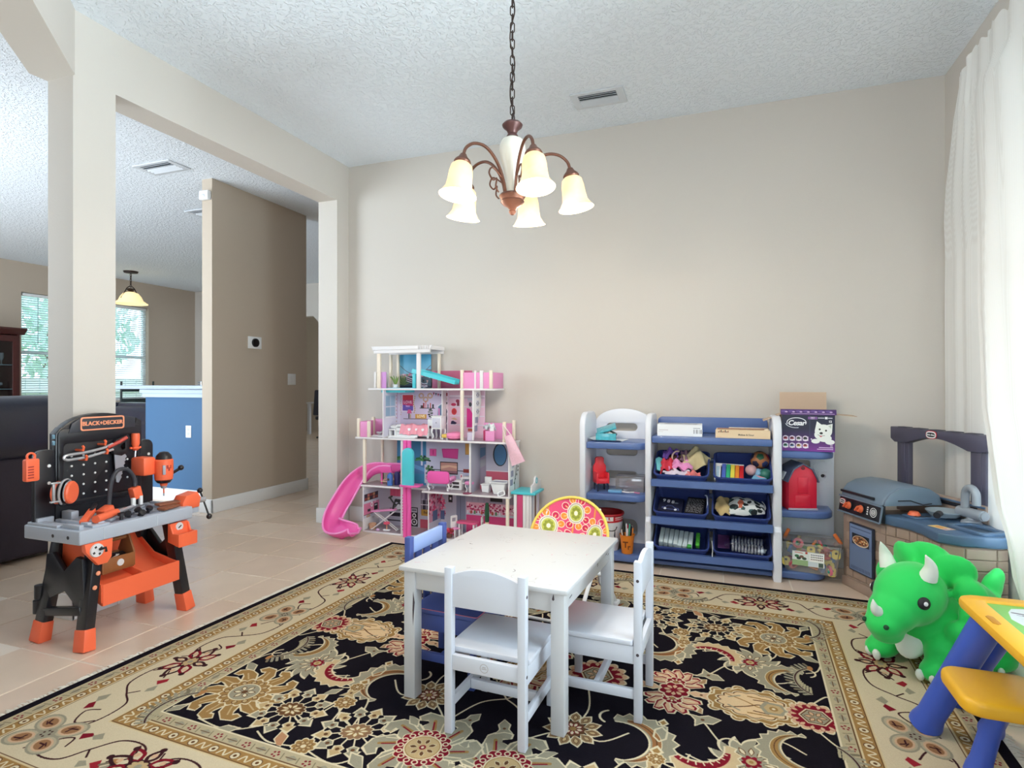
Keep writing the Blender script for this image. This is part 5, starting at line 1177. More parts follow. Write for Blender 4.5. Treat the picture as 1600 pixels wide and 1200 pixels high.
for x0, x1, z0, z1, q in ((-2.225, -2.170, .604, .656, (232, 84, 160)), (-1.910, -1.860, .628, .708, (216, 166, 84))): c.rect(x0-.004, x1+.004, z0-.004, z1+.004, (190, 120, 160) if q[0] > 220 else (176, 130, 70)); c.rect(x0, x1, z0, z1, q)
c.rect(-2.203, -2.192, .612, .648, (200, 60, 130)); c.poly([(-2.12, .664), (-1.972, .668), (-1.978, .586), (-2.108, .592)], (206, 66, 146)); c.poly([(-2.112, .657), (-1.980, .661), (-1.985, .594), (-2.102, .599)], (226, 76, 160))
c.rect(-2.25, -1.80, .49, .497, (60, 54, 62)); c.rect(-2.135, -1.978, .462, .56, (50, 44, 52)); c.rect(-2.128, -1.985, .47, .553, (196, 150, 140)); c.poly([(-2.128, .50), (-2.05, .52), (-1.985, .51), (-1.985, .53), (-2.06, .535), (-2.128, .525)], (226, 190, 166)); c.rect(-2.128, -1.985, .47, .49, (150, 110, 120))
for k in range(14): c.ell(-2.225+rg.uniform(-.03, .03), .49+rg.uniform(-.02, .03), .012, .010, [(60, 110, 60), (34, 40, 44), (90, 130, 84)][k % 3])
c.ell(-2.245, .43, .022, .022, (226, 228, 236)); c.ell(-2.205, .405, .02, .018, (80, 30, 90))
c.rect(-1.93, -1.80, .482, .51, (150, 60, 54)); c.rect(-1.86, -1.85, .49, .54, (200, 130, 80)); c.ell(-1.835, .51, .013, .018, (60, 60, 70)); c.rect(-1.96, -1.935, .43, .47, (236, 226, 232)); c.rect(-1.952, -1.943, .44, .46, (200, 60, 90))
c.rect(-1.795, -1.465, .362, .745, (184, 184, 204)); c.rect(-1.795, -1.465, .362, .505, (200, 96, 122)); c.rect(-1.795, -1.465, .505, .512, (220, 214, 226)); c.rect(-1.795, -1.735, .40, .745, (146, 136, 156)); c.poly([(-1.79, .60), (-1.74, .63), (-1.74, .69), (-1.79, .68)], (90, 116, 146)); c.poly([(-1.79, .52), (-1.74, .55), (-1.74, .60), (-1.79, .585)], (150, 150, 160))
c.ell(-1.62, .635, .058, .088, (34, 40, 52)); c.ell(-1.618, .635, .050, .08, (80, 130, 176))
backw(0, 0, 0, 0, c, 'living_print')
# ground storey
c = Canvas(-2.70, -1.465, .014, .355, 1100, (186, 184, 200))
c.rect(-2.595, -2.48, .255, .32, (216, 90, 126)); [c.rect(x, x+.004, .255, .32, (190, 70, 104)) for x in (-2.56, -2.525)]
c.rect(-2.62, -2.44, .05, .06, (60, 56, 66)); c.rect(-2.60, -2.46, .14, .155, (44, 42, 54)); c.rect(-2.6, -2.5, .09, .12, (40, 38, 50))
c.rect(-2.404, -2.336, .02, .176, (38, 36, 48)); c.rect(-2.395, -2.345, .135, .168, (196, 196, 210)); c.rect(-2.39, -2.35, .145, .16, (110, 110, 124)); c.ell(-2.37, .11, .018, .019, (232, 232, 240)); c.ell(-2.37, .11, .009, .009, (30, 28, 36)); c.ell(-2.37, .058, .028, .028, (228, 228, 238)); c.ell(-2.37, .058, .020, .020, (40, 38, 46)); c.ell(-2.37, .058, .009, .009, (200, 200, 210))
c.rect(-2.31, -2.155, .125, .345, (150, 140, 158)); c.rect(-2.305, -2.16, .13, .24, (60, 50, 66))
for k in range(6): c.poly([(-2.30+k*.024, .24), (-2.285+k*.024, .345), (-2.275+k*.024, .24)], [(170, 160, 180), (110, 100, 126), (150, 110, 120)][k % 3])
for k in range(4): c.rect(-2.3+k*.038, -2.295+k*.038, .13, .25, (222, 218, 228))
c.rect(-2.31, -2.155, .20, .207, (222, 218, 228)); c.rect(-2.305, -2.22, .115, .165, (196, 150, 60)); c.text('Ball', -2.263, .142, .03, (90, 60, 40), .0005); c.rect(-2.315, -2.15, .014, .085, (196, 84, 104))
for k in range(50): c.ell(rg.uniform(-2.14, -2.09), rg.uniform(.12, .32), .010, .008, [(206, 60, 110), (236, 150, 176), (150, 36, 80), (226, 100, 140)][k % 4])
c.rect(-2.13, -2.095, .10, .17, (84, 100, 140)); c.rect(-2.06, -2.025, .24, .31, (30, 28, 36)); c.rect(-2.05, -2.035, .26, .28, (226, 226, 232))
c.rect(-1.99, -1.91, .014, .345, (132, 136, 160)); c.rect(-1.957, -1.952, .014, .345, (104, 108, 132))
c.rect(-1.905, -1.465, .255, .345, (170, 164, 184)); [c.rect(-1.905+k*.05, -1.902+k*.05, .26, .345, (130, 126, 150)) for k in range(8)]
c.rect(-1.905, -1.465, .17, .255, (232, 170, 190))
for k in range(170): c.ell(rg.uniform(-1.9, -1.47), rg.uniform(.178, .25), .009, .007, [(206, 50, 100), (236, 190, 206), (160, 36, 80), (250, 226, 232)][k % 4], 8)
c.rect(-1.905, -1.465, .155, .172, (206, 206, 220)); c.rect(-1.905, -1.465, .014, .155, (216, 70, 130)); c.rect(-1.70, -1.6, .27, .31, (24, 24, 30))
for k in range(10): c.rect(-1.9+k*.03, -1.885+k*.03, .165, .19, [(230, 230, 236), (190, 80, 60), (90, 140, 90)][k % 3])
backw(0, 0, 0, 0, c, 'kitchen_print')
# roof scene
c = Canvas(-2.505, -2.215, 1.146, 1.44, 1100, (70, 164, 206))
for k in range(30): z = 1.22+k*.0074; f = k/30; c.rect(-2.505, -2.215, z, z+.0076, (int(150-86*f), int(196-34*f), int(222-14*f)))
c.rect(-2.505, -2.215, 1.146, 1.25, (76, 92, 104)); c.line([(x, 1.26+.9*(x+2.36)**2*4) for x in np.linspace(-2.5, -2.22, 14)], .006, (92, 112, 134)); c.rect(-2.505, -2.215, 1.245, 1.262, (176, 176, 206)); c.rect(-2.26, -2.215, 1.25, 1.30, (110, 120, 140))
for k in range(26): c.ell(rg.uniform(-2.5, -2.22), rg.uniform(1.23, 1.265), .010, .008, [(214, 130, 150), (230, 206, 220), (120, 140, 110)][k % 3])
for k in range(6): c.poly([(-2.43+k*.034, 1.232-k*.004), (-2.41+k*.034, 1.23-k*.004), (-2.42+k*.034, 1.205-k*.004)], [(44, 40, 46), (206, 160, 150)][k % 2])
for k in range(12): c.line([(-2.47, 1.17), (-2.47+.05*math.cos(.3*k+.2), 1.19+.06*math.sin(.3*k))], .008, [(120, 140, 80), (70, 100, 70)][k % 2])
c.rect(-2.505, -2.215, 1.146, 1.165, (40, 44, 70)); c.poly([(-2.44, 1.235), (-2.24, 1.17), (-2.24, 1.16), (-2.30, 1.158), (-2.44, 1.21)], (96, 46, 70))
for z0, z1 in ((1.238, 1.18), (1.222, 1.165), (1.205, 1.155)): c.line([(-2.44, z0), (-2.28, z1), (-2.25, z1+.006)], .006, (230, 222, 232))
backw(0, 0, 0, 0, c, 'roof_print')
# side walls and partitions
wallx(-2.705, .014, .363)
c = Canvas(-.115, .115, -.115, .115, 1500, (206, 208, 220))
c.rect(-.105, .09, .02, .075, (50, 40, 56)); 
for i in range(5):
    for j in range(2): c.rect(-.10+i*.038, -.068+i*.038, .024+j*.026, .046+j*.026, [(150, 70, 66), (206, 150, 110), (60, 50, 60), (190, 120, 110)][(i+j*2) % 4])
c.rect(-.112, .105, -.09, .0, (222, 130, 166)); c.ell(.0, -.02, .017, .02, (236, 236, 240)); c.ell(0, -.02, .009, .011, (222, 130, 166)); c.rect(.03, .085, -.075, -.02, (30, 26, 34)); c.rect(.04, .075, -.04, -.03, (210, 210, 216)); c.rect(-.06, -.02, -.07, -.05, (60, 50, 60)); c.ell(.05, .0, .012, .010, (240, 200, 220)); c.line([(-.112, -.092), (.105, -.092)], .004, (70, 60, 70)); c.ell(-.05, -.105, .03, .012, (196, 160, 140))
decal('laundry_wall_print', c, YZ(-2.6985, (Y0+Y1)/2, .22), c.mat('laundry_print', .55), dh)
wallx(-2.52, .757, 1.132, m=m_dw)
c = Canvas(-.115, .115, -.18, .18, 1000, (222, 220, 236)); c.rect(-.09, .06, -.03, .15, (196, 206, 222)); c.rect(-.08, -.02, -.02, .14, (150, 180, 206)); c.rect(-.01, .05, -.02, .14, (160, 190, 214)); c.rect(-.08, .05, .05, .058, (226, 226, 238)); c.rect(-.085, .055, -.035, -.025, (236, 236, 244)); c.rect(.08, .1, -.05, .17, (206, 190, 216)); [c.ell(.075, -.1+k*.03, .006, .006, (200, 170, 150)) for k in range(9)]
decal('bedroom_window_print', c, YZ(-2.5145, (Y0+Y1)/2, .945), c.mat('bedroom_window_print', .55), dh)
wallx(-2.085, .757, 1.132, 4.06, m=m_dw, name='partition'); wallx(-1.79, .362, .743, 3.95, m=m_dg, name='partition'); G().bb(-1.797, -1.783, 3.941, 3.951, .362, .743, .001).build('partition_edge', m_dw, dh); wallx(-2.135, .014, .348, 3.93, m=m_dw, name='partition')
c = Canvas(-.10, .10, -.14, .14, 900, (206, 150, 176)); [c.ell(rg.uniform(-.09, .09), rg.uniform(-.05, .13), .014, .011, [(206, 60, 110), (236, 160, 186), (150, 36, 80)][k % 3]) for k in range(46)]; c.rect(-.1, .1, -.14, -.08, (196, 196, 214)); c.rect(-.04, .04, -.08, .0, (84, 100, 140))
decal('kitchen_side_print', c, YZ(-2.1295, 4.03, .19), c.mat('kitchen_side_print', .55), dh)
# the two outer walls on the right, cut in a wavy line and printed with stepping stones
def wavy(x, z0, z1, nm, wide):
    H_ = z1-z0; p = [(Y0, z0), (Y0, z1)]
    n = 16
    for k in range(n+1):
        t = k/n; y = Y0+.125+(.02*math.sin(t*7.5)) if t < .55 else Y0+.125+.02*math.sin(.55*7.5)-(.105)*((t-.55)/.45)**.8
        p.append((y if not wide else Y0+.215, z1-H_*t))
    G().prism(p, x-.005, x+.005, 'x', .001).build('outer_wall', m_dw, dh)
    for k in range(5):
        z = z1-.035-k*.062; m_ = mat('stone_print', (150, 150, 176), .6) if k > 2 else mat('stone_print_pale', (206, 206, 220), .6); y = Y0+(.075 if k < 3 else .055-.012*(k-3))
        G().plate([rrect(y-.026, y+.026, z-.022, z+.022, .004)], .0012, YZ(x+.0055, 0, 0)).build('stone_print', m_, dh)
        if k < 3:
            g = G(); g.plate([arcpts(y, z, .015, 0, 340, 17, .014), arcpts(y, z, .012, 0, 340, 17, .011)], .0012, YZ(x+.0063, 0, 0))
            for s in (1, -1): g.plate([[(y+s*.024, z-.007), (y+s*.018, z), (y+s*.024, z+.007)]], .0012, YZ(x+.0063, 0, 0))
            g.build('stone_mark', mat('dark_print', (64, 60, 76), .6), dh, kind='stuff', smooth=0)
wavy(-1.745, .762, 1.132, 'a', False); wavy(-1.462, .364, .745, 'b', True)
g = G()
for k in range(9):
    z = .45+k*.028; y = Y0+.10+.045*math.sin(k*.75-1.2)+.04; g.plate([[(y-.012, z-.006), (y, z+.01), (y+.012, z-.002), (y, z-.008)]], .001, YZ(-1.456, 0, 0))
g.tube([(-1.456, Y0+.11, .385), (-1.456, Y0+.108, .46), (-1.456, Y0+.15, .56), (-1.456, Y0+.17, .66)], .002, 5); g.build('vine_print', mat('vine_print', (70, 76, 70), .6), dh, kind='stuff', smooth=0)
# posts
for x, z0, z1 in ((-2.695, .39, .745), (-2.75, .757, .905), (-2.655, .757, .885), (-1.838, .757, 1.132), (-1.838, 1.146, 1.285), (-1.50, .757, .905), (-1.605, 1.146, 1.28), (-1.475, .014, .35)): post(x, z0, z1)
post(-2.345, 0, .745, w=.03, m=m_dw); post(-2.56, 1.146, 1.42, w=.03, m=m_dp); post(-2.205, 1.146, 1.42, w=.03, m=m_dw); post(-2.75, .757, .905, Y1-.02); post(-1.50, .757, .905, Y1-.02); post(-2.13, 1.146, 1.42, Y1-.03, .02); post(-2.575, 1.146, 1.42, Y1-.03, .02); post(-2.505, 1.146, 1.42, Y1-.03, .02); post(-1.73, 1.146, 1.28, Y0+.015, .014, m_dw); post(-1.68, 1.146, 1.28, Y0+.015, .026, m_dw); post(-2.66, .39, .745, Y1-.02, .018)
# pink railing boards
def rail(x0, x1, z0, z1, y, m): G().bb(x0, x1, y-.004, y+.004, z0, z1, .002).build('railing_board', m, dh)
rail(-2.735, -2.67, .757, .88, Y0+.012, m_pl); rail(-2.735, -2.53, .757, .89, Y1-.012, m_pl); rail(-1.75, -1.51, .757, .88, Y1-.012, m_pkd if 0 else m_pl); rail(-2.2, -1.85, 1.146, 1.285, Y1-.012, mat('dusk_pink_board', (190, 96, 130), .5)); rail(-1.83, -1.735, 1.146, 1.265, Y0+.012, m_pl); rail(-1.725, -1.69, 1.146, 1.265, Y0+.012, m_pl); rail(-1.665, -1.615, 1.146, 1.265, Y0+.012, m_pl); rail(-2.545, -2.50, 1.146, 1.275, Y0+.02, mat('lilac_board', (206, 150, 214), .5))
wallx(-1.60, 1.146, 1.265, Y0+.02, Y1, m_pl, name='railing_board'); wallx(-2.75, .757, .88, Y0+.02, Y1, m_pl, name='railing_board'); G().bb(-2.60, -2.585, Y0, Y1-.05, 1.15, 1.275, .002).build('railing_board', m_dw, dh)
# pergola
for y in (Y0-.005, Y1-.02): G().bb(-2.60, -2.10, y, y+.014, 1.42, 1.445, .002).build('pergola_beam', m_dw, dh)
G().bb(-2.60, -2.20, Y0-.01, Y1, 1.445, 1.475, .003).build('pergola_roof', m_dw, dh)
for k in range(6): G().bb(-2.185+k*.016, -2.177+k*.016, Y0-.012, Y1, 1.445, 1.475, .001).build('pergola_slat', m_dw, dh)
for s, x in ((-1, -2.60), (1, -2.10)): G().prism([(x, 1.475), (x+s*.02, 1.475), (x, 1.44)], Y0-.01, Y0+.006, 'y', .001).build('pergola_end', m_dw, dh)
G().bb(-2.545, -2.27, Y0+.03, Y1-.02, 1.1465, 1.150).build('pool_print', mat('pool_print', (120, 196, 220), .3, var=.15, vs=20), dh); G().bb(-2.56, -2.34, Y0+.04, Y1-.05, 1.112, 1.132, .004).build('pool_basin', m_tqb, dh)
# elevator: pink guide columns, turquoise cabin, pink base plate
for x in (-2.312, -2.278): G().tube([(x, 3.885, 0), (x, 3.885, .745)], .017, 10).build('elevator_column', m_pk, dh)
G().bb(-2.325, -2.265, 3.888, 3.90, 0.0, .742, .003).build('elevator_back', m_pk, dh)
p = [(-.042, -.145), (.042, -.145), (.042, .10)]+arcpts(0, .10, .042, 0, 180, 10)
G().plate([p], .03, XZ(-2.268, 3.855, .545), .006).build('elevator_cabin', m_tqb, dh)
G().prism([(-2.335, 3.93), (-2.335, 3.84)]+arcpts(-2.25, 3.88, .07, 230, 380, 10, .055)+[(-2.19, 3.95)], .392, .408, 'z', .003).build('elevator_base', m_pk, dh)
g = G(); [g.bb(-2.333, -2.327, 3.878, 3.884, .05+k*.022, .062+k*.022) for k in range(13)]; g.build('elevator_rack', m_pk, dh, kind='stuff', smooth=0)
# spiral slide
path = spline([(-2.48, 4.03, .475), (-2.58, 4.035, .472), (-2.70, 4.01, .452), (-2.81, 3.945, .37), (-2.875, 3.87, .25), (-2.90, 3.795, .14), (-2.865, 3.73, .07), (-2.78, 3.70, .045), (-2.68, 3.705, .036), (-2.64, 3.71, .036)], 5)
g = G(); rings = []
hw, hh = .070, .048; railA, railB = [], []
for i, p in enumerate(path):
    t = (path[min(i+1, len(path)-1)]-path[max(i-1, 0)]).normalized(); f = min(1, max(0, (i-6)/14))*min(1, max(0, (len(path)-5-i)/10)); up = V((.75*f, -1.0*f, 1-.45*f)).normalized(); s = t.cross(up).normalized(); n = s.cross(t)
    w = hw*(1 if i < len(path)-5 else 1+.06*(i-len(path)+5))
    sec = [(-w-.006, hh), (-w-.002, hh+.006), (-w+.006, hh), (-w*.78, .010), (-w*.4, .0), (w*.4, 0), (w*.78, .010), (w-.006, hh), (w+.002, hh+.006), (w+.006, hh), (w*.84, -.004), (w*.4, -.010), (-w*.4, -.010), (-w*.84, -.004)]
    e = 1 if i < len(path)-4 else .45
    railA.append(p-s*w+n*(hh+.004)*e); railB.append(p+s*w+n*(hh+.004)*e)
    rings.append([g.b.verts.new(p+s*a+n*(b*e if b > .012 else b)) for a, b in sec])
for A, B in zip(rings, rings[1:]):
    for k in range(14): g.b.faces.new((A[k], A[(k+1) % 14], B[(k+1) % 14], B[k]))
g.b.faces.new(rings[0][::-1]); g.b.faces.new(rings[-1]); sl = g.build('slide', m_pk, dh, smooth=60); m_pkl = mat('slide_rim_pink', (255, 150, 214), .3, coat=.3); G().tube(railA, .008, 8).build('slide_rim', m_pkl, sl); G().tube(railB, .008, 8).build('slide_rim', m_pkl, sl); G().tube([railA[-1], path[-1]+(path[-1]-path[-2]).normalized()*.02+V((0, 0, .008)), railB[-1]], .007, 8).build('slide_lip', m_pkl, sl)  # lighter pink on the rims paints their highlights
G().bb(-2.755, -2.725, 3.66, 3.69, 0, .04, .003).build('slide_foot', m_pk, dh); G().bb(-2.60, -2.585, 3.99, 4.0, .377, .465, .002).build('slide_foot', m_pk, dh)
# kiosk on the right: turquoise counter with a sign board, striped posts
G().bb(-1.448, -1.265, 3.90, 4.12, .385, .402, .003).build('kiosk_counter', m_tqb, dh)
p = [(3.90, .402), (4.12, .402), (4.12, .47), (4.05, .478)]+[(y, z) for y, z in arcpts(4.01, .478, .035, 0, 180, 8, .03)]+[(3.97, .462), (3.90, .452)]
G().prism(p, -1.30, -1.288, 'x', .002).build('kiosk_sign', m_dw, dh); g = G(); g.plate([arcpts(4.01, .475, .022, 0, 345, 23), arcpts(4.01, .475, .013, 0, 345, 23)], .002, YZ(-1.287, 0, 0)); g.build('kiosk_emblem', m_tqb, dh)
for k, (x, m) in enumerate([(-1.43, m_dw), (-1.405, m_pkd), (-1.385, m_pkd), (-1.36, m_dw), (-1.335, m_dw)]): G().bb(x, x+.022, 3.912, 3.922, 0, .386, .001).build('kiosk_slat', m, dh)
for k, (y, m) in enumerate([(3.915, m_dw), (3.945, m_dg), (3.975, m_dw), (4.015, mat('brown_board', (120, 80, 76), .5)), (4.045, m_dw), (4.085, m_dl)]): G().bb(-1.31, -1.30, y, y+.026, 0, .386, .001).build('kiosk_slat', m, dh)

# ------------------------------ dollhouse furniture and toys, each a thing of its own
F3, F2L, F2, F1, F4 = .7582, .3782, .3632, .0152, 1.1472
t = thing('doll_bed', 'doll bed with a rumpled pink blanket on the bedroom storey', 'doll bed', (-2.31, 4.02, F3))
G().bb(-.15, .15, -.05, .05, .012, .04, .004).build('bed_frame', m_white, t)
for x in (-.14, .14):
    for y in (-.04, .04): G().cyl((x, y, 0), (x, y, .02), .006, n=8).build('leg', m_white, t)
G().bb(-.145, .145, -.045, .045, .04, .075, .012).build('mattress', m_white, t); G().box((-.12, 0, .09), (.05, .08, .022), None, .01).build('pillow', m_white, t)
g = G(); g.surf(lambda u, v: V((-.10+u*.25, -.062+v*.12+.006*math.sin(u*25)*(v < .3), .098-.075*max(0, (.25-v)/.25)**1.2-.03*max(0, (v-.85)/.15)+.006*math.sin(u*14+v*6)+.004*math.sin(u*31))), 30, 12); g.build('blanket', mat('pink_blanket', (240, 160, 176), .8, var=.05, vs=30), t, smooth=60)
t = thing('doll_step', 'white doll step with open legs at the foot of the pillow', 'doll step', (-2.475, 3.985, F3))
G().bb(-.03, .03, -.03, .03, .055, .066, .002).build('top_board', m_white, t); G().box((0, .01, .082), (.055, .05, .022), (.2, .1, 0), .01).build('cushion', m_white, t)
for x in (-.024, .024): G().bb(x-.005, x+.005, -.026, .026, 0, .056, .002).build('leg', m_white, t)
t = thing('doll_nightstand', 'white doll nightstand with curved legs beside the doll bed', 'doll nightstand', (-2.075, 3.985, F3))
G().bb(-.042, .042, -.04, .04, .075, .17, .003).build('cabinet', m_white, t); G().bb(-.046, .046, -.044, .044, .17, .177, .002).build('top_board', m_white, t); G().bb(-.034, .034, -.0425, -.039, .085, .16, .002).build('drawer', mat('drawer_grey', (206, 206, 222), .5), t); G().ball((0, -.044, .125), .005, 8).build('knob', mat('knob_grey', (160, 160, 176), .4), t)
for x in (-.036, .036):
    for y in (-.034, .034): G().tube(spline([(x, y, .08), (x*1.1, y*1.1, .05), (x*.8, y*.8, .02), (x*1.1, y*1.1, 0)], 4), [.008, .0075, .007, .0065, .006, .0055, .005, .0045, .004, .004, .004, .004, .004], 6).build('leg', m_white, t)
t = thing('doll_side_table', 'narrow white doll side table between bed and nightstand', 'doll table', (-2.145, 4.01, F3))
G().bb(-.022, .022, -.035, .035, .095, .15, .006).build('cabinet', m_white, t)
for x in (-.017, .017):
    for y in (-.03, .03): G().cyl((x, y, 0), (x*.9, y, .1), .004, .006, 6).build('leg', m_white, t)
for k, (x, y, w, d, h, rz) in enumerate([(-2.62, 3.975, .09, .06, .012, .3), (-2.55, 3.95, .07, .05, .02, -.2), (-2.46, 3.935, .06, .045, .014, .4), (-2.335, 3.925, .19, .05, .02, .02)]):
    t = thing('doll_board', ['flat white doll board lying on the pink balcony', 'white doll tray lying by the bedroom window wall', 'small white doll tray near the foot of the bed', 'long white doll shelf lying in front of the bed'][k], 'doll furniture', (x, y, F3), rz, 'white doll boards on the bedroom storey')
    G().bb(-w/2, w/2, -d/2, d/2, 0, h*.5, .002).build('board', m_white, t); G().bb(-w/2, w/2, d/2-.006, d/2, h*.4, h, .002).build('lip', m_white, t)
t = thing('doll_linen', 'folded white doll linen under the pink balcony railing', 'doll linen', (-2.60, 4.03, F3), .3)
crumple(51, .11, .08, .022, 10, 3).xf(Matrix.Translation((0, 0, .02))).build('linen', mat('white_linen', (232, 226, 232), .8), t)
t = thing('doll_cushion', 'pink heart-shaped doll cushion leaning on the balcony railing', 'doll cushion', (-2.56, 4.08, F3+.06)); G().ball((0, 0, 0), (.05, .022, .05), 14).build('pad', m_pl, t)
t = thing('doll_pouf', 'round pink doll pouf on the closet floor', 'doll pouf', (-1.925, 3.97, F3)); G().lathe([(0, 0), (.04, 0), (.066, .012), (.072, .03), (.060, .05), (.02, .058), (0, .056)], n=22).build('cushion', mat('pink_satin', (244, 140, 184), .4), t)
t = thing('doll_yellow_stool', 'small yellow doll stool beside the pink pouf', 'doll stool', (-1.995, 3.945, F3)); G().bb(-.026, .026, -.022, .022, .012, .04, .008).build('seat', mat('doll_yellow', (232, 196, 96), .5), t); [G().bb(x-.004, x+.004, -.018, .018, 0, .014, .001).build('foot', m_white, t) for x in (-.02, .02)]
t = thing('doll_wall_box', 'small lilac doll box below the stepping stone wall', 'doll box', (-1.775, 3.925, F3)); G().bb(-.022, .022, -.02, .02, 0, .06, .003).build('body', m_dl, t)
t = thing('gift_bag', 'pink doll gift bag stuffed with white tissue, on the right balcony', 'gift bag', (-1.625, 3.945, F3), .15)
G().bb(-.034, .034, -.022, .022, 0, .075, .002).build('bag', m_pl, t); crumple(61, .075, .05, .03, 10, 4).xf(Matrix.Translation((0, 0, .095))).build('tissue', mat('grey_tissue', (206, 216, 222), .6, var=.3, vs=60), t); G().bb(.0, .03, -.02, -.012, .07, .125, .002).build('card', m_white, t)
t = thing('gift_bag', 'deep pink narrow doll gift bag behind the light pink one', 'gift bag', (-1.675, 3.985, F3), .1); G().bb(-.018, .018, -.02, .02, 0, .075, .002).build('bag', m_pkd, t); crumple(62, .045, .04, .025, 8, 4).xf(Matrix.Translation((0, 0, .09))).build('tissue', mat('grey_tissue', (206, 216, 222), .6), t)
t = thing('pink_net_bag', 'pale pink net bag hanging off the right balcony rail', 'bag', (-1.465, 3.87, .83))
M = Matrix.Rotation(-.38, 4, 'Y'); g = G(); g.surf(lambda u, v: M @ V((.03*math.sin(PI*min(1, .35+v))*0+(u-.5)*(.055+.05*v), -.006-.016*math.sin(PI*u)*math.sin(PI*min(1, v*1.1)), -.02-.215*v)), 8, 12); g.surf(lambda u, v: M @ V(((u-.5)*(.055+.05*v), .006+.006*math.sin(PI*u), -.02-.215*v)), 8, 12); g.build('pouch', mat('pale_pink_net', (240, 196, 212), .6, var=.12, vs=90, bump=.3, bs=300), t, smooth=60)
for x in (-.02, .022): G().tube([M @ V((x, 0, -.03)), M @ V((x*.6-.008, -.004, .03)), M @ V((-.012, .002, .065))], .004, 6).build('strap', mat('pale_pink_strap', (246, 222, 226), .6), t)
t = thing('doll_canister', 'blue doll canister with a dark label on the slide balcony', 'canister', (-2.485, 3.945, F2L)); G().lathe([(0, 0), (.022, 0), (.023, .075), (.02, .085), (.012, .09), (.008, .1), (0, .1)], n=18).build('body', mat('canister_blue', (72, 116, 190), .35), t); G().plate([rrect(-.009, .009, .04, .058, .002)], .001, XZ(0, -.0235, 0)).build('label', m_hole, t)
t = thing('doll_canister', 'dark navy doll canister behind the blue one', 'canister', (-2.445, 3.985, F2L)); G().lathe([(0, 0), (.022, 0), (.024, .08), (.018, .1), (0, .105)], n=18).build('body', mat('canister_navy', (48, 44, 110), .4), t)
m_skin = mat('doll_skin', (236, 196, 176), .45, sss=.05)
t = thing('fashion_doll', 'doll with curly brown hair lying on the slide balcony, arms out', 'doll', (-2.52, 4.02, F2L))
me = bpy.data.meshes.new('body'); vv = [(.03, .03, .035), (.0, .03, .04), (-.03, .025, .04), (-.06, .02, .03), (.055, .03, .04), (.08, .032, .045), (.02, .0, .03), (-.02, -.03, .018), (-.07, -.045, .02), (.02, .055, .035), (-.03, .065, .055), (-.09, .06, .06), (-.075, .01, .02), (-.11, .0, .012)]
ee = [(0, 1), (1, 2), (2, 3), (0, 4), (4, 5), (0, 6), (6, 7), (7, 8), (0, 9), (9, 10), (10, 11), (3, 12), (12, 13)]
me.from_pydata(vv, ee, []); o = bpy.data.objects.new('body', me); COL.objects.link(o)
sk = o.modifiers.new('s', 'SKIN'); [setattr(d, 'radius', (q, q)) for d, q in zip(me.skin_vertices[0].data, [.014, .012, .014, .009, .007, .016, .008, .006, .005, .008, .006, .005, .008, .006])]
me.skin_vertices[0].data[0].use_root = True; ss = o.modifiers.new('u', 'SUBSURF'); ss.levels = ss.render_levels = 1
m2 = bpy.data.meshes.new_from_object(o.evaluated_get(bpy.context.evaluated_depsgraph_get())); bpy.data.objects.remove(o); m2.materials.append(m_skin); [setattr(f, 'use_smooth', True) for f in m2.polygons]; o = bpy.data.objects.new('body', m2); COL.objects.link(o); o.parent = t
g = G(); rd = random.Random(8)
for k in range(26): a = rd.uniform(0, 2*PI); g.ball((.085+.026*math.cos(a)*rd.random(), .03+.03*math.sin(a), .05+rd.uniform(-.015, .03)), .012, 8)
g.build('hair', mat('doll_hair', (150, 96, 64), .7, var=.3, vs=80), t, kind='stuff')
def sofa_thing(loc):
    t = thing('doll_sofa', 'pink doll sofa with white curved legs, its back turned to the room', 'doll sofa', loc, math.radians(4))
    G().prism(rrect(-.09, .09, .055, .15, .025), -.048, -.028, 'y', .006).build('sofa_back', m_pk, t); G().bb(-.085, .085, -.03, .045, .05, .075, .008).build('cushion', m_pl, t)
    for s in (1, -1): G().tube(spline([(s*.088, -.035, .09), (s*.105, -.01, .1), (s*.105, .03, .095), (s*.092, .045, .07)], 4), .014, 8).build('armrest', m_pl, t)
    for s in (1, -1):
        for y in (-.038, .036): G().tube(spline([(s*.078, y, .055), (s*.088, y, .03), (s*.074, y, .012), (s*.082, y, 0)], 4), .0065, 6).build('leg', m_white, t)
    return t
sofa_thing((-2.055, 3.975, F2))
t = thing('doll_tv_stand', 'white doll television stand with two dark slots', 'doll stand', (-1.95, 4.045, F2)); G().bb(-.075, .055, -.03, .035, 0, .075, .004).build('cabinet', m_white, t)
for z in (.015, .043): G().bb(-.065, .035, -.0315, -.029, z, z+.018, .001).build('slot', m_hole, t)
t = thing('doll_vanity', 'white doll vanity table against the bathroom partition', 'doll table', (-1.855, 4.06, F2)); G().bb(-.05, .05, -.03, .03, .085, .1, .002).build('top_board', m_white, t); [G().bb(x-.004, x+.004, -.028, .028, 0, .086, .001).build('leg', m_white, t) for x in (-.045, .045)]; G().bb(-.045, .045, -.025, .025, .045, .053, .001).build('shelf', m_white, t)
def stool(loc, lab, m, h=.07, name='doll_stool'):
    t = thing(name, lab, 'doll stool', loc); G().lathe([(0, h-.012), (.034, h-.012), (.036, h), (.03, h+.008), (0, h+.01)], n=18).build('seat', m, t)
    for a in range(4): q = PI/4+a*PI/2; G().tube(spline([(.026*math.cos(q), .026*math.sin(q), h-.01), (.03*math.cos(q), .03*math.sin(q), h*.6), (.02*math.cos(q), .02*math.sin(q), h*.3), (.026*math.cos(q), .026*math.sin(q), 0)], 4), .0045, 6).build('leg', m_white, t)
stool((-1.815, 3.985, F2), 'pink doll stool with curved white legs at the vanity', m_pl)
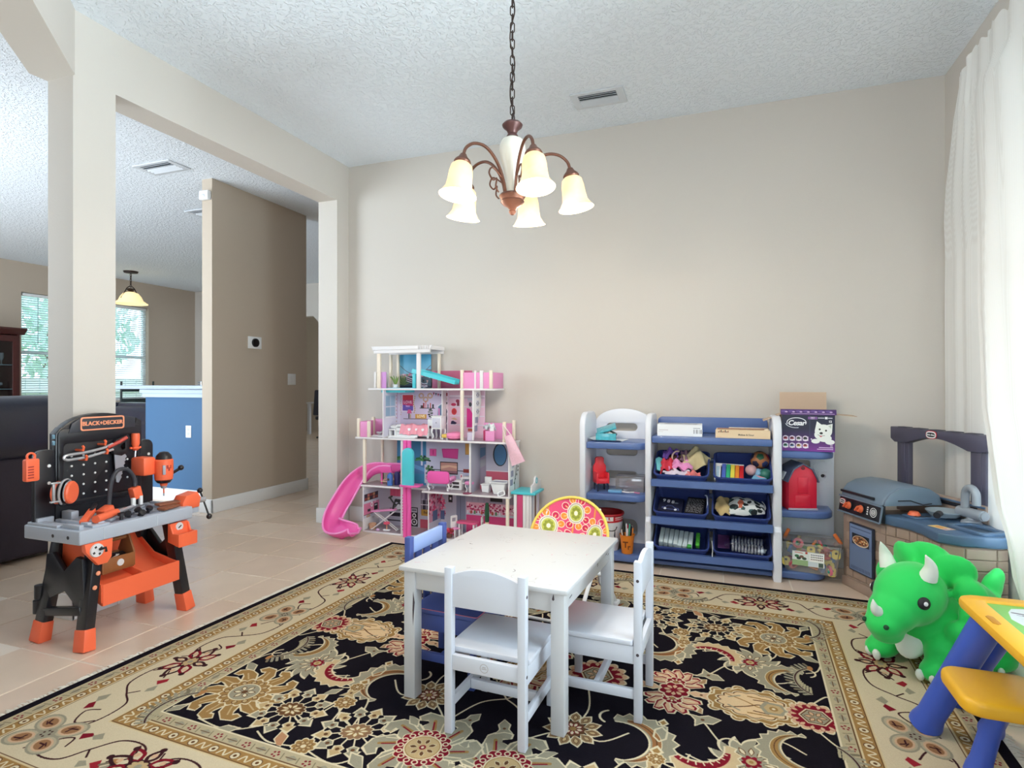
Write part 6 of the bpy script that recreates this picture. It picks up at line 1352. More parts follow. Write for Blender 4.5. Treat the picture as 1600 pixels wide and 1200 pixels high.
t = thing('doll_floor_mat', 'round plum doll mat on the living storey floor', 'doll mat', (-1.80, 3.915, F2)); G().lathe([(0, 0), (.034, 0), (.034, .003), (0, .004)], n=22).build('pad', mat('plum_mat', (150, 70, 100), .7), t)
t = thing('doll_toilet', 'white doll toilet by the pink bathroom wall', 'doll toilet', (-1.69, 4.03, F2)); G().prism([(-.026, 0), (.026, 0), (.034, .055), (-.034, .055)], -.035, .02, 'y', .006).build('bowl', m_white, t); G().bb(-.036, .036, -.04, .025, .055, .063, .003).build('seat_ring', m_white, t); G().bb(-.028, .028, .022, .04, .05, .11, .004).build('tank', m_white, t)
t = thing('doll_bathtub', 'white tapered doll bathtub at the end of the living storey', 'doll bathtub', (-1.57, 3.99, F2), .0)
g = G(); g.prism([(-.035, 0), (.04, 0), (.062, .085), (-.062, .085)], -.04, .06, 'y', .008); g.build('tub', m_white, t); g = G(); g.plate([rrect(-.070, .070, -.05, .07, .02), rrect(-.055, .055, -.034, .055, .018)], .008, Matrix.Translation((0, 0, .088)), .002); g.build('rim', m_white, t); G().bb(-.054, .054, -.033, .054, .08, .086).build('basin_floor', m_dg, t)
t = thing('doll_picture', 'small white doll picture frame lying in front of the bathtub', 'doll picture', (-1.53, 3.92, F2), .4); G().plate([rrect(-.028, .028, -.02, .02, .006), rrect(-.02, .02, -.013, .013, .004)], .006, MX((0, 0, .016), (1, 0, .3), (-.1, .6, .7)), .001).build('frame', m_white, t)
t = thing('doll_ironing_board', 'pink doll ironing board on crossed white legs', 'ironing board', (-2.555, 3.975, F1), .1); G().prism([(-.115, -.012), (-.09, -.026), (.10, -.026), (.115, 0), (.10, .026), (-.09, .026), (-.115, .012)], .0, .012, 'z', .003).xf(Matrix.Translation((0, 0, .148)) @ Euler((0, -.12, 0)).to_matrix().to_4x4()).build('board', m_pl, t)
for y in (-.02, .02): G().bar((-.10, y, 0.002), (.09, y, .15), .008, .005).build('leg', m_white, t); G().bar((.115, y*.7, 0.002), (-.085, y*.7, .138), .008, .005).build('leg', m_white, t)
for x in (-.10, .115): G().bb(x-.005, x+.005, -.032, .032, 0, .008, .002).build('foot', m_white, t)
t = thing('black_doll_bike', 'tangle of a black doll exercise bike on the ironing board', 'doll bike', (-2.455, 3.975, F1+.168))
m_bk = mat('black_plastic', (26, 24, 30), .4)
for pts, r in (([(-.05, 0, .09), (-.015, 0, .05), (.03, 0, .02)], .006), ([(-.02, 0, .0), (-.01, 0, .05), (.02, 0, .075), (.055, .01, .07)], .007), ([(.0, -.02, .02), (.03, .01, .05), (.05, .0, .015)], .006)): G().tube(spline(pts, 4), r, 6).build('bar', m_bk, t)
G().box((.02, 0, .07), (.045, .03, .02), (0, .3, .2), .006).build('saddle', m_bk, t); G().box((-.045, 0, .095), (.035, .02, .014), (0, -.5, 0), .005).build('handlebar', m_bk, t); G().lathe([(0, -.006), (.02, -.006), (.022, 0), (.02, .006), (0, .006)], (.03, 0, .022), 16, Matrix.Rotation(PI/2, 4, 'X')).build('wheel', mat('pale_grey_wheel', (190, 190, 200), .4), t)
t = thing('doll_swivel_stool', 'red-pink doll swivel stool on a white foot under the ironing board', 'doll stool', (-2.515, 3.945, F1)); G().lathe([(0, .055), (.022, .053), (.027, .062), (.02, .07), (0, .072)], n=18).build('seat', mat('coral_pink', (232, 90, 120), .4), t); G().cyl((0, 0, .01), (0, 0, .056), .005, n=8).build('stem', mat('tan_stem', (214, 160, 130), .4), t); G().bb(-.03, .03, -.012, .012, 0, .012, .004).build('base', m_white, t)
t = thing('doll_shoe', 'tiny lilac doll shoe on the ground floor edge', 'doll shoe', (-2.585, 3.925, F1)); G().ball((0, 0, .008), (.016, .009, .010), 10).build('shoe_body', mat('lilac_plastic', (226, 180, 226), .4), t)
t = thing('doll_basket', 'tan woven doll basket in the laundry corner', 'doll basket', (-2.66, 3.965, F1)); G().lathe([(0, 0), (.024, 0), (.032, .04), (.028, .044), (.02, .01), (0, .01)], n=16).build('weave', mat('tan_basket', (206, 160, 130), .8, var=.3, vs=60, bump=.4, bs=120), t)
t = thing('doll_dining_table', 'pink doll dining table on white legs in the ground floor kitchen', 'doll table', (-1.835, 4.0, F1)); G().prism(rrect(-.085, .085, -.045, .045, .03), .105, .118, 'z', .004).build('tabletop', mat('doll_table_pink', (226, 92, 140), .4), t); [G().cyl((x, y, 0), (x, y, .106), .006, .008, 8).build('leg', m_white, t) for x in (-.06, .06) for y in (-.025, .025)]
def dchair(loc, rz, lab):
    t = thing('doll_chair', lab, 'doll chair', loc, rz, 'doll chairs at the pink table'); G().bb(-.028, .028, -.026, .026, .06, .07, .003).build('seat', m_pl, t); g = G(); g.plate([rrect(-.028, .028, .0, .09, .008), rrect(-.018, .018, .045, .075, .006)], .008, XZ(0, .024, .07), .001); g.build('backrest', m_white, t)
    for x in (-.023, .023):
        for y in (-.022, .022): G().bb(x-.004, x+.004, y-.004, y+.004, 0, .061, .001).build('leg', m_white, t)
dchair((-1.92, 3.965, F1), math.radians(60), 'white-backed doll chair at the near end of the pink table'); dchair((-1.745, 4.01, F1), math.radians(-80), 'white-backed doll chair at the far end of the pink table')
t = thing('doll_bottle', 'dark green toy bottle with a cream foot, standing in the dollhouse kitchen', 'bottle', (-1.655, 3.95, F1)); G().cyl((0, 0, 0), (0, 0, .14), .016, .014, 12).build('foot', mat('cream_foot', (232, 206, 170), .5), t); G().lathe([(.014, .14), (.016, .15), (.017, .24), (.012, .28), (0, .285)], n=14).build('glass', mat('bottle_green', (36, 84, 60), .3), t)
t = thing('doll_flowers', 'bunch of pink and red doll flowers on the ground floor', 'flowers', (-1.965, 3.945, F1)); rd = random.Random(2)
for k in range(16): G().ball((rd.uniform(-.035, .035), rd.uniform(-.02, .02), rd.uniform(.015, .075)), rd.uniform(.009, .014), 8).build('blossom', mat('blossom_%d' % (k % 3), [(206, 60, 90), (236, 150, 190), (160, 50, 60)][k % 3], .6), t)
G().lathe([(0, 0), (.022, 0), (.026, .03), (0, .032)], n=12).build('pot', mat('flower_pot', (110, 70, 60), .6), t)
t = thing('doll_pool_slide', 'turquoise doll pool slide tilted across the roof terrace', 'pool slide', (-2.09, 3.955, F4))
M = Matrix.Translation((0, 0, .075)) @ Euler((0, .245, 0)).to_matrix().to_4x4(); g = G(); g.prism([(-.04, 0), (.04, 0), (.04, .04), (.032, .04), (.032, .010), (-.032, .010), (-.032, .032), (-.04, .032)], -.19, .19, 'x', .002); g.xf(M); g.build('chute', m_tqb, t)
G().bb(-.18, -.15, -.035, .035, 0, .112, .003).build('support', m_tqb, t)
t = thing('doll_plant', 'green leafy doll plant in a white pot on the roof terrace', 'doll plant', (-2.455, 3.975, F4+.004)); G().lathe([(0, 0), (.018, 0), (.022, .025), (0, .026)], n=14).build('pot', m_white, t)
for k in range(9): a = k*.7; G().tube(spline([(0, 0, .02), (.02*math.cos(a), .012*math.sin(a), .06), (.038*math.cos(a)-.01, .02*math.sin(a), .085+.004*(k % 4))], 4), [.004, .005, .007, .007, .006, .005, .004, .003, .001], 5).build('leaf', mat('doll_leaf', (128, 160, 84), .5, var=.2), t)
# ---------------------------------------------------------------- the toy workbench
m_wb = mat('bench_black_plastic', (24, 25, 33), .38, var=.04, coat=.15); m_wg = mat('bench_grey_plastic', (176, 184, 198), .4, var=.02); m_wo = mat('bench_orange_plastic', (250, 112, 72), .4, var=.02); m_sil = mat('silver_plastic', (190, 192, 198), .25, metal=.5); m_bwood = mat('brown_toy_wood', (140, 84, 58), .5, var=.15, vs=30)
bx0, bx1, by0, by1, bt = -3.0, -2.625, 1.695, 2.262, .538
wb = wthing('toy_workbench', 'black, grey and orange toy workbench with a pegboard, against the column', 'toy workbench', (-2.81, 1.98, 0))
g = G(); g.bb(bx0, bx1, by0, by1, bt-.062, bt, .006, 3); g.build('benchtop', m_wg, wb)
for y in (1.80, 2.06): G().bb(bx1-.001, bx1+.0025, y-.001, y+.001, bt-.055, bt-.008).build('seam', m_vent, wb)
for x in (-2.80, -2.70): G().cyl((x, by0+.004, bt-.033), (x, by0-.0008, bt-.033), .008, n=12).build('screw_hole', m_hole, wb)
# raised tray ridges and details on the top
for (x0, x1, y0, y1, h) in ((-2.985, -2.78, 1.70, 1.745, .012), (-2.90, -2.68, 1.765, 1.785, .018), (-2.84, -2.66, 1.80, 1.83, .016), (-2.76, -2.65, 1.71, 1.73, .02), (-2.90, -2.70, 2.17, 2.19, .012), (-2.88, -2.74, 2.215, 2.235, .016), (-2.72, -2.64, 1.76, 1.84, .010), (-2.95, -2.93, 1.71, 1.78, .028)): G().bb(x0, x1, y0, y1, bt-.001, bt+h, .003).build('top_ridge', m_wg, wb)
G().bb(-2.72, -2.655, 1.86, 2.10, bt-.001, bt+.003, .001).build('tool_tray', mat('tray_shade_grey', (120, 126, 140), .5), wb)
# pegboard: main panel with a peaked top, side wings, white pegs
px = -2.955
p = [(1.79, bt-.05), (2.215, bt-.05), (2.215, .985), (2.19, 1.0)]+[(y, z) for y, z in arcpts(2.0, .93, .20, 25, 155, 12, .105)]+[(1.815, .975), (1.79, .945)]
G().prism(p, px-.03, px+.018, 'x', .006).build('pegboard', m_wb, wb)
g = G(); g.plate([rrect(1.80, 2.205, .60, .965, .03), rrect(1.818, 2.187, .62, .90, .025)], .012, YZ(px+.02, 0, 0), .003); g.build('pegboard_rim', m_wb, wb)
G().prism([(1.84, .945), (2.17, .955), (2.17, 1.005), (2.10, 1.018), (1.90, 1.018), (1.855, .99)], px+.016, px+.03, 'x', .003).build('sign_block', mat('bench_dark_grey', (48, 50, 60), .45), wb)
for y0, y1, z1 in ((1.705, 1.80, .875), (2.205, 2.285, .88)):
    lp = rrect(y0, y1, bt-.05, z1, .035); G().prism(lp, px-.012, px+.012, 'x', .004).build('wing_panel', m_wb, wb)
    for z in (.80, .72): G().cyl((px+.011, (y0+y1)/2+.012, z), (px+.016, (y0+y1)/2+.012, z), .0075, n=10).build('peg', m_white, wb)
for i in range(6):
    for j in range(5):
        y = 1.86+i*.055; z = .645+j*.047
        if (2.03 < y < 2.12 and z > .67) or (i > 3 and j < 1) or (i < 1 and j < 1): continue
        G().lathe([(0, .004), (.004, .004), (.0055, .002), (.006, 0)], (px+.0175, y, z), 8, Matrix.Rotation(PI/2, 4, 'Y')).build('peg', m_white, wb)
g = G(); lg = rrect(-.108, .108, -.033, .033, .012); g.plate([lg, rrect(-.102, .102, -.027, .027, .009)], .003, YZ(px+.032, 2.0, .985), .0006); g.build('logo_frame', mat('logo_peach', (246, 160, 124), .5), wb, kind='stuff')
g = G(); g.text('BLACK+DECKER', .0275, YZ(px+.0315, 2.0, .985), .003, .0009, .98); g.build('logo_lettering', mat('logo_peach', (246, 160, 124), .5), wb, kind='stuff', smooth=0)
for z in (.935, .905): G().bb(px+.0, px+.014, 1.784, 1.79, z-.012, z+.008, .001).build('edge_sticker', mat('edge_blue', (120, 166, 190), .5), wb)
G().bb(-2.93, -2.86, 1.81, 1.845, bt, bt+.045, .004).build('clip_block', m_wg, wb)
# legs: two splayed A-frames with orange feet
for s, yf, yt in ((-1, 1.745, 1.80), (1, 2.235, 2.17)):
    for xf, xt in ((-2.665, -2.68), (-2.945, -2.91)):
        if s < 0 or xf > -2.8:
            G().bar((xf, yf, .085), (xt, yt, bt-.06), .046, .062, (1, 0, 0), .006).build('leg', m_wb, wb)
        else: G().bar((xf, yf+.03, .085), (xt, yt, bt-.06), .04, .055, (1, 0, 0), .006).build('leg', m_wb, wb)
        G().bar((xf+(.012 if xf > -2.8 else -.008), yf+s*.012, 0), (xf, yf, .092), .056, .072, (1, 0, 0), .004, .05, .068).build('foot', m_wo, wb)
    y = (yf+yt)/2+s*.02
    G().prism([(-2.68, .40), (-2.72, .405), (-2.80, .335), (-2.88, .41), (-2.92, .40), (-2.94, .25), (-2.90, .20), (-2.80, .245), (-2.70, .165), (-2.665, .17)], y-.012, y+.012, 'y', .004).build('side_brace', m_wb, wb)
    G().bar((-2.93, yf, .135), (-2.68, yf, .17), .03, .038, (0, 0, 1), .004).build('cross_rail', m_wb, wb)
G().prism([(-2.755, .285), (-2.768, .265), (-2.742, .262)], 1.752, 1.757, 'y').build('triangle_sticker', mat('logo_peach', (246, 160, 124), .5), wb)
for z in (.33, .27): G().lathe([(0, .004), (.007, .004), (.010, .001), (.010, -.002)], (-2.637, 1.783-.03*(z < .3)*.5, z), 12, Matrix.Rotation(PI/2, 4, 'Y')).build('bolt', mat('logo_peach', (246, 160, 124), .5), wb)
for z, x in ((.22, -2.975), (.15, -2.985)): G().cyl((x, 1.745, z-.03), (x, 1.745, z+.03), .02, n=12).build('leg_clip', m_wb, wb)
# orange tray between the frames
g = G(); g.prism([(-2.632, .175), (-2.632, .272), (-2.64, .272), (-2.655, .235), (-2.80, .27), (-2.915, .36), (-2.93, .40), (-2.945, .40), (-2.945, .33), (-2.80, .235), (-2.645, .175)], 1.80, 2.19, 'x' if 0 else 'y', .003)
g.build('tray', m_wo, wb)
for y in (1.80, 2.0, 2.18): G().prism([(-2.636, .19), (-2.636, .272), (-2.80, .305), (-2.935, .405), (-2.935, .36), (-2.80, .25)], y-.004, y+.004, 'y', .002).build('tray_divider', m_wo, wb)
G().prism([(-2.66, .40), (-2.70, .44), (-2.93, .44), (-2.93, .38), (-2.80, .30), (-2.735, .335)], 1.788, 1.80, 'y', .003).build('tray_wing', m_wo, wb)
# bracket with a saw blade dial, orange screw cup, rear stop
G().prism([(1.715, bt-.062), (1.84, bt-.062), (1.835, .395), (1.815, .37), (1.775, .37), (1.72, .44)], -2.65, -2.622, 'x', .005).build('bracket', m_wo, wb)
G().lathe([(0, .008), (.028, .008), (.030, .004), (.030, 0)], (-2.622, 1.765, .44), 24, Matrix.Rotation(PI/2, 4, 'Y')).build('dial', mat('dial_white', (226, 224, 226), .4), wb)
for k in range(4): G().box((-2.6132, 1.765+.018*math.cos(k*PI/2+.5), .44+.018*math.sin(k*PI/2+.5)), (.001, .009, .009), (.5+k*PI/2, 0, 0)).build('dial_slot', m_hole, wb)
G().tube([(-2.613, 1.772, .443), (-2.598, 1.79, .448), (-2.60, 1.793, .43)], .006, 6).build('dial_handle', m_wb, wb)
t = G(); t.prism([(-2.66, bt-.07), (-2.655, .375), (-2.60, .355), (-2.575, .355), (-2.575, .42), (-2.585, .42), (-2.59, .385), (-2.63, .39), (-2.642, bt-.07)], 2.145, 2.245, 'y', .004); t.build('screw_cup', m_wo, wb)
for y in (2.145, 2.245): G().prism([(-2.655, .375), (-2.655, bt-.07), (-2.635, bt-.08), (-2.62, .42), (-2.577, .42), (-2.577, .355)], y-.005, y+.005, 'y', .003).build('cup_side', m_wo, wb)
G().lathe([(0, .004), (.020, .004), (.022, 0)], (-2.640, 2.195, .445), 20, Matrix.Rotation(PI/2, 4, 'Y')).build('cup_badge', mat('dial_white', (226, 224, 226), .4), wb); G().box((-2.635, 2.195, .445), (.001, .02, .006), (.6, 0, 0)).build('badge_mark', m_hole, wb)
for k, y in enumerate((2.17, 2.195, 2.215)): G().lathe([(0, 0), (.008, 0), (.012, .012), (.006, .02), (0, .02)], (-2.605, y, .392), 10).build('toy_screw', m_bk, wb)
# vise at the far end
G().prism([(2.235, bt-.02), (2.335, bt-.02), (2.345, bt+.03), (2.325, bt+.062), (2.255, bt+.05), (2.235, bt+.02)], -2.74, -2.66, 'x', .006).build('vise_jaw', m_wo, wb); G().bb(-2.73, -2.67, 2.255, 2.34, bt-.05, bt-.018, .004).build('vise_base', m_wg, wb)
G().cyl((-2.70, 2.34, bt+.01), (-2.70, 2.40, bt+.005), .018, .015).build('vise_screw', m_sil, wb)
G().cyl((-2.715, 2.385, bt+.055), (-2.675, 2.41, bt-.09), .005, n=8).build('vise_bar', m_bk, wb)
for q in ((-2.715, 2.385, bt+.055), (-2.675, 2.41, bt-.09)): G().ball(q, .015, 12).build('vise_knob', m_bk, wb)
# the tools: each a thing
def tool(name, label, cat, loc): return wthing(name, label, cat, loc)
tx = px+.04
t = tool('toy_saw', 'toy hand saw with a black handle and grey blade hanging on the pegboard', 'toy saw', (tx, 2.07, .80))
hp = [(2.035, .862), (2.06, .895), (2.115, .915), (2.125, .90), (2.12, .83), (2.085, .815), (2.045, .825)]
g = G(); g.plate([hp, [(2.07, .865), (2.105, .885), (2.105, .845), (2.085, .838)]], .02, YZ(tx, 0, 0), .003); g.build('handle', m_bk, t)
bl_ = [(2.05, .822), (2.10, .822)]+[(2.112+(.004 if k % 2 else -.002)-k*.0022, .812-k*.0085) for k in range(14)]+[(2.072, .675), (2.06, .68)]
G().plate([bl_], .006, YZ(tx, 0, 0)).build('blade', mat('saw_blade_grey', (170, 176, 188), .3, metal=.3), t); G().prism([(2.065, .885), (2.105, .905), (2.108, .895), (2.07, .875)], tx+.009, tx+.013, 'x').build('handle_inlay', m_wo, t)
t = tool('toy_pliers', 'long silver toy pliers lying across orange pegboard hooks', 'toy pliers', (tx+.02, 1.93, .845))
G().tube(spline([(tx+.02, 1.815, .822), (tx+.02, 1.80, .832), (tx+.02, 1.815, .845), (tx+.02, 1.90, .85), (tx+.02, 1.98, .862), (tx+.02, 2.03, .878)], 4), .007, 8).build('jaw', m_sil, t); G().tube(spline([(tx+.02, 1.815, .822), (tx+.02, 1.90, .826), (tx+.02, 1.97, .838), (tx+.02, 2.03, .85)], 4), .007, 8).build('jaw', m_sil, t); G().tube([(tx+.022, 2.0, .862), (tx+.022, 2.06, .885), (tx+.022, 2.10, .905)], .009, 8).build('grip', mat('red_grip', (196, 72, 62), .4), t)
for y, z in ((1.88, .862), (1.895, .815), (1.985, .88), (1.995, .835)): G().tube([(px+.016, y, z), (tx+.03, y, z), (tx+.034, y, z+.014), (tx+.026, y, z+.02)], .006, 6).build('hook', m_wo, wb)
t = tool('toy_screwdriver', 'orange-handled toy screwdriver hanging upright on the pegboard', 'toy screwdriver', (tx+.005, 2.16, .82))
G().lathe([(0, .92), (.018, .92), (.020, .91), (.019, .865), (.014, .85), (.022, .842), (.012, .832), (.008, .83)], (tx+.005, 2.16, 0), 12).build('handle', m_wo, t); G().cyl((tx+.005, 2.16, .832), (tx+.005, 2.152, .745), .005, .0035, 8).build('shaft', m_sil, t)
for y in (2.135, 2.185): G().tube([(px+.016, y, .845), (tx+.008, y, .845)], .006, 6).build('hook', m_wo, wb)
t = tool('toy_drill', 'orange toy drill with a black cap in its bracket at the pegboard side', 'toy drill', (-2.80, 2.235, .71))
G().box((-2.86, 2.165, .75), (.10, .07, .095), None, .012).build('holder', m_wo, t); G().lathe([(0, .60), (.004, .60), (.004, .637), (.016, .64), (.02, .655), (.028, .66), (.042, .672), (.045, .70), (.045, .775), (.038, .782)], (-2.80, 2.235, 0), 20).build('housing', m_wo, t)
G().lathe([(.039, .778), (.036, .80), (.02, .818), (0, .822)], (-2.80, 2.235, 0), 20).build('cap_dome', m_bk, t); G().lathe([(.043, .674), (.034, .66), (.03, .655), (0, .655)], (-2.80, 2.235, 0), 20).build('collar', m_bk, t); G().cyl((-2.80, 2.235, .585), (-2.80, 2.235, .642), .004, n=8).build('bit', m_sil, t); G().lathe([(0, .622), (.013, .626), (.017, .645), (.02, .658)], (-2.80, 2.235, 0), 16).build('chuck', m_sil, t)
G().tube([(-2.785, 2.27, .70), (-2.765, 2.30, .722)], .008, 8).build('lever', m_bk, t); G().ball((-2.762, 2.306, .727), .015, 12).build('lever_knob', m_bk, t); G().box((-2.762, 2.207, .728), (.01, .014, .05), (0, 0, -.6), .003).build('label', mat('grey_label', (170, 176, 190), .4), t)
for k in range(3): G().box((-2.7565, 2.222+.014*k*.6, .742-.012*(k % 2)), (.004, .008, .018), (0, 0, -.2), .001).build('vent_mark', mat('dark_orange', (170, 50, 40), .5), t)
t = tool('toy_phone', 'orange toy walkie-talkie with a loop on the pegboard wing', 'toy phone', (-2.91, 1.675, .80))
G().prism(rrect(1.645, 1.70, .745, .845, .008), -2.925, -2.895, 'x', .005).build('body', m_wo, t); G().tube([(-2.91, y, z) for y, z in arcpts(1.672, .855, .016, -40, 220, 10)], .005, 6).build('loop', m_wo, t)
for k in range(5): G().bb(-2.8955, -2.8935, 1.652, 1.675, .76+k*.012, .765+k*.012).build('groove', mat('dark_orange', (170, 50, 40), .5), t)
t = tool('toy_tape_reel', 'orange and silver toy measuring wheel at the foot of the pegboard', 'toy wheel', (-2.87, 1.79, .68))
M = Matrix.Translation((-2.86, 1.775, .68)) @ Euler((0, PI/2, .55)).to_matrix().to_4x4()
for z, r, m, nm in ((-.03, .052, m_wo, 'disc'), (.02, .052, m_wo, 'disc'), (-.008, .056, m_wb, 'drum')): G().lathe([(0, z), (r*.9, z), (r, z+.006), (r, z+.016), (r*.9, z+.022), (0, z+.022)], n=26, M=M).build(nm, m, t)
G().tube([M @ V((.06*math.cos(a), .06*math.sin(a), .012)) for a in np.linspace(2.2, 5.6, 16)], .005, 6).build('band', m_sil, t); G().tube([M @ V((.05*math.cos(a), .05*math.sin(a), .026)) for a in np.linspace(2.4, 5.4, 16)], .004, 6).build('band', m_sil, t)
G().prism([(1.69, .655), (1.70, .655), (1.70, .74), (1.69, .74)], -2.80, -2.79, 'x', .002).build('clamp_bar', m_sil, t); G().bb(-2.80, -2.785, 1.68, 1.72, .735, .743, .002).build('clamp_head', m_sil, t); G().bb(-2.80, -2.785, 1.68, 1.72, .652, .66, .002).build('clamp_head', m_sil, t)
t = tool('toy_work_lamp', 'toy lamp on a black gooseneck arching over the bench', 'toy lamp', (-2.80, 2.0, bt))
G().tube(spline([(-2.78, 1.93, bt+.02), (-2.80, 1.945, bt+.07), (-2.80, 1.955, bt+.16), (-2.80, 1.985, bt+.215), (-2.80, 2.035, bt+.215), (-2.80, 2.07, bt+.17), (-2.80, 2.075, bt+.125)], 6), .0095, 10).build('gooseneck', mat('gooseneck_grey', (60, 62, 70), .4), t)
G().box((-2.80, 2.078, bt+.092), (.04, .045, .06), (.25, 0, 0), .005).build('lamp_head', m_wo, t); G().bb(-2.79, -2.775, 2.045, 2.062, bt+.03, bt+.07, .002).build('lens', m_white, t); G().bb(-2.79, -2.775, 2.085, 2.10, bt+.03, bt+.075, .002).build('lens', m_white, t)
G().box((-2.78, 1.915, bt+.03), (.05, .06, .045), (.35, 0, .2), .006).build('base', m_wo, t)
t = tool('toy_driver', 'toy tool with a long orange grip and grey shaft lying on the benchtop', 'toy tool', (-2.70, 1.91, bt+.03)); G().cyl((-2.665, 1.79, bt+.03), (-2.72, 1.925, bt+.032), .018, .016, 12).build('handle', m_wo, t); G().cyl((-2.72, 1.92, bt+.032), (-2.79, 2.07, bt+.03), .009, .007, 10).build('shaft', m_sil, t)
t = tool('toy_grip', 'small orange and black toy tool lying behind the long orange grip', 'toy tool', (-2.76, 1.80, bt+.02)); G().bar((-2.72, 1.77, bt+.014), (-2.79, 1.86, bt+.05), .03, .02, (0, 0, 1), .005).build('grip', m_wo, t); G().bar((-2.765, 1.83, bt+.036), (-2.80, 1.88, bt+.075), .018, .014, (0, 0, 1), .004).build('head', m_bk, t)
for k, (x, y) in enumerate([(-2.66, 1.905), (-2.675, 1.955), (-2.67, 2.0), (-2.70, 2.03), (-2.685, 2.055)]):
    t = tool('toy_bolt', ['black toy bolt in the bench tray, nearest the grip end', 'black toy bolt standing second in the bench tray', 'black toy bolt in the middle of the bench tray', 'black toy bolt in the bench tray beside the wooden strip', 'black toy bolt in the bench tray, closest to the vise'][k], 'toy bolt', (x, y, bt+.004)); G().lathe([(0, 0), (.008, 0), (.008, .018), (.016, .02), (.016, .032), (0, .034)], (x, y, bt+.004), 8, Euler((.6*(k % 2), .5*(k % 3), 0)).to_matrix().to_4x4()).build('bolt_body', m_bk, t)
for k, (x, y, l, a) in enumerate([(-2.66, 2.09, .11, .2), (-2.70, 2.12, .12, -.12)]):
    t = tool('toy_plank', ['brown toy plank nearest the bench edge', 'brown toy plank lying behind the first, toward the vise'][k], 'toy plank', (x, y+.05, bt+.012)); G().box((x-.01, y+.07, bt+.012+.012*k), (.045, l, .011), (0, .05, a), .002).build('plank', m_bwood, t)
for k, (x, y, w, d) in enumerate([(-2.82, 2.10, .03, .10), (-2.70, 1.87, .05, .04), (-2.745, 2.0, .05, .05)]):
    t = tool('toy_spanner', ['grey toy spanner at the foot of the pegboard', 'grey toy nut tray piece near the orange grip', 'grey toy gear in the middle of the bench'][k], 'toy tool', (x, y, bt+.006)); G().box((x, y, bt+.009), (w, d, .012), (0, 0, .4), .004).build('body', mat('mid_grey_plastic', (150, 156, 168), .4), t)
t = tool('toy_toolbox', 'brown wooden toy toolbox sitting in the orange tray', 'toolbox', (-2.74, 1.92, .30))
mtb = mat('toolbox_wood', (150, 92, 50), .5, var=.15, vs=25)
for x in (-2.70, -2.80): G().bb(x-.006, x+.006, 1.845, 1.995, .30, .365, .003).build('side_board', mtb, t)
G().bb(-2.80, -2.70, 1.845, 1.995, .295, .305).build('bottom_board', mtb, t)
for y in (1.845, 1.995): G().prism([(-2.805, .30), (-2.695, .30), (-2.695, .37), (-2.735, .455), (-2.765, .455), (-2.805, .37)], y-.005, y+.005, 'y', .003).build('end_board', mtb, t)
G().cyl((-2.75, 1.845, .435), (-2.75, 1.995, .435), .009, n=10).build('carry_bar', mtb, t); G().box((-2.745, 1.93, .345), (.03, .06, .02), (.2, 0, .5), .006).build('tape', m_white, t); G().lathe([(0, .004), (.016, .003), (.017, 0)], (-2.694, 1.925, .333), 14, Matrix.Rotation(PI/2, 4, 'Y')).build('badge', mat('dial_white', (226, 224, 226), .4), t); G().box((-2.76, 1.95, .35), (.05, .08, .02), (0, .2, -.3), .006).build('dark_tool', m_bk, t)
# ---------------------------------------------------------------- the play kitchen in the corner
m_kb = mat('kitchen_taupe', (150, 130, 118), .5, var=.05, vs=8); m_kbr = mat('kitchen_brick', (162, 141, 128), .5, var=.06, vs=14); m_kc = mat('kitchen_counter_blue', (74, 100, 130), .4, var=.08, vs=20); m_kg = mat('kitchen_lid_blue_grey', (112, 130, 148), .4, var=.02); m_kp = mat('kitchen_hood_slate', (78, 76, 94), .45, var=.03); m_kk = mat('kitchen_black', (26, 28, 36), .4); m_ko = mat('kitchen_orange', (232, 110, 70), .4); m_ks = mat('kitchen_silver', (156, 164, 174), .35, metal=.2)
kt = thing('play_kitchen', 'brick-look plastic play kitchen with grill and sink, standing in the corner', 'play kitchen', (.675, 3.85, 0), math.radians(-65))
fr = [(.0, .0), (.30, .012), (.42, .05), (.52, .045), (.60, .02), (.665, .012), (.735, .06), (.775, .175), (.77, .235)]
bodyp = fr+[(.69, .285), (.535, .372), (-.03, .372), (-.03, .0)]
G().prism(bodyp, 0, .43, 'z', .006).build('cabinet', m_kb, kt)
def seg_bricks(p0, p1, z, h, L, off, skip=None):
    p0, p1 = V((*p0, 0)), V((*p1, 0)); D = (p1-p0).length; d = (p1-p0)/D; n = V((d.y, -d.x, 0)); s = -off
    while s < D-.004:
        a, b = max(s, 0), min(s+L, D); s += L
        if b-a < .012: continue
        c = p0+d*(a+b)/2
        if skip and skip(c.x, z+h/2): continue
        G().box((c.x+n.x*.0, c.y+n.y*.0, z+h/2), (b-a-.004, .012, h-.004), (0, 0, math.atan2(d.y, d.x)), .002, 1).build('brick', m_kbr, kt, smooth=0)
skipf = lambda u, z: (.03 < u < .24 and .10 < z < .40) or (.34 < u < .50 and z < .335)
for r in range(8):
    z = .012+r*.0515
    for k, (a, b) in enumerate(zip(fr, fr[1:])): seg_bricks(a, b, z, .0515, .105 if k < 5 else .2, .05 if r % 2 else 0, skipf)
G().bb(-.032, .305, -.012, .0, 0, .055, .006).build('plinth', m_kbr, kt)
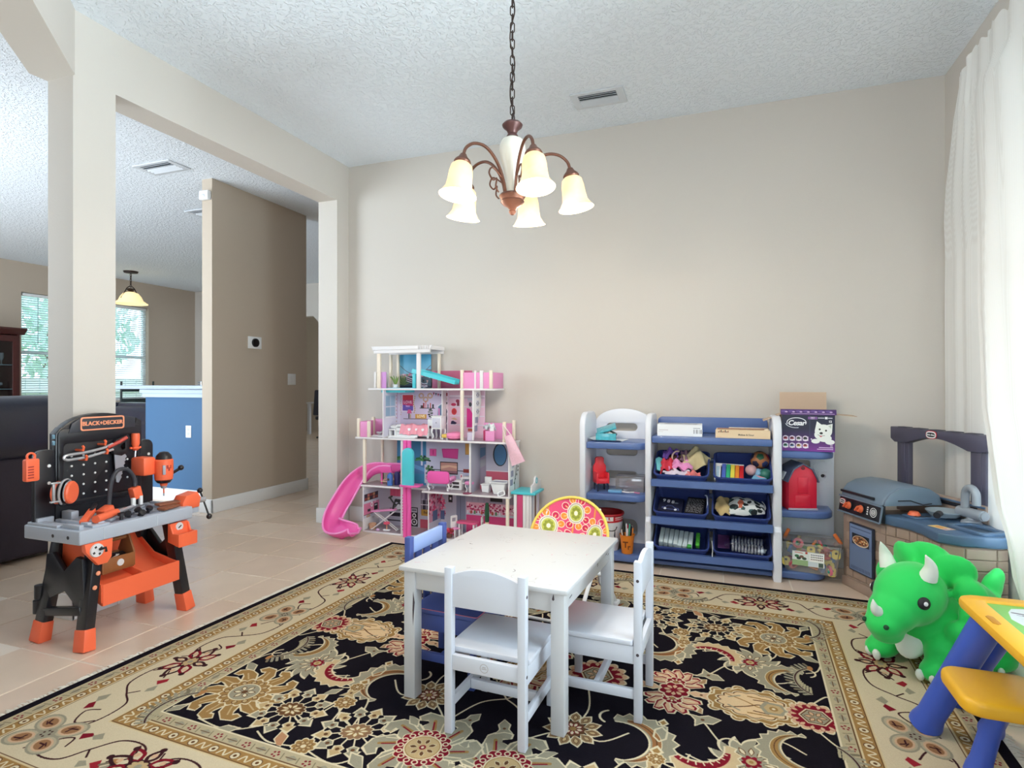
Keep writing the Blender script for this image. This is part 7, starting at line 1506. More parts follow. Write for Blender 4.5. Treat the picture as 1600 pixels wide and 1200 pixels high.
# arch with voussoirs round a dark panel that paints the opening's shadow
ac = (.42, .17); 
G().prism([(.36, 0), (.48, 0), (.48, .23)]+arcpts(.42, .23, .06, 0, 180, 10)+[(.36, .23)], .03, .045, 'y', .001).build('firebox', mat('firebox_dark', (22, 30, 30), .6), kt)
for k in range(6):
    a = math.radians(15+30*k); G().box((.42+.083*math.cos(a), .04, .23+.083*math.sin(a)), (.044, .03, .04), (0, -a, 0), .004).build('arch_stone', m_kbr, kt)
for z in (.03, .085, .14, .195):
    for u in (.345, .495): G().bb(u-.018, u+.018, .022, .05, z, z+.05, .004).build('arch_stone', m_kbr, kt)
# oven door with a pizza
G().prism(rrect(.04, .232, .11, .385, .006), -.016, 0, 'y', .003).build('oven_door', mat('oven_door_dark', (40, 48, 66), .4), kt)
c = Canvas(-.09, .09, -.13, .13, 1500, (104, 124, 160))
for j in range(20): c.rect(-.09, .09, .13-j*.006-.006, .13-j*.006, (int(120-j*1.2), int(140-j*1.2), int(176-j)))
c.line([(-.08, .112), (.08, .112)], .004, (60, 74, 110)); c.line([(-.08, .10), (.08, .10)], .003, (130, 150, 190)); c.rect(-.07, .07, .02, .082, (30, 34, 46)); c.ell(0, .045, .066, .030, (226, 206, 180)); c.ell(0, .047, .061, .025, (150, 96, 60))
for k in range(60): a = rg.uniform(0, 6.28); q = rg.random()**.5; c.ell(.056*q*math.cos(a), .047+.021*q*math.sin(a), .007, .004, [(232, 206, 150), (110, 60, 40), (190, 120, 70), (60, 50, 44)][k % 4], 8)
for k in range(14): c.rect(-.078+k*.0115, -.074+k*.0115, -.122, -.104, (50, 62, 96))
decal('oven_print', c, XZ(.136, -.0165, .247), c.mat('oven_print', .4), kt)
# grill: control panel, lid
G().prism([(-.004, .43), (-.034, .44), (-.022, .525), (.0, .53)], -.03, .312, 'x', .004).build('control_panel', m_kk, kt)
G().bar((-.032, -.036, .437), (.314, -.036, .437), .006, .008).build('panel_trim', m_kg, kt); G().bar((.314, -.036, .437), (.314, -.022, .526), .008, .006).build('panel_trim', m_kg, kt); G().bar((-.032, -.024, .526), (.314, -.024, .526), .01, .008).build('panel_trim', m_kg, kt)
def onpanel(u, z): return MX((u, -.034+(z-.44)*.141-.001, z), (1, 0, 0), (0, .14, 1))
for u in (.065, .165): G().lathe([(0, .0), (.026, 0), (.026, .008), (.024, .010)], M=onpanel(u, .482) @ Matrix(), n=20).build('knob_collar', m_kk, kt); G().lathe([(0, .026), (.016, .026), (.020, .012), (.022, .008)], M=onpanel(u, .482), n=16).build('knob', m_ko, kt); G().box(onpanel(u, .482) @ V((0, 0, .03)), (.008, .02, .034), (0, .7, 0), .003).build('knob_grip', m_ko, kt)
g = G(); [g.plate([arcpts(0, 0, r, 0, 345, 23), arcpts(0, 0, r-.0035, 0, 345, 23)], .001, onpanel(.255, .482)) for r in (.026, .016, .008)]; g.build('dial_print', m_white, kt, kind='stuff', smooth=0)
g = G(); [g.plate([rrect(.205, .215, .462+k*.012-.482, .469+k*.012-.482, .001)], .001, onpanel(0, .482)) for k in range(4)]; g.build('scale_print', m_white, kt, kind='stuff', smooth=0)
def badge(M, w, h, ts):
    G().plate([[(w*math.copysign(abs(math.cos(a))**.7, math.cos(a)), h*math.copysign(abs(math.sin(a))**.7, math.sin(a))) for a in np.linspace(0, 2*PI, 28, False)]], .003, M, .0008).build('badge_rim', mat('badge_red', (190, 50, 60), .4), kt)
    w2, h2 = w*.92, h*.84; G().plate([[(w2*math.copysign(abs(math.cos(a))**.7, math.cos(a)), h2*math.copysign(abs(math.sin(a))**.7, math.sin(a))) for a in np.linspace(0, 2*PI, 28, False)]], .0045, M, .0005).build('badge_face', m_white, kt)
    w2, h2 = w*.78, h*.55; G().plate([[(w2*math.copysign(abs(math.cos(a))**.7, math.cos(a)), h2*math.copysign(abs(math.sin(a))**.7, math.sin(a))) for a in np.linspace(0, 2*PI, 28, False)]], .0055, M, .0003).build('badge_centre', m_kk, kt)
    g = G(); g.text('little tikes', ts, M @ Matrix.Translation((0, 0, .003)), .001, .0002, .95); g.build('badge_lettering', m_white, kt, kind='stuff', smooth=0)
badge(onpanel(.0, .495), .024, .016, .009)
prof = [(-.018, .53), (-.012, .56), (.015, .595), (.07, .622), (.16, .632), (.24, .622), (.30, .585), (.318, .53)]
G().prism(prof, -.032, .312, 'x', .014, 3).build('grill_lid', m_kg, kt); G().bar((-.02, -.022, .556), (.25, -.022, .556), .014, .014, bev=.003).build('lid_handle', m_kk, kt); G().prism([(y*.97+.005, z*.985+.008) for y, z in prof], .311, .322, 'x', .003).build('lid_end', m_kg, kt); G().tube([(.3235, .06, .558), (.3235, .13, .558), (.3235, .20, .535), (.3235, .25, .54)], .003, 6).build('lid_groove', m_kk, kt)
# counter with burner knob, sink
ctr = [(.29, -.005), (.36, .01), (.42, .03), (.52, .025), (.60, -.002), (.665, -.012), (.74, .04), (.795, .172), (.79, .245), (.695, .295), (.538, .372), (.29, .372)]
G().prism(ctr, .43, .482, 'z', .010, 3).build('counter', m_kc, kt)
G().prism(rrect(.325, .43, .07, .25, .02), .482, .492, 'z', .004).build('burner_plate', m_kc, kt)
G().lathe([(0, .018), (.02, .018), (.028, .006), (.03, 0)], (.362, .118, .492), 20).build('burner_knob', m_ko, kt)
for k in range(3): G().lathe([(0, .002), (.012, .002), (.014, 0)], (.405, .10+k*.03, .492), 12).build('burner_dot', m_kk, kt)
g = G(); g.plate([rrect(.555, .76, .115, .265, .03), rrect(.575, .74, .135, .245, .02)], .016, Matrix.Translation((0, 0, .488)), .004); g.build('sink_rim', m_kc, kt); G().bb(.575, .74, .135, .245, .4825, .4835).build('sink_floor', mat('sink_dark', (48, 64, 84), .4), kt)
c = Canvas(-.05, .05, -.03, .03, 1500, (226, 206, 160)); c.rect(-.045, .045, -.025, .025, (236, 190, 110)); c.ell(-.01, 0, .02, .012, (226, 140, 80)); c.rect(.02, .045, -.025, .025, (200, 150, 160)); c.ell(.03, .008, .01, .006, (240, 240, 220))
decal('recipe_sticker', c, MX((.588, .072, .4828), (1, .12, 0), (-.12, 1, 0)), c.mat('recipe_print', .4), kt)
fa = V((.515, .297, .482))
G().lathe([(0, 0), (.045, 0), (.04, .012), (.022, .02), (.02, .034)], fa, 20).build('faucet_base', m_ks, kt); G().cyl(fa+V((-.065, -.005, .05)), fa+V((.075, -.005, .05)), .026, n=18).build('faucet_body', m_ks, kt); G().cyl(fa+V((.07, -.005, .05)), fa+V((.085, -.005, .05)), .022, n=18).build('faucet_end', m_ks, kt)
G().tube(spline([fa+V((-.03, -.005, .06)), fa+V((-.03, -.005, .13)), fa+V((-.018, -.008, .165)), fa+V((.015, -.014, .178)), fa+V((.045, -.02, .16)), fa+V((.052, -.022, .125)), fa+V((.052, -.022, .10))], 5), .0185, 14).build('faucet_spout', m_ks, kt)
# backsplash with slot shelf, hood
G().bb(-.05, .545, .345, .378, .43, .575, .006).build('backsplash', m_kbr, kt); G().bb(.0, .50, .338, .346, .535, .552, .002).build('slot', m_kk, kt); G().bb(-.05, .545, .335, .346, .556, .566, .003).build('ledge', m_kc, kt)
for r in range(2):
    for k in range(5): G().bb(.31+k*.048+.02*(r % 2), .354+k*.048+.02*(r % 2), .341, .346, .437+r*.045, .478+r*.045, .002, 1).build('brick', m_kbr, kt, smooth=0)
for u0, u1 in ((-.045, .045), (.455, .545)):
    g = G(); g.prism([(u0, .57), (u1, .57), (u1, .84), (u0, .84)], .345, .378, 'y', .008); g.bb(u0+.022, u1-.022, .341, .35, .57, .84, .004); g.build('hood_post', m_kp, kt)
bm_ = [(-.075, .925), (.575, .925), (.575, .845), (.545, .835), (.455, .835)]+[(u, .835+.045*math.sin(PI*(u-.045)/.41)) for u in np.linspace(.44, .06, 14)]+[(.045, .835), (-.045, .835), (-.075, .855)]
G().prism(bm_, .325, .378, 'y', .008).build('hood_beam', m_kp, kt)
for k in range(5): G().bb(-.02+k*.115, .05+k*.115, .33, .372, .918, .929, .003).build('hood_notch', mat('hood_notch', (58, 56, 72), .5), kt)
badge(XZ(.235, .3235, .90), .036, .022, .014)
# side hook with cup holder
G().bb(-.075, -.03, .03, .14, .50, .535, .008).build('side_shelf', m_kc, kt); G().bb(-.085, -.045, .05, .13, .40, .50, .012).build('side_cup', mat('navy_cup', (34, 40, 62), .4), kt); G().bb(-.05, -.03, .06, .12, .36, .42, .008).build('side_bracket', m_kp, kt)
M = kt.matrix_basis.copy() if 0 else Matrix.Translation((.675, 3.85, 0)) @ Matrix.Rotation(math.radians(-65), 4, 'Z')
pl = M @ V((.40, .255, .4925))
t = thing('toy_pan', 'grey toy frying pan on the play kitchen counter', 'toy pan', pl, 0)
G().lathe([(0, .004), (.055, .004), (.078, .028), (.083, .030), (.083, .026), (.06, 0), (0, 0)], (0, 0, 0), 28).build('bowl', mat('pan_grey', (150, 162, 170), .4), t)
hd = (Matrix.Rotation(math.radians(-65), 3, 'Z') @ V((.6, -.8, 0))).normalized(); G().tube([hd*.078+V((0, 0, .024)), hd*.11+V((0, 0, .03)), hd*.155+V((0, 0, .026))], [.012, .015, .016], 10).build('handle', m_kk, t)

# ---------------------------------------------------------------- the green dinosaur ride-on
m_di = mat('dino_green_plush', (20, 206, 88), .7, var=.04, vs=5, sheen=.3, bump=.25, bs=14); m_dwh = mat('dino_white_plush', (228, 236, 226), .75, var=.03, bump=.2, bs=30)
dn = thing('dinosaur_ride_on', 'bright green plush three-horned dinosaur ride-on with white horns, on the rug', 'ride-on toy', (.85, 2.905, RZ), math.radians(221))
def blobs(L, name, m, vox=.011, parent=None, sm=6):
    b = bmesh.new()
    for (c, r, rot) in L:
        q = bmesh.ops.create_uvsphere(b, u_segments=18, v_segments=12, radius=1, matrix=Matrix.Translation(c) @ Euler(rot).to_matrix().to_4x4() @ Matrix.Diagonal((*r, 1)))
    me = bpy.data.meshes.new(name); b.to_mesh(me); b.free(); o = bpy.data.objects.new(name, me); COL.objects.link(o)
    md = o.modifiers.new('r', 'REMESH'); md.mode = 'VOXEL'; md.voxel_size = vox; md.use_smooth_shade = True
    if sm: s = o.modifiers.new('s', 'SMOOTH'); s.factor = .6; s.iterations = sm
    m2 = bpy.data.meshes.new_from_object(o.evaluated_get(bpy.context.evaluated_depsgraph_get())); bpy.data.objects.remove(o); bpy.data.meshes.remove(me)
    m2.materials.append(m); m2.polygons.foreach_set('use_smooth', [True]*len(m2.polygons)); o = bpy.data.objects.new(name, m2); COL.objects.link(o); o.parent = parent; return o
Z0 = (0, 0, 0)
L = [((-.06, 0, .195), (.235, .165, .165), Z0), ((.06, 0, .19), (.15, .15, .15), Z0), ((-.17, 0, .17), (.15, .15, .14), Z0), ((.12, 0, .25), (.11, .11, .11), Z0),
     ((.195, .01, .315), (.145, .122, .122), (0, .35, 0)), ((.285, .01, .262), (.105, .092, .083), (0, .5, 0)), ((.345, .01, .215), (.062, .072, .058), (0, .6, 0)), ((.325, .01, .175), (.055, .062, .036), (0, .35, 0)),
     ((.070, .10, .415), (.030, .085, .075), (.5, .25, .4)), ((.070, -.085, .415), (.030, .085, .075), (-.5, .25, -.4)), ((.062, .005, .445), (.032, .10, .07), (0, .3, 0)), ((.08, .17, .345), (.032, .058, .06), (.3, 0, .4)), ((.10, .185, .27), (.034, .045, .05), (.2, 0, .3)), ((.135, .155, .20), (.042, .042, .045), Z0), ((.08, -.16, .33), (.034, .06, .07), Z0), ((.09, -.165, .24), (.034, .045, .05), Z0)]
for s in (1, -1):
    L += [((.13, s*.11, .10), (.085, .07, .09), (0, .3, 0)), ((.185, s*.115, .045), (.075, .06, .045), Z0), ((-.18, s*.12, .10), (.10, .075, .10), Z0), ((-.14, s*.14, .04), (.085, .06, .04), Z0)]
L += [((-.28, 0, .20), (.09, .07, .07), (0, .5, 0)), ((-.345, 0, .265), (.055, .035, .075), (0, -.5, 0)), ((-.375, 0, .30), (.04, .03, .055), (0, -.6, 0))]
blobs(L, 'body', m_di, .0105, dn, 4)
def horn(p0, p1, r, name='horn', bend=(0, 0, 0)):
    p0, p1 = V(p0), V(p1); m = (p0+p1)/2+V(bend); P = spline([p0, m, p1], 5); n = len(P); G().tube(P, [max(.002, r*(1-(k/(n-1))**1.6)) for k in range(n)], 14).build(name, m_dwh, dn, smooth=80)
horn((.20, .085, .40), (.235, .10, .50), .033, bend=(-.012, .008, 0)); horn((.20, -.075, .40), (.235, -.085, .505), .033, bend=(-.012, -.008, 0)); horn((.350, .01, .25), (.405, .01, .318), .027, bend=(.014, 0, -.006))
for s in (1, -1):
    e = V((.262, .01+s*.102, .318)); q = V((.38, s*.9, .14)).normalized(); M = MX(e, q.orthogonal(), q.cross(q.orthogonal()))
    G().lathe([(0, .014), (.016, .011), (.024, .003), (.025, -.02)], M=M, n=20).build('eye', m_bk, dn); G().lathe([(0, .0165), (.006, .0155), (.009, .012)], c=(0, 0, 0), M=M, n=12).build('pupil', m_white, dn)
    G().ball((.392, .01+s*.045, .222), .010, 8).build('nostril', mat('dino_dark', (10, 70, 40), .7), dn)
    for k in range(2): G().ball((.252-.012*k, s*(.09+.042*k), .03), (.015, .016, .024), 10, (0, .3, 0)).build('claw', m_dwh, dn)
    for k in range(2): G().ball((-.07-.01*k, s*(.15+.035*k), .025), (.012, .012, .017), 10).build('claw', m_dwh, dn)
G().ball((.168, .0, .125), (.040, .064, .085), 16, (0, -.45, 0)).build('belly_patch', m_dwh, dn)
G().ball((-.02, .0, .343), (.10, .06, .022), 16, (0, .1, 0)).build('saddle_patch', mat('saddle_mint', (190, 232, 224), .7), dn)
G().ball((-.12, .155, .22), (.03, .014, .03), 12).build('valve_patch', mat('saddle_mint', (190, 232, 224), .7), dn)

# ---------------------------------------------------------------- the drawing desk with its stool
m_ye = mat('desk_yellow_plastic', (236, 178, 40), .4, var=.03); m_dbl = mat('desk_blue_plastic', (62, 92, 190), .4, var=.03); m_grey = mat('desk_grey_plastic', (112, 112, 118), .5)
dk = wthing('drawing_desk', 'yellow and blue plastic drawing desk with attached yellow stool', 'desk', (.90, 2.05, 0))
tz = .50
g = G(); g.plate([rrect(.705, 1.18, 1.60, 2.245, .05), rrect(.755, 1.14, 1.66, 2.205, .02)], .03, Matrix.Translation((0, 0, tz-.012)), .008); g.build('desk_frame', m_ye, dk)
G().bb(.745, 1.15, 1.65, 2.215, tz-.022, tz-.004).build('desk_panel', mat('board_white', (226, 232, 236), .4), dk); G().prism(rrect(.715, 1.17, 1.61, 2.235, .045), tz-.034, tz-.024, 'z', .002).build('desk_underside', m_kk, dk)
c = Canvas(-.19, .19, -.27, .27, 900, (214, 226, 232))
c.poly([(-.19, .27), (-.19, -.05)]+[(x, y) for x, y in arcpts(-.19, .02, .05, -90, 10, 8)]+[(-.15, .08)]+[(-.165, .14), (-.15, .20), (-.13, .235), (-.08, .25), (.0, .258), (.19, .262), (.19, .27)], (116, 190, 84))
for x, y, q in ((-.12, .19, (60, 50, 80)), (-.10, .17, (90, 80, 110)), (-.13, .06, (190, 70, 80)), (-.11, .04, (120, 110, 140)), (-.08, .2, (200, 190, 210))): c.line([(x-.02, y+.01), (x+.03, y-.005)], .008, q); c.line([(x-.015, y-.008), (x+.025, y-.02)], .004, (130, 130, 160))
for k in range(8): c.line([(-.14+.03*(k % 4), .10-.012*k), (-.10+.03*(k % 4), .09-.012*k)], .005, [(210, 110, 100), (120, 150, 200), (90, 90, 110)][k % 3])
for k in range(12): x, y = rg.uniform(-.05, .18), rg.uniform(-.26, .22); c.ell(x, y, .03, .012, [(222, 230, 238), (206, 220, 232)][k % 2], rot=rg.uniform(0, 3))
decal('board_print', c, Matrix.Translation((.947, 1.932, tz-.0035)), c.mat('desk_board_print', .35), dk)
G().prism([(.7125, 2.05), (.722, 2.06), (.732, 2.05), (.732, 2.0), (.722, 1.99), (.7125, 2.0)], tz+.002, tz+.005, 'z', .001).build('pen_groove', mat('dark_yellow', (190, 130, 30), .5), dk)
G().bb(.80, 1.16, 1.62, 1.66, .30, tz-.034, .004).build('apron', m_grey, dk)
def dleg(p0, p1, r0, r1, nm='leg'):
    p0, p1 = V(p0), V(p1); d = (p1-p0).normalized(); G().tube([p0, p0+d*.02, p0+d*.05, p0.lerp(p1, .5), p1], [r0*1.22, r0*1.18, r0, (r0+r1)/2, r1], 16).build(nm, m_dbl, dk)
dleg((.640, 2.325, RZ+.012), (.765, 2.16, tz-.034), .040, .043); dleg((.795, 2.545, RZ+.012), (.84, 2.21, tz-.034), .034, .036); dleg((.70, 1.50, RZ+.012), (.78, 1.66, tz-.034), .040, .043); dleg((1.15, 1.52, RZ*0+.012), (1.11, 1.66, tz-.034), .040, .043)
sz = .30
G().prism(rrect(.628, .87, 1.935, 2.175, .05), sz-.045, sz, 'z', .014, 3).build('stool_seat', m_ye, dk)
dleg((.705, 2.085, RZ+.012), (.735, 2.03, sz-.044), .029, .026, 'stool_leg'); dleg((.835, 2.36, RZ+.012), (.80, 2.13, sz-.044), .030, .028, 'stool_leg'); dleg((.86, 1.93, RZ+.012), (.83, 1.98, sz-.044), .029, .026, 'stool_leg')

# ---------------------------------------------------------------- the pink folding saucer chair behind the table
pc = thing('saucer_chair', 'pink flowered folding saucer chair behind the white table', 'chair', (-.765, 2.86, RZ), math.radians(-6))
c = Canvas(-.22, .22, -.22, .22, 1500, (232, 84, 126))
def flower(x, y, k=1.):
    for a in range(8):
        t = a*PI/4+.3; px_, py_ = x+.07*k*math.cos(t), y+.07*k*math.sin(t); q = (214, 48, 90) if a % 2 else (244, 150, 60)
        c.ell(px_, py_, .0215*k, .020*k, (250, 222, 200)); c.ell(px_, py_, .0175*k, .016*k, q); c.line([(x+.05*k*math.cos(t), y+.05*k*math.sin(t)), (px_, py_)], .006*k, (250, 190, 130))
    c.ell(x, y, .052*k, .055*k, (246, 236, 226)); c.ell(x, y, .047*k, .05*k, (110, 70, 90)); c.ell(x, y, .045*k, .048*k, (226, 226, 196)); c.ell(x, y, .036*k, .04*k, (196, 200, 90))
    for a in range(8): c.ell(x+.02*k*math.cos(a*.785), y+.024*k*math.sin(a*.785), .009*k, .009*k, (150, 158, 60))
    c.ell(x, y, .011*k, .012*k, (250, 246, 220))
for x in (-.15, .0, .13): c.line([(x, .2), (x*.9, .0), (x*.95, -.2)], .010, (244, 158, 80))
flower(-.135, .055); flower(.012, .14); flower(.135, .035); flower(-.04, -.12); flower(.13, -.14)
for x, y in ((-.02, .03), (.05, .02)): c.ell(x, y, .03, .017, (250, 222, 200), rot=.6 if x > 0 else -.6); c.ell(x, y, .024, .013, (214, 48, 90) if x < 0 else (244, 150, 60), rot=.6 if x > 0 else -.6)
R = .207; M = Matrix.Translation((0, .04, .378)) @ Euler((math.radians(62), 0, 0)).to_matrix().to_4x4()
b = bmesh.new(); uvl = b.loops.layers.uv.new('UVMap'); rings = []
for i in range(9):
    r = R*i/8; rings.append([b.verts.new(M @ V((r*math.cos(2*PI*k/36), r*math.sin(2*PI*k/36), -.055*(1-(i/8)**2)+.003*math.sin(k*1.7)*(i/8)))) for k in range(36)] if i else [b.verts.new(M @ V((0, 0, -.055)))])
uvof = lambda i, k: (.5+.49*i/8*math.cos(2*PI*k/36), .5+.49*i/8*math.sin(2*PI*k/36))
for i in range(8):
    for k in range(36):
        q = [(i, k), (i+1, k), (i+1, k+1), (i, k+1)] if i else [(0, 0), (1, k), (1, k+1)]
        f = b.faces.new([rings[a][w % len(rings[a])] for a, w in q]); f.smooth = True
        for l, (a, w) in zip(f.loops, q): l[uvl].uv = uvof(a, w)
me = bpy.data.meshes.new('sling'); b.to_mesh(me); b.free(); me.materials.append(c.mat('saucer_fabric', .8)); o = bpy.data.objects.new('sling', me); COL.objects.link(o); o.parent = pc
G().tube([M @ V(((R+.004)*math.cos(a), (R+.004)*math.sin(a), .0)) for a in np.linspace(0, 2*PI, 48, False)], .008, 8, True).build('rim_tube', mat('yellow_piping', (236, 206, 96), .6), pc)
m_pw = mat('chair_white_tube', (230, 232, 236), .35)
for s in (1, -1):
    G().tube(spline([M @ V((s*.14, .165, -.012)), V((s*.17, .06, .35)), V((s*.15, -.10, .16)), V((s*.14, -.22, .015))], 6), .010, 8).build('leg', m_pw, pc); G().tube(spline([M @ V((s*.14, -.165, -.012)), V((s*.19, .0, .22)), V((s*.20, .14, .10)), V((s*.20, .22, .015))], 6), .010, 8).build('leg', m_pw, pc)
    for y, x in ((-.22, .14), (.22, .20)): G().bb(s*x-.02, s*x+.02, y-.03, y+.03, 0, .022, .008).build('foot', m_pw, pc)
    G().ball((s*.185, .03, .20), (.02, .035, .045), 12).build('joint', m_pw, pc)
G().cyl((-.14, -.20, .03), (.14, -.20, .03), .008, n=8).build('cross_bar', m_pw, pc)

# ---------------------------------------------------------------- curtain on the dining window
m_cur = bpy.data.materials.new('sheer_curtain'); m_cur.use_nodes = True
def _cur(m):
    N = m.node_tree.nodes; L = m.node_tree.links; N.remove(N['Principled BSDF']); out = N['Material Output']
    d = N.new('ShaderNodeBsdfDiffuse'); t = N.new('ShaderNodeBsdfTranslucent'); p = N.new('ShaderNodeBsdfTransparent')
    w = N.new('ShaderNodeTexWave'); w.inputs['Scale'].default_value = 160; tc = N.new('ShaderNodeTexCoord'); L.new(tc.outputs['Object'], w.inputs[0])
    mx = N.new('ShaderNodeMix'); mx.data_type = 'RGBA'; mx.inputs[6].default_value = (*lin((232, 232, 230)), 1); mx.inputs[7].default_value = (*lin((238, 239, 238)), 1); L.new(w.outputs[1], mx.inputs[0])
    L.new(mx.outputs[2], d.inputs[0]); L.new(mx.outputs[2], t.inputs[0])
    a = N.new('ShaderNodeMixShader'); a.inputs[0].default_value = .03; L.new(d.outputs[0], a.inputs[1]); L.new(t.outputs[0], a.inputs[2])
    b = N.new('ShaderNodeMixShader'); b.inputs[0].default_value = .012; L.new(a.outputs[0], b.inputs[1]); L.new(p.outputs[0], b.inputs[2]); L.new(b.outputs[0], out.inputs[0])
_cur(m_cur)
cu = wthing('window_curtain', 'long white sheer curtain with a ruffled top at the dining window', 'curtain', (1.15, 2.9, 2.75))
bz = [.03, .6, 1.13, 1.64, 2.15, 2.32, 2.54, 2.80]; by = [4.13, 4.13, 4.126, 4.137, 4.12, 4.06, 3.93, 3.78]
fz = [.03, .276, .353, .513, .642, .96, 1.057, 1.559, 2.136, 2.65, 2.84]; fy = [2.86, 2.967, 3.043, 3.104, 3.208, 3.313, 3.364, 3.445, 3.473, 3.51, 3.51]
def ruff(u, z): return (.014*math.sin(u*95)+.010*math.sin(u*41+1))*max(0, (z-2.74)/.1)
def cur_back(u, v):
    z = .03+v*2.81; e = float(np.interp(z, bz, by)); y = e-u*(e-3.15); k = .008+.012*max(0, z-2)/.8
    x = 1.238-k*(1+math.sin(u*34+2*v)*math.sin(PI*min(1, u*2.2)))*min(1, u*3)-.04*max(0, min(1, (z-1.9)/.75))**1.3
    return V((x+(.007*math.sin(u*70) if z > 2.62 else 0), y, z+ruff(u*.4, z)))
def cur_front(u, v):
    z = .03+v*2.81; e = float(np.interp(z, fz, fy)); y = e-u*(e-1.9); g_ = max(0, (z-1.2)/1.6); ph = u*7*PI
    x = 1.145+(.030-.012*g_)*math.sin(ph+.6*math.sin(2.5*v+u*5)+.4)+.008*math.sin(ph*2.7+2*v)-.02*(1-u)*max(0, 1-abs(z-.9)/1.1)
    if z > 2.6: x += min(1, (z-2.6)/.08)*(1.165+.010*math.sin(u*60)-x)*.8
    return V((min(x, 1.2), y, z+ruff(u, z)))
G().surf(cur_back, 70, 60).build('drape', m_cur, cu, smooth=80, fixn=False); G().surf(cur_front, 200, 60).build('drape', m_cur, cu, smooth=80, fixn=False)
rd_ = wthing('curtain_rod', 'black curtain rod above the dining window', 'curtain rod', (1.20, 2.2, 2.745)); G().cyl((1.215, .55, 2.745), (1.215, 3.70, 2.745), .010, n=12).build('rod', m_bk, rd_)
for y in (.6, 2.0, 3.5): G().bar((1.215, y, 2.745), (1.259, y, 2.745), .012, .012).build('bracket', m_bk, rd_)
for y in (.53, 3.70): G().ball((1.215, y, 2.745), .013, 12).build('finial', m_bk, rd_)
# ---------------------------------------------------------------- the chandelier
m_brz = mat('antique_bronze', (112, 74, 60), .4, metal=.55, var=.15, vs=30); m_brd = mat('dark_bronze', (58, 44, 40), .45, metal=.5); m_cerm = mat('cream_alabaster', (226, 220, 206), .35, var=.12, vs=12, coat=.3)
m_shade = bpy.data.materials.new('lit_alabaster_glass'); m_shade.use_nodes = True
def _sh(m):
    N = m.node_tree.nodes; L = m.node_tree.links; p = N['Principled BSDF']; tc = N.new('ShaderNodeTexCoord'); n = N.new('ShaderNodeTexNoise'); n.inputs['Scale'].default_value = 9; n.inputs['Distortion'].default_value = 1.5; L.new(tc.outputs['Object'], n.inputs[0])
    r = N.new('ShaderNodeValToRGB'); r.color_ramp.elements[0].color = (*lin((255, 206, 130)), 1); r.color_ramp.elements[1].color = (*lin((255, 232, 180)), 1); r.color_ramp.elements[0].position = .3; r.color_ramp.elements[1].position = .7; L.new(n.outputs[0], r.inputs[0])
    p.inputs['Base Color'].default_value = (*lin((212, 188, 146)), 1); p.inputs['Roughness'].default_value = .3; L.new(r.outputs[0], p.inputs['Emission Color']); p.inputs['Emission Strength'].default_value = .62
_sh(m_shade)
m_bulb = mat('lit_bulb', (255, 244, 226), .4, emit=(255, 236, 205), es=7)
CC = V((-.829, 2.252, 0)); TW = V((math.sin(YAW), -math.cos(YAW), 0)); RT = V((math.cos(YAW), math.sin(YAW), 0))
ch = wthing('chandelier', 'bronze chandelier with five lit bell shades hanging over the table', 'chandelier', (CC.x, CC.y, H))
at = lambda z: (CC.x, CC.y, z)
G().lathe([(0, H), (.065, H), (.06, H-.02), (.02, H-.035), (0, H-.035)], at(0), 26).build('ceiling_canopy', m_brd, ch)
def link_me():
    g = G(); P = [(x, 0, z) for x, z in arcpts(0, .0125, .0085, 0, 180, 6)]+[(x, 0, z) for x, z in arcpts(0, -.0125, .0085, 180, 360, 6)]; g.tube(P, .0024, 6, True); o = g.build('chain_link', m_brd); me = o.data; bpy.data.objects.remove(o); return me
lm = link_me(); z = H-.05; k = 0
while z > 2.285:
    o = bpy.data.objects.new('chain_link', lm); COL.objects.link(o); o.parent = ch; o.matrix_parent_inverse = WORLD[ch.name]; o.location = at(z); o.rotation_euler = (0, 0, YAW+(PI/2 if k % 2 else 0)+.2); z -= .0345; k += 1
G().tube(spline([(CC.x+.010*math.sin(i*1.35), CC.y+.010*math.cos(i*1.35), H-.04-i*.05) for i in range(16)], 4), .0028, 6).build('cord', m_brd, ch)
G().lathe([(0, 2.27), (.034, 2.268), (.043, 2.258), (.04, 2.25), (.024, 2.236), (.018, 2.222), (.024, 2.212), (.024, 2.205)], at(0), 28).build('top_cap', mat('plum_bronze', (92, 60, 58), .4, metal=.4), ch)
G().lathe([(.022, 2.208), (.044, 2.195), (.054, 2.172), (.056, 2.15), (.048, 2.115), (.036, 2.075), (.028, 2.03), (.026, 1.985), (.03, 1.965)], at(0), 32).build('alabaster_vase', m_cerm, ch)
G().lathe([(.03, 1.975), (.05, 1.97), (.056, 1.962), (.05, 1.952), (.046, 1.945), (.05, 1.938), (.038, 1.925), (.02, 1.915), (.012, 1.905), (.016, 1.897), (.008, 1.885), (0, 1.882)], at(0), 28).build('base_hub', m_brz, ch)
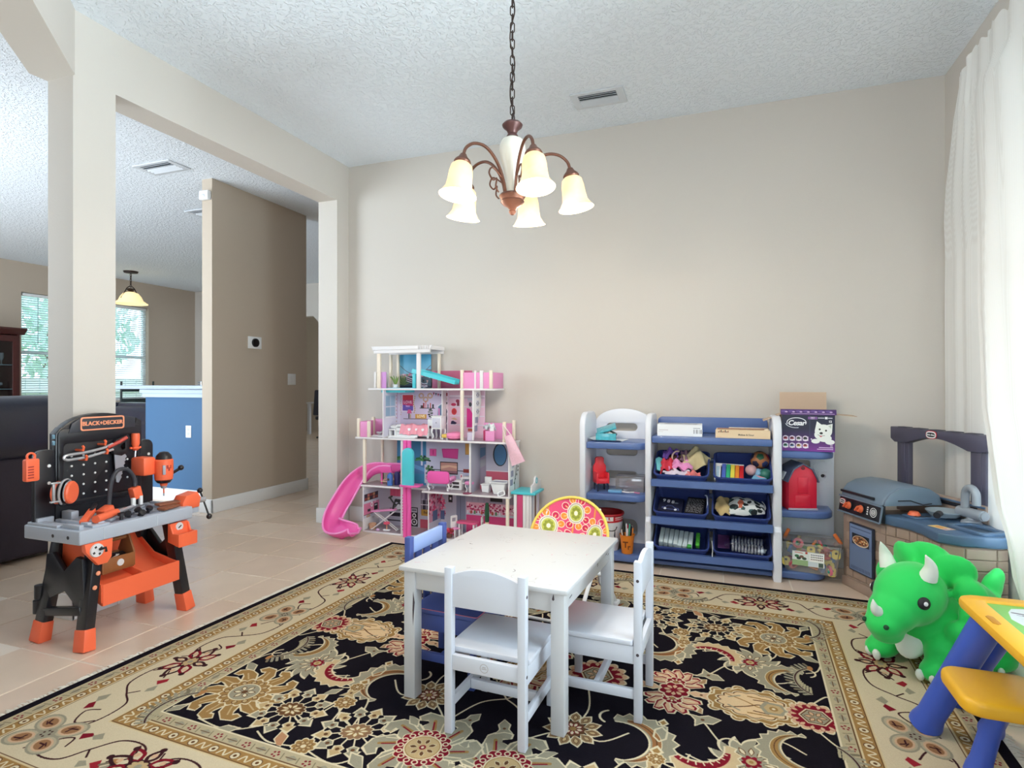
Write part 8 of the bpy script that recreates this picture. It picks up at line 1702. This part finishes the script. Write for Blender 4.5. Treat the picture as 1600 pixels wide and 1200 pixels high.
for k in range(5):
    a = math.radians(19+72*k); d = TW*math.cos(a)+RT*math.sin(a); s = V((-d.y, d.x, 0))
    pt = lambda r, z, q=0.: CC+d*r+s*q+V((0, 0, z))
    arm = G().tube(spline([pt(.035, 1.965), pt(.05, 2.03), pt(.085, 2.095), pt(.135, 2.135), pt(.19, 2.135), pt(.23, 2.105), pt(.243, 2.06)], 6), .0065, 8).build('arm', m_brz, ch)
    G().tube(spline([pt(.055, 2.03), pt(.10, 2.06), pt(.118, 2.035), pt(.098, 2.01), pt(.08, 2.02), pt(.085, 1.985), pt(.07, 1.965)], 5), .0035, 6).build('scroll', m_brz, arm)
    # socket, shade and bulb hang slightly outward
    tilt = Matrix.Translation(pt(.243, 2.06)) @ Matrix.Rotation(-.16, 4, s)
    G().lathe([(0, .022), (.012, .02), (.018, .008), (.03, -.004), (.034, -.012), (.03, -.02), (0, -.02)], n=22, M=tilt).build('socket_cup', m_brz, arm)
    prof = [(.028, -.016), (.042, -.03), (.047, -.055), (.049, -.09), (.053, -.118), (.066, -.140), (.074, -.150), (.070, -.149), (.060, -.137), (.048, -.114), (.044, -.09), (.042, -.055), (.037, -.034), (.024, -.02)]
    sh = G().lathe(prof, n=32, M=tilt).build('shade', m_shade, ch, smooth=60)
    G().lathe([(0, -.025), (.012, -.03), (.014, -.06), (.026, -.085), (.030, -.105), (.024, -.125), (0, -.135)], n=18, M=tilt).build('bulb', m_bulb, sh)
    l = bpy.data.lights.new('chandelier_glow', 'POINT'); l.energy = 10.5; l.color = (1, .88, .72); l.shadow_soft_size = .03; lo = bpy.data.objects.new('chandelier_glow', l); COL.objects.link(lo); lo.location = tilt @ V((0, 0, -.165))

# ---------------------------------------------------------------- living room beyond the opening
m_lth = mat('black_leather', (26, 29, 48), .33, var=.2, vs=4, coat=.25, bump=.25, bs=18); m_lfab = mat('dark_fabric_back', (38, 32, 46), .7, var=.15, vs=12, bump=.3, bs=40)
so = wthing('leather_sofa', 'black leather recliner sofa, back turned, beside the column', 'sofa', (-4.8, 1.9, 0))
G().bb(-4.42, -4.335, .75, 2.78, .03, .70, .03, 3).build('back_panel', m_lfab, so)
for y0, y1 in ((.78, 1.42), (1.44, 2.10), (2.12, 2.80)):
    G().box((-4.46, (y0+y1)/2, .88), (.30, y1-y0, .44), (0, -.06, 0), .12, 5).build('back_cushion', m_lth, so, smooth=60)
    G().box((-4.87, (y0+y1)/2, .42), (.62, y1-y0, .22), None, .07, 4).build('seat_cushion', m_lth, so, smooth=60)
for y0, y1 in ((.62, .80), (2.76, 2.95)): G().bb(-5.2, -4.36, y0, y1, .03, .64, .05, 4).build('armrest', m_lth, so, smooth=60)
G().bb(-5.15, -4.42, .75, 2.78, .03, .32, .02).build('base', m_lfab, so)
so2 = wthing('leather_loveseat', 'black leather loveseat with puffy pillow tops, past the column', 'sofa', (-6.6, 4.75, 0))
G().bb(-7.7, -5.66, 4.62, 4.74, .03, .80, .04, 3).build('back_panel', m_lth, so2)
for x0, x1 in ((-7.65, -6.70), (-6.68, -5.68)):
    G().box(((x0+x1)/2, 4.74, .80), (x1-x0, .26, .26), None, .1, 5).build('back_cushion', m_lth, so2, smooth=60); G().box(((x0+x1)/2, 4.80, .92), (x1-x0-.06, .20, .09), None, .04, 4).build('head_cushion', m_lth, so2, smooth=60)
    G().box(((x0+x1)/2, 5.15, .42), (x1-x0, .6, .2), None, .06, 4).build('seat_cushion', m_lth, so2, smooth=60)
G().bb(-7.65, -5.70, 4.74, 5.5, .03, .32, .02).build('base', m_lfab, so2)
cb = wthing('display_cabinet', 'dark wooden display cabinet with a glass door, by the far window', 'cabinet', (-9.9, 4.9, 0))
m_cw2 = mat('dark_cherry_wood', (74, 36, 34), .4, var=.2, vs=10)
cx0, cx1, cy0, cy1, cz = -10.13, -9.68, 4.45, 5.42, 1.90
for a in ((cx0, cx1, cy0, cy0+.03, 0, cz), (cx0, cx1, cy1-.03, cy1, 0, cz)): G().bb(*a, .003).build('side_panel', m_cw2, cb)
G().bb(cx0, cx0+.02, cy0, cy1, 0, cz).build('back_board', m_cw2, cb); G().bb(cx0, cx1, cy0, cy1, 0, .75, .004).build('base_unit', m_cw2, cb)
G().prism([(cx0, cz), (cx1, cz), (cx1+.07, cz+.07), (cx1+.07, cz+.095), (cx0, cz+.095)], cy0-.03, cy1+.06, 'y', .004).build('cornice', m_cw2, cb)
for z in (1.1, 1.45): G().bb(cx0+.02, cx1-.02, cy0+.03, cy1-.03, z, z+.012).build('shelf', mat('glass_shelf', (120, 150, 170), .1), cb)
g = G(); g.plate([rrect(cy0+.5, cy1-.02, .78, cz-.02, .004, 1), rrect(cy0+.56, cy1-.09, .86, cz-.10, .004, 1)], .02, YZ(cx1-.005, 0, 0), .003); dr = g.build('door', m_cw2, cb); G().bb(cx1-.008, cx1-.004, cy0+.56, cy1-.09, .86, cz-.10).build('door_glass', m_pane, dr)
g = G(); g.plate([rrect(cy0+.02, cy0+.48, .78, cz-.02, .004, 1), rrect(cy0+.09, cy0+.42, .86, cz-.10, .004, 1)], .02, YZ(cx1-.005, 0, 0), .003); dr = g.build('door', m_cw2, cb); G().bb(cx1-.008, cx1-.004, cy0+.09, cy0+.42, .86, cz-.10).build('door_glass', m_pane, dr)
mg = mat('pale_glassware', (190, 206, 216), .1, trans=.6)
for k, (y, z, r, h, lab) in enumerate([(5.2, 1.462, .03, .16, 'slender glass on the top cabinet shelf'), (5.28, 1.462, .03, .17, 'tall glass beside the slender one on the top cabinet shelf'), (5.22, 1.112, .07, .09, 'glass bowl on the middle cabinet shelf'), (5.12, .752, .10, .2, 'blue vase at the bottom of the display cabinet')]):
    t = thing('glass_vessel', lab, 'glassware', (-9.85, y, z)); G().lathe([(0, 0), (r*.7, 0), (r*.25, .02), (r*.3, h*.35), (r, h*.6), (r*.95, h), (r*.85, h), (r*.8, h*.65), (0, h*.4)], n=18).build('vessel', mg if k < 3 else mat('blue_vase', (70, 110, 160), .3), t)
# pendant lamp
pd = wthing('pendant_lamp', 'bronze pendant lamp with a cream bell shade in front of the garden window', 'pendant lamp', (-9.30, 6.82, H))
P = V((-9.30, 6.82, 0)); G().lathe([(0, H), (.11, H), (.10, H-.025), (.02, H-.035), (0, H-.035)], P, 22).build('ceiling_canopy', m_brd, pd)
for i in range(5): G().tube([P+V((.012*math.cos(a), 0, H-.06-i*.045+.028*math.sin(a))) if i % 2 else P+V((0, .012*math.cos(a), H-.06-i*.045+.028*math.sin(a))) for a in np.linspace(0, 2*PI, 10, False)], .006, 5, True).build('chain_link', m_brd, pd)
G().lathe([(0, H-.28), (.05, H-.29), (.06, H-.31), (.035, H-.33), (.06, H-.36)], P, 18).build('socket_cup', m_brd, pd)
for s in (1, -1): G().tube(spline([P+V((.0, s*.02, H-.25)), P+V((0, s*.07, H-.29)), P+V((0, s*.11, H-.37)), P+V((0, s*.17, H-.46))], 4), .007, 6).build('scroll', m_brd, pd)
m_psh = mat('pendant_glass', (246, 230, 190), .4, emit=(255, 226, 160), es=.75)
G().lathe([(.05, H-.345), (.11, H-.37), (.15, H-.42), (.18, H-.49), (.245, H-.535), (.25, H-.545), (.235, H-.54), (.17, H-.495), (.14, H-.43), (.10, H-.38), (.05, H-.355)], P, 30).build('shade', m_psh, pd, smooth=60)
# dining chairs by the garden window
m_chd = mat('dark_green_paint', (40, 52, 52), .4)
def windsor(loc, rz, label, tall=1.0):
    t = thing('windsor_chair', label, 'chair', loc, rz, 'windsor chairs'); G().lathe([(0, .44), (.21, .44), (.22, .455), (.2, .47), (0, .468)], n=22).build('seat', m_chd, t)
    for x in (-.15, .15):
        for y in (-.14, .14): G().cyl((x*1.3, y*1.35, 0), (x, y, .445), .014, .018, 8).build('leg', m_chd, t)
    arc = [(x, -.18-.0, z) for x, z in arcpts(0, .70, .22, -15, 195, 22, .36*tall)]; G().tube(arc, .013, 8).build('bow', m_chd, t)
    for k in range(7): x = -.15+k*.05; G().cyl((x*.85, -.16, .46), (x, -.18, .70+.36*tall*math.sqrt(max(.02, 1-(x/.22)**2))-.005), .007, n=6).build('spindle', m_chd, t)
    return t
windsor((-8.45, 7.12, 0), math.radians(55), 'dark bow-back dining chair by the bar end', .9); 
t = thing('ladder_chair', 'dark ladder-back chair half hidden by the column', 'chair', (-8.3, 6.1, 0), math.radians(70))
for x in (-.2, .2): G().cyl((x, -.2, 0), (x*1.02, -.26, 1.22), .018, .014, 8).build('rear_leg', m_chd, t); G().cyl((x, .18, 0), (x, .18, .45), .018, n=8).build('front_leg', m_chd, t)
for z in (.62, .78, .94, 1.10): G().bb(-.2, .2, -.25-.02*(z-.5), -.235-.02*(z-.5), z-.03, z+.03, .004).build('slat', m_chd, t)
G().bb(-.22, .22, -.22, .2, .44, .465, .006).build('seat', m_chd, t)
t = thing('dining_table', 'dark round dining table edge behind the loveseat', 'table', (-9.1, 6.35, 0)); G().lathe([(0, .72), (.5, .72), (.52, .735), (.5, .75), (0, .75)], n=32).build('tabletop', m_chd, t); G().cyl((0, 0, .03), (0, 0, .72), .06, .05).build('pedestal', m_chd, t); G().lathe([(0, 0), (.3, 0), (.28, .03), (.06, .06), (0, .06)], n=24).build('base', m_chd, t)
# kitchen faucet on the bar worktop
t = thing('kitchen_faucet', 'chrome spring-neck kitchen faucet on the bar worktop', 'faucet', (-5.17, 4.62, 1.165)); mcr = mat('chrome', (200, 206, 212), .12, metal=1.)
G().cyl((0, 0, 0), (0, 0, .14), .016, n=14).build('stem', mcr, t); P2 = spline([(0, 0, .14), (.0, 0, .19), (.035, 0, .235), (.08, 0, .25), (.125, 0, .235), (.15, 0, .19), (.152, 0, .12)], 8)
G().tube(P2, .006, 8).build('hose', mcr, t); g = G(); [g.tube([P2[i]+(Matrix.Rotation(a, 3, (P2[i+1]-P2[i]).normalized()) @ (P2[i+1]-P2[i]).orthogonal().normalized())*.013 for a in np.linspace(0, 2*PI, 10, False)], .0035, 4, True) for i in range(0, len(P2)-2, 2)]; g.build('spring', mcr, t, kind='stuff')
G().cyl((.0, 0, .07), (.15, 0, .07), .006, n=8).build('holder_arm', mcr, t); G().cyl((.152, 0, .03), (.152, 0, .12), .014, .012).build('spray_head', mcr, t); G().lathe([(0, 0), (.03, 0), (.026, .012), (0, .014)], n=18).build('base', mcr, t)
t = thing('sink_rack', 'low chrome rack along the far edge of the bar worktop', 'rack', (-5.0, 4.85, 1.165)); [G().cyl((-.55, 0, z), (.42, 0, z), .006, n=8).build('rail', mcr, t) for z in (.012, .035)]; [G().cyl((x, 0, 0), (x, 0, .04), .006, n=8).build('post', mcr, t) for x in (-.5, -.05, .4)]
# study furniture glimpsed down the hall
t = thing('office_chair', 'black chair back glimpsed in the far study', 'chair', (-8.0, 10.1, 0)); G().box((0, 0, .78), (.46, .08, .55), (-.1, 0, 0), .03).build('backrest', m_lth, t); G().box((0, .25, .45), (.48, .46, .08), None, .03).build('seat', m_lth, t); G().cyl((0, .22, .08), (0, .22, .42), .03).build('post', m_bk, t)
for k in range(5): a = k*2*PI/5; G().bar((0, .22, .07), (.28*math.cos(a), .22+.28*math.sin(a), .03), .04, .03).build('foot', m_bk, t)
t = thing('study_desk', 'pale desk under the far study window', 'desk', (-8.4, 11.3, 0)); G().bb(-.8, .8, -.3, .3, .72, .75, .004).build('desktop', mat('pale_desk', (206, 206, 210), .5), t); [G().bb(x-.03, x+.03, y-.03, y+.03, 0, .72).build('leg', mat('pale_desk', (206, 206, 210), .5), t) for x in (-.75, .75) for y in (-.25, .25)]
